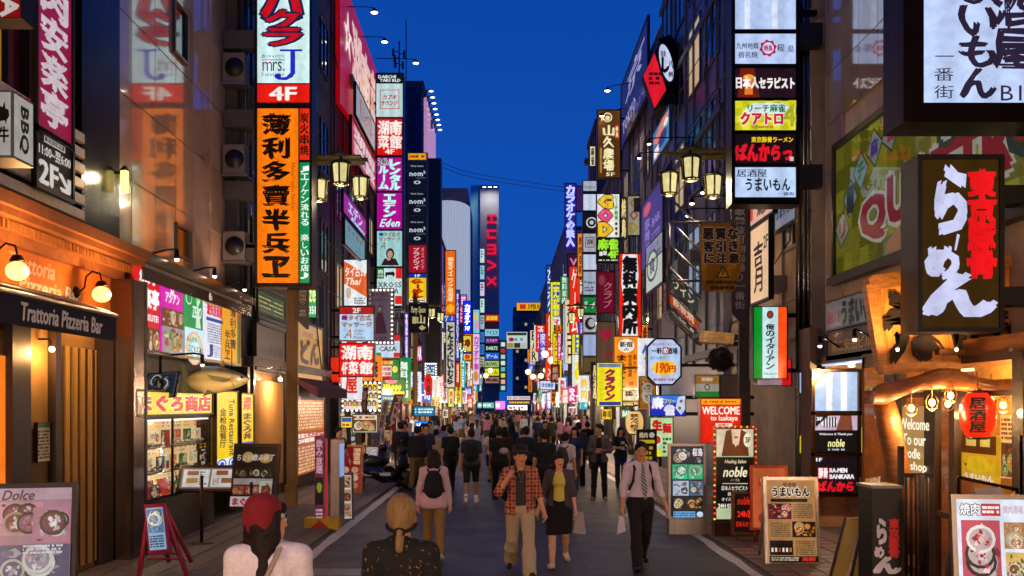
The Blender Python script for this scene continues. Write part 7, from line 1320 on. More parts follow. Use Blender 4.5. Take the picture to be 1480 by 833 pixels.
sgR('amber noodle sign with black strokes right of the orange one', (925, 545, 947, 592), 33, [((925, 545, 947, 592), 'c88428', [('F', 926, 550, 946, 590, 3, ['b06820', 'f0c060', '803818', 'e8e0c8'], 33)])], lit='dim')
sgR('green and white poster with red characters near the phone girl', (940, 604, 972, 660), 25.5, [((940, 604, 972, 660), 'b8d8a0', [('t', '生', 943, 608, 956, 622, 'c82020', {'b': .08}), ('t', '麺', 958, 612, 970, 626, 'c82020', {'b': .06}), ('c', 950, 636, 7, 8, 'e8e8d8'), ('c', 950, 636, 5, 6, 'c83818'), ('L', 958, 632, 970, 656, 4, '205828'), ('r', 940, 650, 956, 660, 'f0e020')])])
sgR('black and yellow 焼肉 menu board standing behind the businessman', (922, 622, 948, 668), 25, [((922, 622, 948, 668), '18140c', [('t', '焼肉', 924, 625, 936, 633, 'e0c0a0', B), ('c', 942, 629, 4, 4, 'd8d0c0'), ('r', 924, 636, 946, 641, 'e8c820'), ('L', 924, 644, 946, 666, 3, 'e0b020')])], lit='dim')
lt = lantern(917, 611, 13, 16, 27, 'pale cream paper lantern with red brush characters', '鉄なべ餃子', 'f0c078', 'b02810')
# tilted red/black sign, purple board, neon board on the right
tl = thing('tilted_sign', 'tilted cube sign at the roof line, red panel beside a white oval', 'sign', at(960, 150, 31)); Yt = 31.0
m = MB('14101c'); m.prism([at(945, 78, Yt + .9), at(952, 56, Yt), at(968, 50, Yt), (5.55, Yt, pz(60, Yt)), (5.55, Yt, pz(150, Yt)), at(948, 156, Yt + .6)], (0, 1.5, 0)); m.build('casing', 'metal', tl)
m = MB('e01828'); m.add([at(930, 110, Yt - .3), at(946, 157, Yt - .35), at(963, 130, Yt - .4), at(946, 77, Yt - .35)], [(0, 1, 2, 3)]); m.build('red_panel', 'lit', tl); m = MB('14101c'); m.prism([at(929, 110, Yt - .28), at(946, 159, Yt - .3), at(982, 122, Yt - .3), at(966, 52, Yt - .3), at(946, 75, Yt - .3)], (0, .4, 0)); m.build('backing', 'metal', tl)
m = MB('c4ccec'); m.add([at(963 + 9 * math.cos(a) + 5.5 * math.sin(a), 91 + 27 * math.sin(a), Yt - .36) for a in [k * math.pi / 12 for k in range(24)]], [tuple(range(23, -1, -1))]); m.build('oval_panel', 'lit', tl)
F_ = facing(930, 50, 985, 160, Yt - .42); draw(F_, [('t', '居酒', 955, 74, 962, 82, '202028'), ('t', 'し', 957, 84, 966, 104, '202028', {'b': .08}), ('t', '八', 966, 88, 973, 100, '202028', B), ('t', '剣', 966, 104, 972, 112, 'a02030', B), ('L', 938, 104, 956, 124, 3, '801020')], tl, 'paint')
wsign('tall violet board with neon outline characters on the dark building', 5.5, 898, 128, 936, 215, '28204c', [('t', '京', 20, 10, 90, 46, 'd0c8ff', {'b': .02, 'sh': .2}), ('t', 'TOKYO', 8, 66, 60, 86, 'd0c8ff', {'b': .03}), ('t', 'yaro', 50, 84, 96, 98, '8078c8', {'b': 0})], 'dim', frame=('1a1824', .1))
wsign('blue violet painted panel tilting out beside the right lanterns', 4.9, 927, 300, 958, 392, '38286c', [('c', 30, 16, 18, 9, 'c05050'), ('v', '歌舞伎', 20, 30, 44, 84, '9080c8', {'b': 0}), ('t', 'BAR', 56, 40, 90, 52, '9080c8', {'b': 0}), ('L', 56, 60, 92, 90, 4, '7868b0')], 'on', frame=('504868', .04))
wsign('bright cartoon-coloured panel above the violet one', 4.9, 944, 196, 968, 240, '3878a0', [('p', [(0, 30), (60, 0), (100, 10), (40, 60)], 'e07850'), ('c', 60, 60, 26, 22, '283060'), ('v', '祭', 10, 60, 40, 92, 'f8f0f0', {'b': .06, 'out': 'd02050'}), ('c', 82, 30, 12, 10, 'f0e8c0')], 'on', frame=('50607a', .04))
wsign('round white crest lightbox under the violet panel', 4.9, 934, 360, 958, 425, 'b0bcb0', [('c', 40, 50, 34, 34, '283030'), ('c', 40, 50, 28, 28, 'b0bcb0'), ('t', '食', 24, 34, 58, 66, '283030'), ('L', 70, 6, 96, 40, 2, '404848')], 'on')
for k, (x, y, Y) in enumerate(((870, 128, 41), (862, 165, 44))): h = at(x, y - 8, Y); spotlamp(f"long-armed floodlight over the 山久農場 sign, {['upper', 'lower'][k]} of two", (5.75, Y, h.z + .05), at(x + 8, y, Y), (4.6, Y, 12), 120, (1, .85, .6), group='floodlights over the gold sign', r=.12)
for k, (x, y, Y) in enumerate(((938, 203, 28), (924, 224, 30), (994, 306, 24), (1016, 272, 22.4), (1000, 288, 23))): h = at(x, y, Y); spotlamp('small swan-neck spotlight with a glowing lens, ' + ['beside the cartoon panel', 'left of the violet painted panel', 'under the right lanterns', 'between the hanging lanterns and the six-panel sign', 'just over the warning banner rail'][k], (5.7, Y, h.z + .08), h, (5.0, Y - .3, h.z - 2), 30, (1, .7, .5), r=.06)

# ---------------------------------------------------------------- middle and far buildings
building(-1, 42.05, 52, 15.0, '302a34', 'dark building behind the six-tenant sign stack on the left', wins=(4, 1.3, 1.6, (5, 8, 11), '3a3640'), lights=.5)
building(-1, 52.05, 66.9, 13.4, '3a3038', 'building behind the nom² sign stack on the left', wins=(5, 1.4, 1.6, (5, 8, 10.6), '3a3640'), lights=.5)
lv, lvw = building(-1, 67, 78, 24.3, '1c2c50', 'slatted blue tower with a floodlit pink edge on the left', lights=.3, z0=0)
for i in range(9): m = MB('16305c'); x = -8.2 + i * .31; m.box(x, x + .12, 66.75, 66.98, 10, 24.2); m.build('louvre', 'metal', lv)
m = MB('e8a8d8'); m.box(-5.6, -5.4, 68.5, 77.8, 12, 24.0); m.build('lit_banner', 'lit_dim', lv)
for k in range(8): Y = 67.4 + k * 1.35; z = 24.1; t = thing('floodlight', f"small white floodlight on the edge of the slatted tower, {['1st', '2nd', '3rd', '4th', '5th', '6th', '7th', '8th'][k]} from the top", 'floodlight', (-5.0, Y, z), 'floodlights on the slatted tower'); m = MB('303848'); m.tube([(-5.5, Y, z - .5), (-5.3, Y, z), (-5.0, Y, z + .05)], .06, 5); m.build('arm', 'metal', t); m = MB('ffffff'); m.ball((-5.0, Y, z - .05), .11, 8, 5, sc=(1.6, 1, .6)); m.build('lens', 'bulb_small', t)
an = thing('antenna', 'thin lattice antenna rising behind the red board', 'antenna', (-7.2, 60, 16)); m = MB('18203c'); Yn = 60
m.tube([at(577, 240, Yn), at(577, 60, Yn)], .05, 5); m.tube([at(587, 240, Yn), at(587, 30, Yn)], .03, 4)
for (x, y) in ((568, 75), (571, 92), (584, 78), (582, 94), (570, 84)): m.box(px(x - 1.5, Yn), px(x + 1.5, Yn), Yn, Yn + .2, pz(y + 5, Yn), pz(y - 5, Yn)); m.tube([at(x, y, Yn), at(577, y, Yn)], .03, 4)
m.build('mast', 'paint', an)
wsign('tall purple side wall with a glowing orange diagonal tube on the left', -5.5, 620, 305, 641, 440, '6c3070', [('p', [(30, 10), (44, 8), (98, 60), (98, 68)], 'ffb020'), ('r', 30, 62, 96, 98, 'c85020')], 'on')
building(-1, 85.5, 112, 17, '4a3c48', 'purple-lit building past the black sign tower', wins=(6, 1.6, 1.6, (5, 8, 11, 14), '4a4450'), lights=.6)
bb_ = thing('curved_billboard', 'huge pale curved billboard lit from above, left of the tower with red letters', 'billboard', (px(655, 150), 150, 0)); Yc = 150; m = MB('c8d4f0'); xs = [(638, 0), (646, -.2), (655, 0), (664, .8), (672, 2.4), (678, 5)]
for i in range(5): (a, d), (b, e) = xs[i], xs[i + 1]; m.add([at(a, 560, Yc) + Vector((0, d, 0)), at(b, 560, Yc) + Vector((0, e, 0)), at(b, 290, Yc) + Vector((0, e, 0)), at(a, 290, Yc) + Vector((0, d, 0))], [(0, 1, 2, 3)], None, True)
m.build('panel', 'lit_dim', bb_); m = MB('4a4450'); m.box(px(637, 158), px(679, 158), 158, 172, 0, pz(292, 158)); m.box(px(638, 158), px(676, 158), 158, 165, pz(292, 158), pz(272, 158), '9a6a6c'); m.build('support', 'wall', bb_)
building(-1, 112.1, 149, 15, '3c3848', 'long low building below the curved billboard', wins=(8, 1.8, 1.6, (5, 8, 11), '4a4450'), lights=.6)
building(-1, 173, 212, 17, '383a48', 'last left-hand building before the crossing', wins=(8, 2, 1.8, (5, 8, 11, 14), '4a4450'), lights=.7)
# tower with red letters
hx = thing('tower', 'slender dark tower with a column of large red letters and stacked colour signs', 'tower', (px(700, 232), 232, 0)); Yh = 232; P = lambda x, y, d=0: at(x, y, Yh + d)
m = MB('70b8d8'); m.prism([P(680, 610), P(694, 610), P(694, 268), P(680, 268)], (0, 26, 0)); m.build('side_wing', 'matte', hx); m = MB('8c8c9c'); m.prism([P(694, 610, -2), P(721, 610, -2), P(721, 268, -2), P(694, 268, -2)], (0, 24, 0)); m.build('shaft', 'matte', hx)
F_ = facing(694, 265, 721, 610, Yh - 2.1)
def strokes(pts_list, c='e81838'):
    b = MB(c)
    for pl in pts_list: b.prism([P(x, y, -2.6) for x, y in pl], (0, .4, 0))
    return b
for nm, R_ in (('H', [[(704, 310), (717, 310), (717, 313), (704, 313)], [(704, 320), (717, 320), (717, 323), (704, 323)], [(709, 313), (712, 313), (712, 320), (709, 320)]]), ('U', [[(704, 332), (717, 332), (717, 335), (704, 335)], [(704, 342), (717, 342), (717, 345), (704, 345)], [(704, 335), (707, 335), (707, 342), (704, 342)]]), ('M', [[(704, 353), (717, 353), (717, 356), (704, 356)], [(704, 359), (715, 359), (715, 361.5), (704, 361.5)], [(704, 365), (717, 365), (717, 368), (704, 368)], [(714, 356), (717, 356), (717, 365), (714, 365)]]), ('A', [[(704, 379), (704, 375.5), (717, 382), (717, 385)], [(717, 382), (717, 385.4), (704, 391), (704, 388)]]), ('X', [[(704, 399), (704, 402.6), (717, 414), (717, 410)], [(717, 399), (717, 402.6), (704, 414), (704, 410)]])): strokes(R_).build('letter', 'lit', hx)
rd = random.Random(4)
for (y0_, y1_, c_, tx, tc) in ((455, 465, 'd01020', '居酒屋', 'f8e020'), (466, 474, '281018', '', ''), (476, 486, '88c8e0', 'アイエス', '204870'), (488, 497, '50185c', 'カラオケ', 'e0a8e8'), (499, 508, '182420', 'DARTS', 'c8f0c0'), (510, 520, '1860d0', 'ゲーム', 'e0f0ff'), (522, 531, 'a8c078', 'BOWL', '204018'), (533, 543, 'e0e010', 'ゲーム', '302808'), (545, 554, 'a0706c', '映画', '301810')):
    sgR(f"wide {dict(d01020='red', a88=1).get(c_, '') or {'281018': 'dark maroon', '88c8e0': 'sky blue', '50185c': 'violet', '182420': 'black-green', '1860d0': 'royal blue', 'a8c078': 'olive green', 'e0e010': 'bright yellow', 'a0706c': 'dusty pink'}[c_]} panel in the stack at the foot of the red-lettered tower", (701, y0_, 721, y1_), 228, [((701, y0_, 721, y1_), c_, [('t', tx, 703, y0_ + 2, 719, y1_ - 2, tc, B)] if tx else [])], border=.5, depth=.6, group='stacked panels on the red-lettered tower')
for k, (y0_, c_) in enumerate(((360, 'c8e0e0'), (384, '90c8d8'), (408, 'd8c8e0'), (432, 'c8e8d8'), (456, 'a0b8c8'), (480, '2878c8'), (498, '2878c8'), (516, 'b8b898'))): sgR(f"slim {['pale grey-green', 'aqua', 'lilac', 'mint', 'slate', 'upper blue', 'lower blue', 'khaki'][k]} panel in the column left of the red letters", (694, y0_, 700, y0_ + (20 if k < 5 else 15)), 226, [((694, y0_, 700, y0_ + (20 if k < 5 else 15)), c_, [('L', 695, y0_ + 2, 699, y0_ + 13, 3, '38505c')])], border=.4, depth=.5, group='slim panels beside the red letters')
for k in range(3): spotlamp(f"{['left', 'middle', 'right'][k]} of three lamps washing the top of the red-lettered tower", P(700 + 8 * k, 266, -2), P(700 + 8 * k, 270, -6), P(700 + 8 * k, 300, -2), 160, (1, .95, .8), group='lamps on top of the tower', r=.4)
sgR('tall film-strip shaped sign of coloured cells right of the tower', (722, 492, 732, 566), 222, [((722, 492, 732, 566), '182830', [('r', 724, 495 + k * 9, 730, 501 + k * 9, ['c8e8f0', 'c02838', 'a8d8c8', 'e0e8e8', '60b8c8', 'd8e030', 'e8b090', 'a0d8e0'][k]) for k in range(8)])], border=.5)
# far end building
ho = thing('hotel_building', 'dark multi-storey hotel closing the street with a yellow SUPER HOTEL roof sign', 'building', (px(765, 240), 240, 0)); Yq = 240; m = MB('5c6c80'); m.box(px(742, Yq), px(830, Yq), Yq, Yq + 20, 0, pz(444, Yq)); m.build('wall', 'wall', ho)
for j in range(9):
    m = MB('3c5068'); z = pz(458 + j * 13, Yq); m.box(px(743, Yq), px(794, Yq), Yq - .3, Yq, z - .9, z); b_ = m.build('balcony', 'wall', ho)
rd = random.Random(8)
for j in range(8):
    for i in range(8):
        x = 746 + i * 6.2; y = 467 + j * 13; m = MB('e8c890' if rd.random() < .22 else '141c28'); m.box(px(x, Yq), px(x + 3.4, Yq), Yq - .05, Yq, pz(y + 5, Yq), pz(y, Yq)); m.build('window', 'lit_dim' if m.col == C('e8c890') else 'gloss', ho)
sgR('yellow roof sign SUPER HOTEL with a red mark', (747, 438, 792, 449), 239, [((747, 438, 792, 449), 'f0b008', [('r', 751, 440, 760, 447, 'd03018'), ('t', 'SUPER HOTEL', 763, 440, 790, 447, '3c2410', B)])], border=.6)
sgR('white billboard with black and red rows hung before the hotel', (732, 480, 762, 504), 225, [((732, 480, 762, 504), 'c0d0cc', [('r', 733, 481, 761, 485, '303830'), ('c', 739, 491, 4, 3, 'b02028'), ('L', 744, 488, 760, 494, 1, '308880'), ('r', 733, 496, 742, 503, 'a09040'), ('r', 743, 496, 752, 503, '383028'), ('r', 753, 496, 761, 503, 'c0b8a8')])], border=.6)
sgR('blue and green convenience sign before the hotel', (773, 496, 790, 514), 218, [((773, 496, 790, 502), '10903c', []), ((773, 502, 790, 507), 'e8f0f8', []), ((773, 507, 790, 514), '1850c0', [])], border=.4)
for k, (x0_, x1_, y0_, y1_, c_, tc) in enumerate(((733, 768, 573, 578, 'e8e0e0', 'b04030'), (735, 766, 579, 585, '604018', 'f0c060'), (734, 762, 586, 593, 'f0e8d8', 'c83020'), (690, 714, 582, 590, '58c8b8', 'e8fff8'), (716, 730, 580, 592, 'b858a8', 'f8e8f8'), (768, 775, 584, 594, '80c8e0', '205080'))):
    sgR(['long white fascia with red letters above the crowd', 'row of glowing amber lamps panel under the white fascia', 'cream banner with red edge at the end of the street', 'turquoise shop fascia left of centre at the street end', 'pink game shop sign at the street end', 'pale blue pillar sign at the street end'][k], (x0_, y0_, x1_, y1_), 205 - k * 2, [((x0_, y0_, x1_, y1_), c_, [('L', x0_ + 1, y0_ + 1, x1_ - 1, y1_ - 1, 1, tc)])], border=.3, lit='hot' if k in (2, 4) else 'on')
# right far buildings
building(1, 47.05, 60, 14.2, '3a343e', 'building behind the GOD sign on the right', wins=(5, 1.3, 1.6, (5, 8, 11), '3a3640'), lights=.5)
dk = building(1, 60.05, 66, 19.6, '20202c', 'dark tall block with rooftop tanks behind the white tenant stack', wins=None)[0]
building(1, 66.05, 90, 14, '3c3444', 'building behind the manga cafe signs', wins=(7, 1.5, 1.6, (5, 8, 11), '3a3640'), lights=.6)
building(1, 90.05, 150, 18.5, '54506a', 'pale rounded building behind the violet karaoke neon', wins=(10, 2, 1.7, (5, 8, 11, 14), '4a4450'), lights=.6)
building(1, 150.05, 212, 17, '3a3848', 'last right-hand building before the crossing', wins=(10, 2, 1.7, (5, 8, 11, 14), '4a4450'), lights=.7)
# globe lamps
def globes(x, y, Y, label):
    t = thing('globe_lamp', label, 'street lamp', (px(x, Y), Y, 0), 'four-globe street lamps'); m = MB('3a3430'); p = at(x, y, Y); m.tube([(p.x, Y, 0), (p.x, Y, p.z + 1)], .09, 8); 
    G = [(-1.1, .2), (-.5, -.4), (.5, -.3), (1.1, .4)]
    for a, b in G: m.tube([(p.x, Y, p.z + 1), (p.x + a * .6, Y, p.z + b + .9), (p.x + a, Y, p.z + b + .4)], .04, 6)
    m.build('pole', 'metal', t)
    for a, b in G: m = MB('ffe8b0'); m.ball((p.x + a, Y, p.z + b), .34, 10, 8); m.build('globe', 'lit_hot', t)
    lamp((p.x, Y - .8, p.z), 60, (1, .85, .6), .3, t)
globes(776, 540, 120, 'cluster of four cream globe lamps over the crowd on the right'); globes(697, 540, 132, 'cluster of four cream globe lamps low on the left far down the street')
globes(804, 515, 96, 'tall four-globe lamp in front of the manga cafe tower')
# overhead wires
wr = thing('overhead_wire', 'thin wires crossing the sky between the roofs', 'wire', (0, 90, 22)); m = MB('101830')
for y0_, y1_ in ((262, 276), (268, 282)): m.tube([at(640, 236 + (y0_ - 262), 100) + Vector((0, 0, 0))] + [at(640 + 215 * k / 8, y0_ - 24 + (y1_ - y0_ + 24) * (k / 8) ** .7, 100) for k in range(1, 9)], .025, 4)
m.build('wire', 'paint', wr)

# ---------------------------------------------------------------- shopfronts at street level
WORDS = ['居酒屋', 'ラーメン', 'カラオケ', '焼肉', '焼鳥', '酒場', 'BAR', 'ゲーム', '喫茶', '無料案内所', '麻雀', 'まんが', '鉄板焼', 'PIZZA', '餃子', '寿司']
PAL = [('e83018', 'fff0e0'), ('f0c818', '401808'), ('e8ecf0', 'b02028'), ('1858c8', 'f0f8ff'), ('108840', 'f0fff0'), ('f08018', '301008'), ('c81880', 'fff0ff'), ('181418', 'f0d890'), ('e8d8b0', '302018'), ('6838c0', 'f0e8ff'), ('20a8b8', 'f0ffff')]
CN = {'e83018': 'red', 'f0c818': 'yellow', 'e8ecf0': 'white', '1858c8': 'blue', '108840': 'green', 'f08018': 'orange', 'c81880': 'pink', '181418': 'black', 'e8d8b0': 'cream', '6838c0': 'violet', '20a8b8': 'teal'}
def shop(side, Y0, Y1, k):
    X = (WL if side < 0 else WR); s = -side; rd = random.Random(k * 17 + side); pal = PAL[(k * 5 + (3 if side > 0 else 0)) % len(PAL)]; w = WORDS[(k * 3 + (7 if side > 0 else 0)) % len(WORDS)]
    sd = 'left' if side < 0 else 'right'; t = thing('shopfront', f"{CN[pal[0]]} {w} shopfront, {NTH[k]} along the {sd} side {'beyond the near shops' if Y0 > 9 else 'behind the viewpoint'}", 'shopfront', (X, (Y0 + Y1) / 2, 0), 'shopfronts down the street')
    m = MB('241c1a')
    for y in (Y0 + .05, (Y0 + Y1) / 2, Y1 - .2): m.box(min(X, X + s * .25), max(X, X + s * .25), y, y + .15, .02, 3.0)
    m.build('post', 'wood', t, kind='stuff'); m = MB(rd.choice(['f0c078', 'e8d0a0', 'f0a858', 'd8d8e0'])); a = X + s * .04; m.box(min(X, a), max(X, a), Y0 + .1, Y1 - .1, .3, 2.7); pn = m.build('interior', 'lit_dim', t)
    L_ = [(a + s * .012, Y0 + .2, 2.6), (a + s * .012, Y1 - .2, 2.6), (a + s * .012, Y0 + .2, .4)]
    if side > 0: L_ = [(a - .012, Y1 - .2, 2.6), (a - .012, Y0 + .2, 2.6), (a - .012, Y1 - .2, .4)]
    F_ = Face(*L_, (0, 0, 100, 100)); it = [('r', 0, 0, 30, 100, rd.choice(['302018', '803018', '404048'])), ('F', 34, 40, 66, 96, 4, FOODP, k), ('r', 70, 20, 96, 100, rd.choice(['201814', 'b83020', 'e8e0d0'])), ('L', 36, 6, 66, 34, 3, '402018'), ('L', 72, 26, 94, 90, 6, rd.choice(['e8c890', 'f0f0f0', '803020']))]; draw(F_, it, pn, 'ink_dim')
    p = MB(pal[0]); b = X + s * .3; p.box(min(X, b), max(X, b), Y0 + .05, Y1 - .05, 2.95, 3.75); pn = p.build('fascia', 'lit', t)
    Fc = Face((b + s * .01, Y0 + .2, 3.7), (b + s * .01, Y1 - .2, 3.7), (b + s * .01, Y0 + .2, 3.0), (0, 0, 100, 100)) if side < 0 else Face((b - .01, Y1 - .2, 3.7), (b - .01, Y0 + .2, 3.7), (b - .01, Y1 - .2, 3.0), (0, 0, 100, 100))
    draw(Fc, [('t', w, 14, 12, 86, 88, pal[1], {'b': .05})], pn, 'ink')
    e = MB(pal[0] if k % 2 else 'e8e8f0'); x0_, x1_ = sorted((X + s * .3, X + s * .95)); ye = Y0 + .3; e.box(x0_, x1_, ye, ye + .2, 2.4, 4.6 - (k % 3) * .5); en = e.build('projecting_panel', 'lit', t)
    draw(Face((x0_, ye, 4.5 - (k % 3) * .5), (x1_, ye, 4.5 - (k % 3) * .5), (x0_, ye, 2.5), (0, 0, 100, 100)), [('v', w[:4], 22, 4, 78, 96, pal[1] if k % 2 else pal[0], {'b': .05})], en, 'ink')
    m = MB('ffd8a0'); m.lathe((X + s * .7, (Y0 + Y1) / 2, 2.8), [(.09, 0), (.09, .06)], 8); m.build('downlight', 'lit_hot', t); lamp((X + s * .75, (Y0 + Y1) / 2, 2.7), 100 if Y0 < 9 else 45 if Y0 < 60 else 75, (1, .66, .42), .1, t)
yy = 31.5; k = 0
for L_ in (5, 5, 6, 6, 8, 8, 10, 12, 14, 16, 18, 20, 24): shop(-1, yy, yy + L_, k); yy += L_ + .3; k += 1
yy = 34.4; k = 0
for L_ in (5, 6, 7, 8, 10, 12, 14, 16, 18, 20, 24): shop(1, yy, yy + L_, k); yy += L_ + .3; k += 1
for sd_ in (-1, 1):      # the street goes on behind the camera
    building(sd_, -34, 2.9 if sd_ < 0 else 4.9, 13, '4a4048', f"dark building lining the {'left' if sd_ < 0 else 'right'} side of the street behind the viewpoint", wins=(7, 1.6, 1.6, (5, 8, 11), '3a3640'), lights=.5)
    for q, y in enumerate((-30, -23, -16, -9, -2.5)): shop(sd_, y, y + 6, (q * 4 + 2) % 13)
building(-1, -60, -50, 24, '3a3640', 'tall building across the avenue behind the viewpoint', X=14, depth=28)
# small projecting signs filling the canyon: explicit list (x0, y0, x1, y1, palette, word, vertical)
EX = [(585, 452, 590, 520, 9, '酒場', 1), (600, 500, 610, 522, 6, 'BAR', 0), (632, 480, 641, 520, 2, '焼鳥', 1), (634, 540, 642, 575, 0, '寿司', 1), (623, 575, 634, 588, 1, '餃子', 0), (583, 560, 600, 584, 5, '焼肉', 0), (636, 455, 642, 476, 3, '喫茶', 1), (660, 560, 668, 590, 4, '麻雀', 1), (668, 526, 675, 556, 7, '酒場', 1), (672, 560, 682, 572, 9, 'BAR', 0), (676, 575, 683, 590, 0, '焼肉', 1), (684, 560, 690, 580, 1, '居酒屋', 1), (692, 540, 698, 566, 10, 'ゲーム', 1), (640, 592, 652, 604, 8, '餃子', 0), (661, 594, 672, 603, 2, '喫茶', 0),
 (812, 562, 822, 584, 0, '焼鳥', 1), (803, 566, 810, 590, 4, 'BAR', 1), (790, 566, 797, 592, 3, '喫茶', 1), (782, 568, 788, 592, 6, '酒場', 1), (853, 540, 862, 562, 0, '焼肉', 1), (851, 566, 866, 580, 5, '餃子', 0), (870, 592, 884, 606, 1, '寿司', 0), (900, 570, 916, 588, 7, '居酒屋', 0), (837, 566, 849, 592, 10, 'ゲーム', 0), (822, 588, 834, 600, 2, '喫茶', 0), (897, 286, 906, 345, 7, '焼鳥', 1), (853, 212, 860, 240, 8, '麻雀', 1), (928, 470, 936, 520, 5, '焼酎', 1), (899, 592, 912, 604, 4, 'BAR', 0), (774, 574, 780, 594, 0, '酒場', 1), (806, 480, 811, 520, 6, 'カラオケ', 1), (853, 488, 861, 520, 1, '焼肉', 1)]
for i, (x0_, y0_, x1_, y1_, pi_, w, vt) in enumerate(EX):
    c0, c1 = PAL[pi_]; Y = autoL(x0_) if x0_ < CX else autoR(x1_); o_ = {'b': .05}; sd = 'left' if x0_ < CX else 'right'
    it = [('v', w, x0_ + (x1_ - x0_) * .18, y0_ + 1, x1_ - (x1_ - x0_) * .18, y1_ - 1, c1, o_)] if vt else [('t', w, x0_ + 1, y0_ + 2, x1_ - 1, y1_ - 2, c1, o_)]
    sign(('another ' if x0_ in (812, 853, 676) else '') + f"small {CN[c0]} {'upright' if vt else 'wide'} sign {w} {'high' if y0_ < 480 else 'halfway up' if y0_ < 550 else 'low'} on the {sd} side", (x0_, y0_, x1_, y1_), Y, [((x0_, y0_, x1_, y1_), c0, it)], border=.5, bracket=1, group='small signs along the street')
# random small far signs (beyond 60 m)
rd = random.Random(21); n = 0
for side in (-1, 1):
    for i in range(24):
        Y = 58 + i * 6.2 + rd.uniform(-2, 2); w = rd.uniform(.6, 1.3); h = rd.choice([.8, 1.2, 2.4, 3.6]) if rd.random() < .8 else 5; z = rd.uniform(3.6, 12.5 - h * .5) ; X0 = (WL + .1) if side < 0 else (WR - .1 - w); x0_, x1_ = CX + X0 * FPX / Y, CX + (X0 + w) * FPX / Y; y0_, y1_ = HY - (z + h - EYE) * FPX / Y, HY - (z - EYE) * FPX / Y
        c0, c1 = rd.choice(PAL); wd_ = rd.choice(WORDS); vt = h > w * 1.3; it = [('v', wd_[:4], x0_ + (x1_ - x0_) * .2, y0_ + .4, x1_ - (x1_ - x0_) * .2, y1_ - .4, c1, {'b': .02, 'res': 1})] if vt else [('t', wd_[:3], x0_ + .4, y0_ + .5, x1_ - .4, y1_ - .5, c1, {'b': .02, 'res': 1})]
        sign(f"distant {CN[c0]} {'upright' if vt else 'wide'} {wd_[:4] if vt else wd_[:3]} sign, {NTH[i]} along the {'left' if side < 0 else 'right'} wall", (x0_, y0_, x1_, y1_), Y, [((x0_, y0_, x1_, y1_), c0, it)], border=.4, depth=.3, group='distant signs')
# ---------------------------------------------------------------- right-hand street boards
board('white framed lit menu stand with four rows of blue and green food photographs', 993, 772, .56, 1.2, [('F', 4, 3, 64, 24, 4, ['202838', 'c8c0b0', '707c88', 'c87850', 'e8e0d0'], 41), ('t', '桜島', 66, 3, 96, 14, 'e8e8f0', B), ('F', 66, 15, 96, 24, 1, ['202838', 'd08050', '60a0b0'], 42), ('F', 4, 26, 50, 47, 3, ['28b888', '107858', 'e0f8e8', '60d8a8'], 43), ('F', 52, 26, 96, 47, 3, ['30b880', '187050', 'e0f8e8', '50c898'], 44), ('F', 4, 49, 52, 70, 1, ['a8c0d8', '50607c', 'c87848', 'e8e8f0'], 45), ('F', 54, 49, 96, 70, 1, ['50607c', 'f0e8d8', 'c8a078', '80b050'], 46), ('F', 4, 72, 40, 90, 2, ['302418', 'e8c878', 'b87838'], 47), ('F', 42, 72, 96, 90, 3, ['302818', 'c86838', 'f0d8a8', '98b048'], 48), ('r', 4, 92, 70, 100, '70b0e0'), ('L', 6, 93, 68, 99, 2, '204878'), ('c', 84, 96, 10, 4, 'd0e8f8')], col='1c2028', frame='98908c', legs='box', z0=.3, Y=16.6)
nb = board('tall noble salon stand 3F edged with red bulbs, black middle panel', 1062, 776, .62, 1.5, [('r', 0, 0, 100, 30, 'd8c8a8'), ('p', [(14, 30), (26, 2), (40, 0), (44, 16), (60, 18), (66, 0), (82, 4), (88, 30)], '6a3418'), ('p', [(40, 0), (66, 0), (62, 14), (52, 20), (44, 14)], 'e8c0a0'), ('r', 48, 8, 58, 10, 'b83838'), ('c', 84, 12, 11, 8, 'f0e8c0'), ('t', '3F', 78, 9, 92, 15, '403010', B), ('r', 0, 31, 100, 88, '100e0c'), ('t', 'Healing Salon', 22, 34, 80, 39, 'd8c8a0', {'sh': .3}), ('t', 'noble', 18, 42, 82, 53, 'f0e4b8', {'sh': .25}), ('t', 'ノーブル', 38, 55, 62, 58, 'c8b890'), ('r', 16, 60, 84, 61, 'c8b890'), ('t', '日本人セラピスト', 14, 63, 84, 68, 'e8e0d0'), ('t', '指圧師', 30, 70, 70, 74, 'e8e0d0'), ('t', 'オイルマッサージ', 14, 76, 84, 80, 'e8e0d0'), ('t', '24H 03-6273-8701', 4, 83, 96, 87.5, 'f0e8d8', B), ('r', 0, 89, 100, 100, 'b8c8a0')], col='b0c098', frame='6a4a3a', legs='box', z0=.3, Y=16.2)
b_ = MB('ff3810'); P0 = nb.location
for i in range(17):
    for x in (-.345, .345): b_.ball((P0.x + x, P0.y - .03, .3 + i * .094), .017, 6, 4, 'ff3810' if i % 3 else 'ffb020')
for i in range(7): b_.ball((P0.x - .3 + i * .1, P0.y - .03, 1.84), .017, 6, 4, 'ff8020')
b_.build('bulb', 'bulb_small', nb, kind='stuff')
board('small framed black board with red LED writing noble 3F 24h営業 before the salon stand', 1082, 786, .46, .62, [('t', 'noble', 10, 8, 56, 28, 'c82818', {'sh': .2}), ('t', '3F', 62, 14, 90, 30, 'e83020'), ('t', '24h営業', 10, 42, 90, 62, 'f03020', B), ('t', '日本人セラピスト', 6, 72, 94, 86, 'd82818', B)], col='1c0c08', frame='7a4a20', z0=.14, Y=15.75, mat='wood', legs='a')
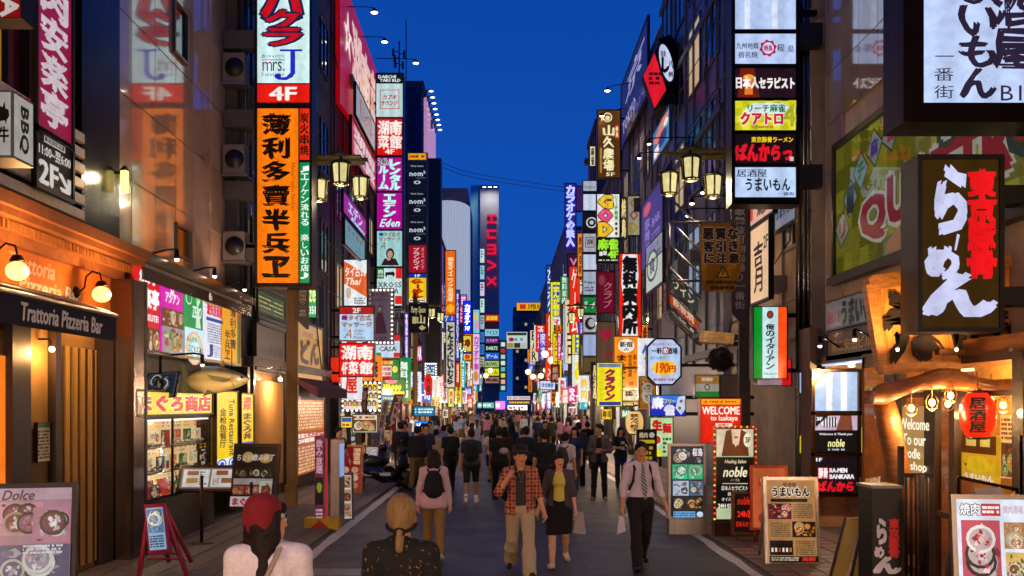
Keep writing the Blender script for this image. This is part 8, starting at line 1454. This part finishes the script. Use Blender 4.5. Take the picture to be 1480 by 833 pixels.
board('tilted orange mah-jong poster behind the brown A-board', 1112, 768, .5, .95, [('p', [(20, 16), (86, 12), (92, 28), (16, 30)], 'd02818'), ('t', 'リーチ麻雀', 24, 16, 84, 27, 'f8e0c0', B), ('c', 50, 52, 28, 8, 'd85020'), ('t', '麻雀', 30, 48, 72, 56, 'f8d8b0'), ('c', 34, 84, 18, 9, 'b82818')], col='d86838', frame='a04020', yaw=-.2, tilt=.12, z0=.25, lit='dim', Y=15.4)
board('brown paper うまいもん A-board with a lobster photograph and a row of bottles', 1146, 824, .66, 1.12, [('t', '居酒屋', 34, 3, 62, 8, '201810'), ('t', 'うまいもん', 12, 9, 88, 20, '181008', {'brush': .03, 'b': .06, 'out': 'f0e8d8'}), ('r', 8, 23, 84, 27, '201810'), ('F', 2, 29, 50, 48, 3, ['501828', 'd83818', 'f0e0d8', 'f08868'], 51), ('L', 54, 29, 94, 47, 8, '604830'), ('L', 6, 52, 46, 70, 8, '604830'), ('F', 50, 51, 98, 70, 3, ['301408', 'c06018', 'e8a040'], 52), ('r', 2, 74, 50, 92, '241818')] + [('r', 5 + i * 7.4, 78, 9 + i * 7.4, 91, '101008') for i in range(6)] + [('r', 5 + i * 7.4, 83, 9 + i * 7.4, 88, ['e8e0d0', 'e8e0d0', 'c04020', 'e8e0d0', 'e8e0d0', 'c87020'][i]) for i in range(6)] + [('r', 6 + i * 7.4, 75, 8 + i * 7.4, 78, '181810') for i in range(6)] + [('L', 54, 74, 94, 92, 7, '604830'), ('r', 0, 93, 100, 100, '14100e'), ('L', 4, 94, 60, 99, 2, 'c8b8a0'), ('t', '海鮮', 66, 94, 94, 99, 'd83020', B)], col='a87848', frame='c8c0b8', tilt=.13, z0=.05, yaw=-.05, Y=13.3)
wb = thing('folded_stand', 'folded yellow-edged stand leaning between the A-board and the ramen pillar', 'stand', ground(1210, 833)); m = MB('8a7428'); Yv = 11.6
for (a, b) in (((1222, 750), (1198, 840)), ((1252, 746), (1230, 840))): m.prism([at(a[0], a[1], Yv), at(a[0] + 24, a[1] - 2, Yv), at(b[0] + 24, b[1], Yv - .4), at(b[0], b[1], Yv - .4)], (0, .05, 0))
m.build('board', 'paint', wb); m = MB('241c10')
m.tube([at(1222, 748, Yv - .03), at(1198, 842, Yv - .43)], .02, 5); m.tube([at(1250, 746, Yv - .03), at(1228, 842, Yv - .43)], .02, 5); m.build('edge', 'wood', wb, kind='stuff')
fd = thing('magazine_rack', 'cluttered wire rack of flyers and green leaflets beside the ramen pillar', 'rack', at(1256, 760, 12.4)); rd = random.Random(2)
for i in range(14): m = MB(rd.choice(['188040', 'd8d0c8', 'c8a878', 'b0b8c0', 'e8e0e0'])); x, y = rd.uniform(1244, 1266), rd.uniform(700, 755); a = at(x, y, 12.4 + rd.uniform(0, .3)); m.prism([a, a + Vector((.12, .03, .02)), a + Vector((.14, .04, .19)), a + Vector((.01, 0, .17))], (0, .01, 0)); m.build('leaflet', 'paint', fd)
m = MB('6a6258')
for x in (1243, 1268): m.tube([at(x, 690, 12.6), at(x, 800, 12.6)], .014, 5)
for y in (700, 728, 756): m.tube([at(1243, y, 12.6), at(1268, y, 12.6)], .01, 5)
m.build('wire', 'metal', fd, kind='stuff')
sp = thing('pillar_sign', 'waist-high black pillar sign with white らーめん and red 東京豚骨 on the pavement', 'sign', (px(1285, 10.2), 10.2, 0)); Yp_ = 10.2; m = MB('141012'); xa, xb, zt = px(1261, Yp_), px(1303, Yp_), pz(706, Yp_); m.box(xa, xb, Yp_, Yp_ + .4, 0, zt); m.build('casing', 'paint', sp); m = MB('6a5238'); m.box(xb, xb + .025, Yp_ - .01, Yp_ + .4, 0, zt + .02); m.build('side_trim', 'metal', sp); m = MB('8a8078'); m.box(xa - .02, xb, Yp_ - .02, Yp_ + .42, zt, zt + .03); m.build('top', 'paint', sp)
F_ = facing(1261, 706, 1303, 840, Yp_ - .003); draw(F_, [('t', 'ら', 1268, 752, 1281, 786, 'e8e0e8', {'b': .06, 'brush': .05}), ('t', 'め', 1264, 790, 1277, 806, 'e8e0e8', {'b': .06, 'brush': .05}), ('t', 'ん', 1263, 806, 1302, 829, 'e8e0e8', {'b': .06, 'brush': .06}), ('v', '東京豚骨', 1285, 750, 1299, 806, 'e0202c', {'b': .07, 'gap': .02})], sp, 'paint')
sc_ = thing('dark_screen', 'dark slatted screen panel standing behind the ramen pillar sign', 'screen', (px(1335, 10.6), 10.6, 0)); m = MB('1c120e')
for i in range(9): x = px(1302 + i * 5.2, 10.7); m.tube([(x, 10.7 + .05 * math.sin(i), 0), (x, 10.7 + .05 * math.sin(i), pz(686 + (i % 2), 10.7))], .018, 5)
m.box(px(1300, 10.7), px(1348, 10.7), 10.68, 10.72, pz(690, 10.7), pz(684, 10.7)); m.box(px(1300, 10.6), px(1307, 10.6), 10.6, 10.66, 0, pz(645, 10.6)); m.build('slat', 'wood', sc_, kind='stuff')
board('bright white 焼肉 menu board with marbled meat photographs at the bottom right corner', 1440, 850, .62, .82, [('t', '焼肉', 6, 5, 34, 18, 'f4f4f8', {'out': '303030', 'b': .03}), ('r', 36, 5, 64, 19, 'd02030'), ('L', 38, 7, 62, 17, 2, 'ffffff'), ('t', '焼肉酒場', 68, 7, 96, 16, 'c8a8c0'), ('F', 6, 24, 62, 100, 5, ['c04858', 'e89098', 'f0c0c0', 'c83848', 'f4dcd8', '98202c'], 61), ('F', 66, 26, 98, 56, 3, ['b07848', 'e8c090', 'd09060', 'f0e0c8'], 62), ('F', 66, 60, 98, 96, 4, ['d8b060', 'f0e0a8', 'b05830', '4c7028'], 63)], col='dce4f4', frame='8a8078', yaw=-.12, tilt=.12, z0=.5, Y=9.0, legs='a')
fk = thing('menu_holder', 'clear plastic menu holder on a dark rail behind the 焼肉 board', 'holder', (px(1425, 9.8), 9.8, 0)); m = MB('2a1c14'); m.tube([at(1385, 690, 9.8), at(1470, 708, 9.8)], .02, 6); m.tube([at(1385, 690, 9.8), at(1385, 830, 9.8)], .02, 6); m.tube([at(1470, 708, 9.8), at(1470, 830, 9.8)], .02, 6); m.build('rail', 'metal', fk)
m = MB('c0b8b0'); m.prism([at(1408, 708, 9.7), at(1446, 704, 9.7), at(1462, 736, 9.6), at(1420, 740, 9.6)], (0, .03, 0)); m.build('menu', 'gloss', fk)
for (x, y, c_) in ((1460, 730, 'e8b030'), (1472, 722, 'e8c860'), (1452, 740, '6a9030'), (1476, 742, 'f0d080')): m = MB(c_); a = at(x, y, 9.9); m.tube([a, a + Vector((.02, 0, .09)), a + Vector((.05, 0, .15))], [.035, .03, .005], 6); m.build('paper_flower', 'matte', fk)
# ---------------------------------------------------------------- clothes with a woven or printed pattern
def patmat(name, fn):
    m = bpy.data.materials.new(name); m.use_nodes = True; MATS[name] = m; nt = m.node_tree; b = nt.nodes['Principled BSDF']; b.inputs['Roughness'].default_value = .85
    tc = nt.nodes.new('ShaderNodeTexCoord'); nt.links.new(fn(nt, tc.outputs['Object']), b.inputs['Base Color'])
def mixc(nt, fac, a, b, mode='MIX'):
    m = nt.nodes.new('ShaderNodeMix'); m.data_type = 'RGBA'; m.blend_type = mode
    for i, v in ((0, fac), (6, a), (7, b)):
        if isinstance(v, (str, tuple)): m.inputs[i].default_value = (*C(v), 1)
        elif isinstance(v, (int, float)): m.inputs[i].default_value = v
        else: nt.links.new(v, m.inputs[i])
    return m.outputs[2]
def thr(nt, v, t, op='GREATER_THAN'):
    m = nt.nodes.new('ShaderNodeMath'); m.operation = op; nt.links.new(v, m.inputs[0]); m.inputs[1].default_value = t; return m.outputs[0]
def wav(nt, co, axis, scale):
    w = nt.nodes.new('ShaderNodeTexWave'); w.bands_direction = axis; w.inputs['Scale'].default_value = scale; w.inputs['Distortion'].default_value = .6; w.inputs['Detail Scale'].default_value = 2; nt.links.new(co, w.inputs['Vector']); return w.outputs['Fac']
def plaid(nt, co):
    c = mixc(nt, .5, 'b05a44', 'b05a44'); c = mixc(nt, thr(nt, wav(nt, co, 'X', 3.4), .62), c, '8c2c20'); c = mixc(nt, thr(nt, wav(nt, co, 'Z', 3.4), .66), c, '7a2820', 'MIX')
    c = mixc(nt, thr(nt, wav(nt, co, 'X', 6.8), .93), c, 'c89070'); return mixc(nt, thr(nt, wav(nt, co, 'Z', 6.8), .93), c, 'c89070')
patmat('plaid_cloth', plaid)
def lace(nt, co):
    v = nt.nodes.new('ShaderNodeTexVoronoi'); v.inputs['Scale'].default_value = 26; nt.links.new(co, v.inputs['Vector']); v2 = nt.nodes.new('ShaderNodeTexVoronoi'); v2.inputs['Scale'].default_value = 75; nt.links.new(co, v2.inputs['Vector'])
    c = mixc(nt, thr(nt, v2.outputs['Distance'], .28, 'LESS_THAN'), '0e0b0a', 'b08050'); ring = mixc(nt, thr(nt, v.outputs['Distance'], .36, 'LESS_THAN'), '0e0b0a', c); return mixc(nt, thr(nt, v.outputs['Distance'], .12, 'LESS_THAN'), ring, 'b87838')
patmat('lace_cloth', lace)
patmat('striped_cloth', lambda nt, co: mixc(nt, thr(nt, wav(nt, co, 'DIAGONAL', 14), .5), '16161e', 'b8b8c0'))
def tintmat(name, rough):     # clothing whose colour is each person's own
    m = bpy.data.materials.new(name); m.use_nodes = True; MATS[name] = m; nt = m.node_tree; b = nt.nodes['Principled BSDF']; b.inputs['Roughness'].default_value = rough
    oi = nt.nodes.new('ShaderNodeObjectInfo'); n = nt.nodes.new('ShaderNodeTexNoise'); n.inputs['Scale'].default_value = 9; r = nt.nodes.new('ShaderNodeMapRange'); r.inputs['To Min'].default_value = .7; r.inputs['To Max'].default_value = 1.3; nt.links.new(n.outputs[0], r.inputs[0]); nt.links.new(mixc(nt, 1.0, oi.outputs['Color'], r.outputs[0], 'MULTIPLY'), b.inputs['Base Color'])
tintmat('tinted_cloth', .88)
WA = {'legs': ((22, 6), (-16, 26)), 'foot': (8, -18)}; WB = {'legs': ((-16, 26), (22, 6)), 'foot': (-18, 8)}
PI = math.pi
def gp(x, Y): return (px(x, Y), Y, 0)
# plaid man
S = dict(WB, h=1.70, top='000000', topmat='plaid_cloth', sleeve='roll', open=.085, inner='3a3638', hem=-.1, bot=('wide', 'b8a88c'), shoe='16161a', hs='short', turn=.15, arms=(((-.45, -.2, -1), (.62, -.28, 1)), ((.22, -.08, -1), (.3, -.2, -1))), curl=.9, seed=3, skin='d09c78', loose=.012)
r, J = person(S, gp(752, 12.6), .05, 'man in a red plaid shirt and dark hat, phone at his ear, walking toward us', vox=.009)
hc = Vector(J['headc']); m = MB('15131a'); m.lathe(hc + Vector((0, .005, .045)), [(.155, -.01), (.15, .0), (.1, .012), (.098, .07), (.085, .1), (.03, .108)], 20); m.build('hat', 'fabric', r, local=True); m = MB('3a3238'); m.lathe(hc + Vector((0, .005, .06)), [(.1015, 0), (.1, .022)], 20); m.build('hat_band', 'fabric', r, local=True)
w_ = Vector(J['wri'][0]) + Vector(J['hd'][0]) * .1; m = MB('0c0c10'); m.obox(w_ + Vector((.03, -.03, 0)), Vector((.3, -1, 0)).normalized(), Vector((0, 0, 1)), Vector((1, .3, 0)).normalized(), -.035, .035, -.06, .07, -.006, .006); t = thing('phone', 'black phone held to the ear of the man in the plaid shirt', 'phone', (0, 0, 0)); o = m.build('body', 'gloss', t, local=True); t.location = r.location; t.scale = r.scale; t.rotation_euler = r.rotation_euler
m = MB('b8b0a0'); m.tube([hc + Vector((-.05, -.07, -.14)), Vector(J['chest']) + Vector((0, -.125, .02))], .003, 4); m.ball(Vector(J['chest']) + Vector((0, -.13, .01)), .012, 6, 4); m.tube([Vector(J['chest']) + Vector((0, -.125, .02)), hc + Vector((.05, -.07, -.14))], .003, 4); m.build('necklace', 'metal', r, local=True)
# woman holding his hand
S = dict(WA, h=1.60, fem=True, top='4e444a', sleeve='roll', open=.1, inner='d8cc58', hem=-.34, topname='cardigan', bot=('skirt', '0c0c12', .47), shoe='d8c8b0', hs='long', turn=.2, arms=(((-.3, -.05, -1), (-.3, -.2, -1)), ((.2, .02, -1), (.12, -.2, -1))), seed=5, skin='dcaa88', hair='1c100c', lip='b03848', loose=.01, nod=.1)
r, J = person(S, gp(808, 13.3), -.05, 'woman in a yellow top, grey cardigan and black skirt holding his hand', vox=.009)
m = MB('b0a8a8'); w_ = Vector(J['wri'][1]); m.prism([w_ + Vector((.02, .06, -.02)), w_ + Vector((.12, .06, -.04)), w_ + Vector((.16, .06, -.36)), w_ + Vector((-.02, .06, -.34))], (0, .06, 0)); t = thing('shopping_bag', 'pale grey bag hanging beside the black skirt of the woman in yellow', 'bag', r.location); t.scale = r.scale; m.build('bag', 'fabric', t, local=True)
# businessman
S = dict(WA, h=1.75, top='d8c8d8', sleeve='long', bot=('trousers', '0e0e14'), shoe='0a0a0c', shiny=1, turn=-.1, nod=.12, arms=(((-.22, .0, -1), (-.1, -.18, -1)), ((.28, .06, -1), (.3, -.3, -1))), hem=.06, seed=8, skin='c48e68', hair='0e0a0a')
r, J = person(S, gp(926, 13.1), .08, 'businessman in a white shirt and striped tie carrying a small white bag', vox=.009)
ch = Vector(J['chest']); m = MB('000000'); T = [ch + Vector((0, -.1, .17)), ch + Vector((0, -.135, .12)), ch + Vector((.0, -.15, -.02)), ch + Vector((.02, -.15, -.16)), ch + Vector((.03, -.14, -.3))]
for i in range(4): a, b = T[i], T[i + 1]; wa, wb = (.016, .02, .03, .036)[i], (.02, .03, .036, .012)[i]; m.add([b + Vector((-wb, 0, 0)), b + Vector((wb, 0, 0)), a + Vector((wa, 0, 0)), a + Vector((-wa, 0, 0))], [(0, 1, 2, 3)])
m.build('tie', 'striped_cloth', r, local=True)
for s in (-1, 1): m = MB('0c0c12'); m.tube([ch + Vector((s * .1, .12, .1)), ch + Vector((s * .1, .02, .205)), ch + Vector((s * .105, -.11, .1)), ch + Vector((s * .13, -.13, -.06)), ch + Vector((s * .16, -.02, -.18))], .017, 6); m.build('strap', 'fabric', r, local=True)
m = MB('d8d0dc'); w_ = Vector(J['wri'][0]) + Vector(J['hd'][0]) * .12; m.prism([w_ + Vector((-.03, 0, 0)), w_ + Vector((.03, 0, 0)), w_ + Vector((.05, 0, -.2)), w_ + Vector((-.06, 0, -.24))], (0, .03, 0)); t = thing('paper_bag', 'small white bag in the hand of the businessman', 'bag', r.location); t.scale = r.scale; t.rotation_euler = r.rotation_euler; m.build('bag', 'fabric', t, local=True)
# grey cardigan man, phone girl
S = dict(h=1.76, legs=((3, 0), (-3, 0)), spread=.06, top='5a545a', sleeve='long', open=.07, inner='18181c', topname='cardigan', hem=-.08, bot=('slim', '101014'), shoe='a07850', turn=-.9, arms=(((-.25, .0, -1), (.9, -.45, .12)), ((.25, .0, -1), (-.9, -.5, -.1))), seed=2, skin='b88868')
person(S, gp(866, 22.6), -.15, 'man in a grey cardigan standing with folded arms, looking left', vox=.012)
S = dict(h=1.62, fem=True, legs=((2, 0), (-3, 4)), top='14141a', bot=('slim', '20304a'), hs='bob', arms=(((-.3, -.3, -1), (.3, -1, .1)), ((.4, -.1, -.9), (-.45, -.2, 1))), seed=6, skin='c89878'); r, J = person(S, gp(897, 25.8), .2, 'young woman in a printed black T-shirt with a hand raised to her hair', vox=.013)
m = MB('c8d0a0'); c = Vector(J['chest']); m.add([c + Vector((x, -.19, z)) for x, z in ((-.06, -.03), (.06, -.03), (.05, .06), (-.05, .05))], [(0, 1, 2, 3)]); m.add([c + Vector((x, -.17, z)) for x, z in ((-.07, -.17), (.07, -.2), (.05, -.09), (-.06, -.1))], [(0, 1, 2, 3)], 'd8d8d8'); m.build('print', 'fabric', r, local=True, kind='stuff')
# seen from behind
person(dict(WB, h=1.60, fem=True, top='c8a8b8', sleeve='long', hem=-.1, bot=('slim', '8a6a38'), shoe='c8b8a8', hs='bob', bag='0c0e18', seed=4, hair='150c10', loose=.02, arms=(((-.22, .05, -1), (-.12, -.2, -1)), ((.22, .0, -1), (.1, -.25, -1)))), gp(627, 13.9), PI + .05, 'woman with bobbed hair, black backpack, pale pink shirt and khaki trousers, seen from behind', vox=.01)
r, J = person(dict(WA, h=1.72, top='1c2c44', bot=('shorts', '0c0c10'), shoe='d0c8c8', bag='0a0a10', seed=7, skin='a87858'), gp(681, 21.6), PI, 'man in a navy T-shirt and black shorts with a backpack and white socks, walking away', vox=.012)
for i in (0, 1):
    m = MB('e8e0e0'); a = Vector(J['ank'][i]); k = Vector(J['knee'][i]); m.tube([a + Vector((0, 0, -.03)), a + (k - a) * .28], [.042, .05], 10); m.build('sock', 'fabric', r, local=True)
r, J = person(dict(WB, h=1.74, fat=1.12, top='0e0e12', bot=('trousers', '0c0c12'), shoe='141418', seed=9, skin='9a6c50'), gp(722, 22.3), PI, 'stocky man in black with a small pale sling bag on his back', vox=.013)
m = MB('a89ca4'); c = Vector(J['chest']); m.ball(c + Vector((-.1, .17, -.08)), .075, 10, 8, sc=(1.5, .6, 1)); m.build('sling_bag', 'fabric', r, local=True)
person(dict(h=1.74, legs=((4, 0), (-5, 6)), top='241a18', sleeve='long', bot=('trousers', '0c0a10'), bag='0a0c14', seed=12), gp(579, 26.2), PI + .5, 'man in dark brown with a black backpack standing by the scooter', vox=.016)
person(dict(h=1.66, legs=((3, 0), (0, 0)), top='141014', bot=('trousers', '14101a'), seed=13, arms=(((-.2, -.3, -1), (.1, -1, .0)), ((.2, -.1, -1), (0, -.6, -1)))), gp(489, 23.5), .9, 'restaurant tout in black standing behind the grey sign board', vox=.018)
person(dict(WA, h=1.78, top='34343e', sleeve='long', hem=-.16, bot=('trousers', '1a1a22'), seed=14, topname='jacket'), gp(836, 26.0), PI - .1, 'man in a charcoal suit walking away, left of the folded-arm man', vox=.016)
person(dict(WB, h=1.66, top='c8bcc8', bot=('slim', '20304c'), bag='3a342c', seed=15), gp(817, 20.5), PI - .5, 'man in a pale shirt and jeans with an olive bag turning right', vox=.014)
person(dict(WB, h=1.73, top='10121e', bot=('trousers', '0c0e16'), seed=16), gp(787, 20.0), PI, 'man in black directly behind the woman in yellow, walking away', vox=.014)
person(dict(WA, h=1.74, top='141a30', sleeve='long', bot=('trousers', '10121c'), seed=17), gp(760, 23.0), PI, 'man in a midnight blue jacket walking away behind the plaid man', vox=.014)
person(dict(WB, h=1.6, fem=True, top='d8ccd0', bot=('skirt', '20202c', .5), hs='long', seed=18), gp(712, 27.5), PI, 'woman in a white blouse with long black hair beyond the stocky man', vox=.018)
person(dict(WA, h=1.7, top='12141c', bot=('trousers', '101218'), bag='0c0c14', seed=19), gp(651, 24.6), PI + .3, 'man in black with a shoulder bag left of the man in shorts', vox=.016)
# foreground women
r, J = person(dict(h=1.69, fem=True, top='101010', topmat='lace_cloth', sleeve='roll', bot=('slim', '101014'), hs='bun', hair='8a6c44', w=.16, seed=20, skin='b87c58', neckz=-.015), gp(580, 5.45), PI, 'blonde woman in a black lace-patterned top seen from behind, hair in a low ponytail', vox=.0075)
hc = Vector(J['headc']); m = MB('0c0a0a'); m.tube([hc + Vector((.082 * math.cos(a), .015 + .1 * math.sin(a), -.045 - .03 * math.sin(a))) for a in [(-.2 + k * .12) * PI for k in range(12)]], .011, 6); m.tube([hc + Vector((.03 * math.cos(a), .108 + .012, -.075 + .02 * math.sin(a))) for a in [k * PI / 4 for k in range(9)]], .008, 5); m.build('hair_band', 'fabric', r, local=True)
r, J = person(dict(h=1.69, fem=True, top='e8dce4', sleeve='short', bot=('slim', '202838'), hs='long', hair='1c0e10', w=.165, seed=21, turn=-.95, skin='cc9678', fronthair=0, loose=.02), gp(388, 5.25), PI + .15, 'woman in a dark red knitted beanie and white T-shirt, glancing right', vox=.0075)
f = Field(Vector(J['headc']) - Vector((.2, .2, .1)), Vector(J['headc']) + Vector((.2, .2, .25)), .0075); ca, sa = math.cos(-.95), math.sin(-.95); Rz = np.array([[ca, -sa, 0], [sa, ca, 0], [0, 0, 1]])
hc_ = np.array(J['headc']); f.ell(hc_ + Rz @ v3(0, .028, .055), (.09, .105, .09), .02, Rz); f.ell(hc_ + Rz @ v3(0, .05, .1), (.07, .07, .05), .04, Rz); f.fold(.004, 5, 50.); f.ell(hc_ + Rz @ v3(0, .062, .01), (.102, .08, .105), .03, Rz); f.cut(hc_ + v3(0, 0, -.022), Rz @ v3(0, -.62, -1)); fmesh(f, 'beanie', 'fabric', r, '801420')
m = MB('e0c0c8'); m.ball(hc_ + Rz @ v3(-.083, -.035, .03), .013, 8, 6); m.build('badge', 'fabric', r, local=True)
st_ = MB('a89884'); c = Vector(J['chest']); st_.tube([c + Vector((-.1, -.08, .14)), c + Vector((-.085, .0, .215)), c + Vector((-.06, .1, .17)), c + Vector((.02, .15, .0)), c + Vector((.1, .14, -.16))], .014, 6); st_.build('bag_strap', 'fabric', r, local=True)
# ---------------------------------------------------------------- the crowd: individuals copied from eight builds
protos = []
for k, (spec, away) in enumerate(((dict(WA, h=1.7, bot=('trousers', 'ffffff')), 1), (dict(WB, h=1.7, bot=('trousers', 'ffffff'), bag='101014'), 1), (dict(WA, h=1.7, fem=True, bot=('skirt', 'ffffff', .45), hs='long'), 1), (dict(WB, h=1.7, fem=True, bot=('slim', 'ffffff'), hs='bob'), 1), (dict(WA, h=1.7, bot=('trousers', 'ffffff'), sleeve='long'), 0), (dict(WB, h=1.7, fem=True, bot=('slim', 'ffffff'), hs='long'), 0), (dict(WB, h=1.7, bot=('shorts', 'ffffff')), 0), (dict(WA, h=1.7, fem=True, bot=('skirt', 'ffffff', .5), hs='bob', sleeve='long'), 0))):
    spec.update(top='ffffff', topmat='tinted_cloth', botmat='tinted_cloth', seed=30 + k, face=False); protos.append((person(spec, (0, 0, 0), 0, 'x', vox=.024)[0], away))
TC = [('black', '0c0c10'), ('navy', '1c2c54'), ('white', 'c8c4cc'), ('grey', '504e58'), ('pale blue', '7890b8'), ('pink', 'b87890'), ('dark red', '601820'), ('cream', 'b8a888'), ('olive', '383c20'), ('lilac', '9088a8'), ('white', 'd0ccd4'), ('charcoal', '24242c')]
BC = [('black', '0c0c10'), ('dark blue', '141c30'), ('khaki', '60502c'), ('grey', '38383c'), ('black', '101014')]
rd = random.Random(77); spots = []; used = set()
cand = [(rd.uniform(-2.9, 3.0), 24 + 150 * (k / 150) ** 1.7 + rd.uniform(0, 1.5)) for k in range(0, 150, 1) if k % 5 in (0, 2, 4)]
for side in (-1, 1): cand += [(side * rd.uniform(3.4, 4.6), rd.uniform(30, 120)) for _ in range(15)]
near_ = [(o.location.x, o.location.y) for o in COL.objects if o.name.startswith('person') and o.parent is None and o.location.y > 10]
kids_ = {}
for o in COL.objects:
    if o.parent: kids_.setdefault(o.parent.name, []).append(o)
for (x, y) in cand:
    if any(abs(x - a) < .5 and abs(y - b) < .6 for a, b in spots + near_) or (y < 26 and abs(x) < 1.8): continue
    spots.append((x, y)); (p, _a) = protos[k := rd.randrange(8)]; away = rd.random() < .6; tn, tc = rd.choice(TC); bn_, bc = rd.choice(BC); h = rd.uniform(1.56, 1.8)
    kind = 'woman' if k in (2, 3, 5, 7) else 'man'; low = {2: 'skirt', 7: 'skirt', 6: 'shorts'}.get(k, 'trousers'); e_ = {1: ' with backpack', 2: ' long-haired', 3: ' bob-haired', 5: ' loose-haired'}.get(k, '')
    where = 'in the nearer crowd' if y < 42 else 'in mid crowd' if y < 75 else 'far off'; where = where if abs(x) < 3.3 else 'along the ' + ('left' if x < 0 else 'right') + ' shopfronts'
    lb = f"{e_.strip() + ' ' if k != 1 else ''}{kind}{e_ if k == 1 else ''} in {tn} top and {bn_} {low} {'going away' if away else 'facing us'} {where}"
    if lb in used: lb = f"{'tall' if h > 1.68 else 'short'} {lb.replace('along the ', 'by ')}"
    used.add(lb); c = p.copy(); COL.objects.link(c); c.location = (x, y, 0.02 if abs(x) > 3 else 0); c.rotation_euler = (0, 0, (PI if away else 0) + rd.uniform(-.35, .35)); s = h / 1.7; c.scale = (s, s, s); c['label'] = lb; c['group'] = 'pedestrians crowding the street'
    for q in kids_.get(p.name, []):
        d = q.copy(); COL.objects.link(d); d.parent = c
        if d.name.startswith('shirt'): d.color = (*C(tc), 1)
        elif d.name.startswith(('trousers', 'skirt', 'shorts')): d.color = (*C(bc), 1)
for p, _ in protos:
    for q in kids_.get(p.name, []): bpy.data.objects.remove(q)
    bpy.data.objects.remove(p)
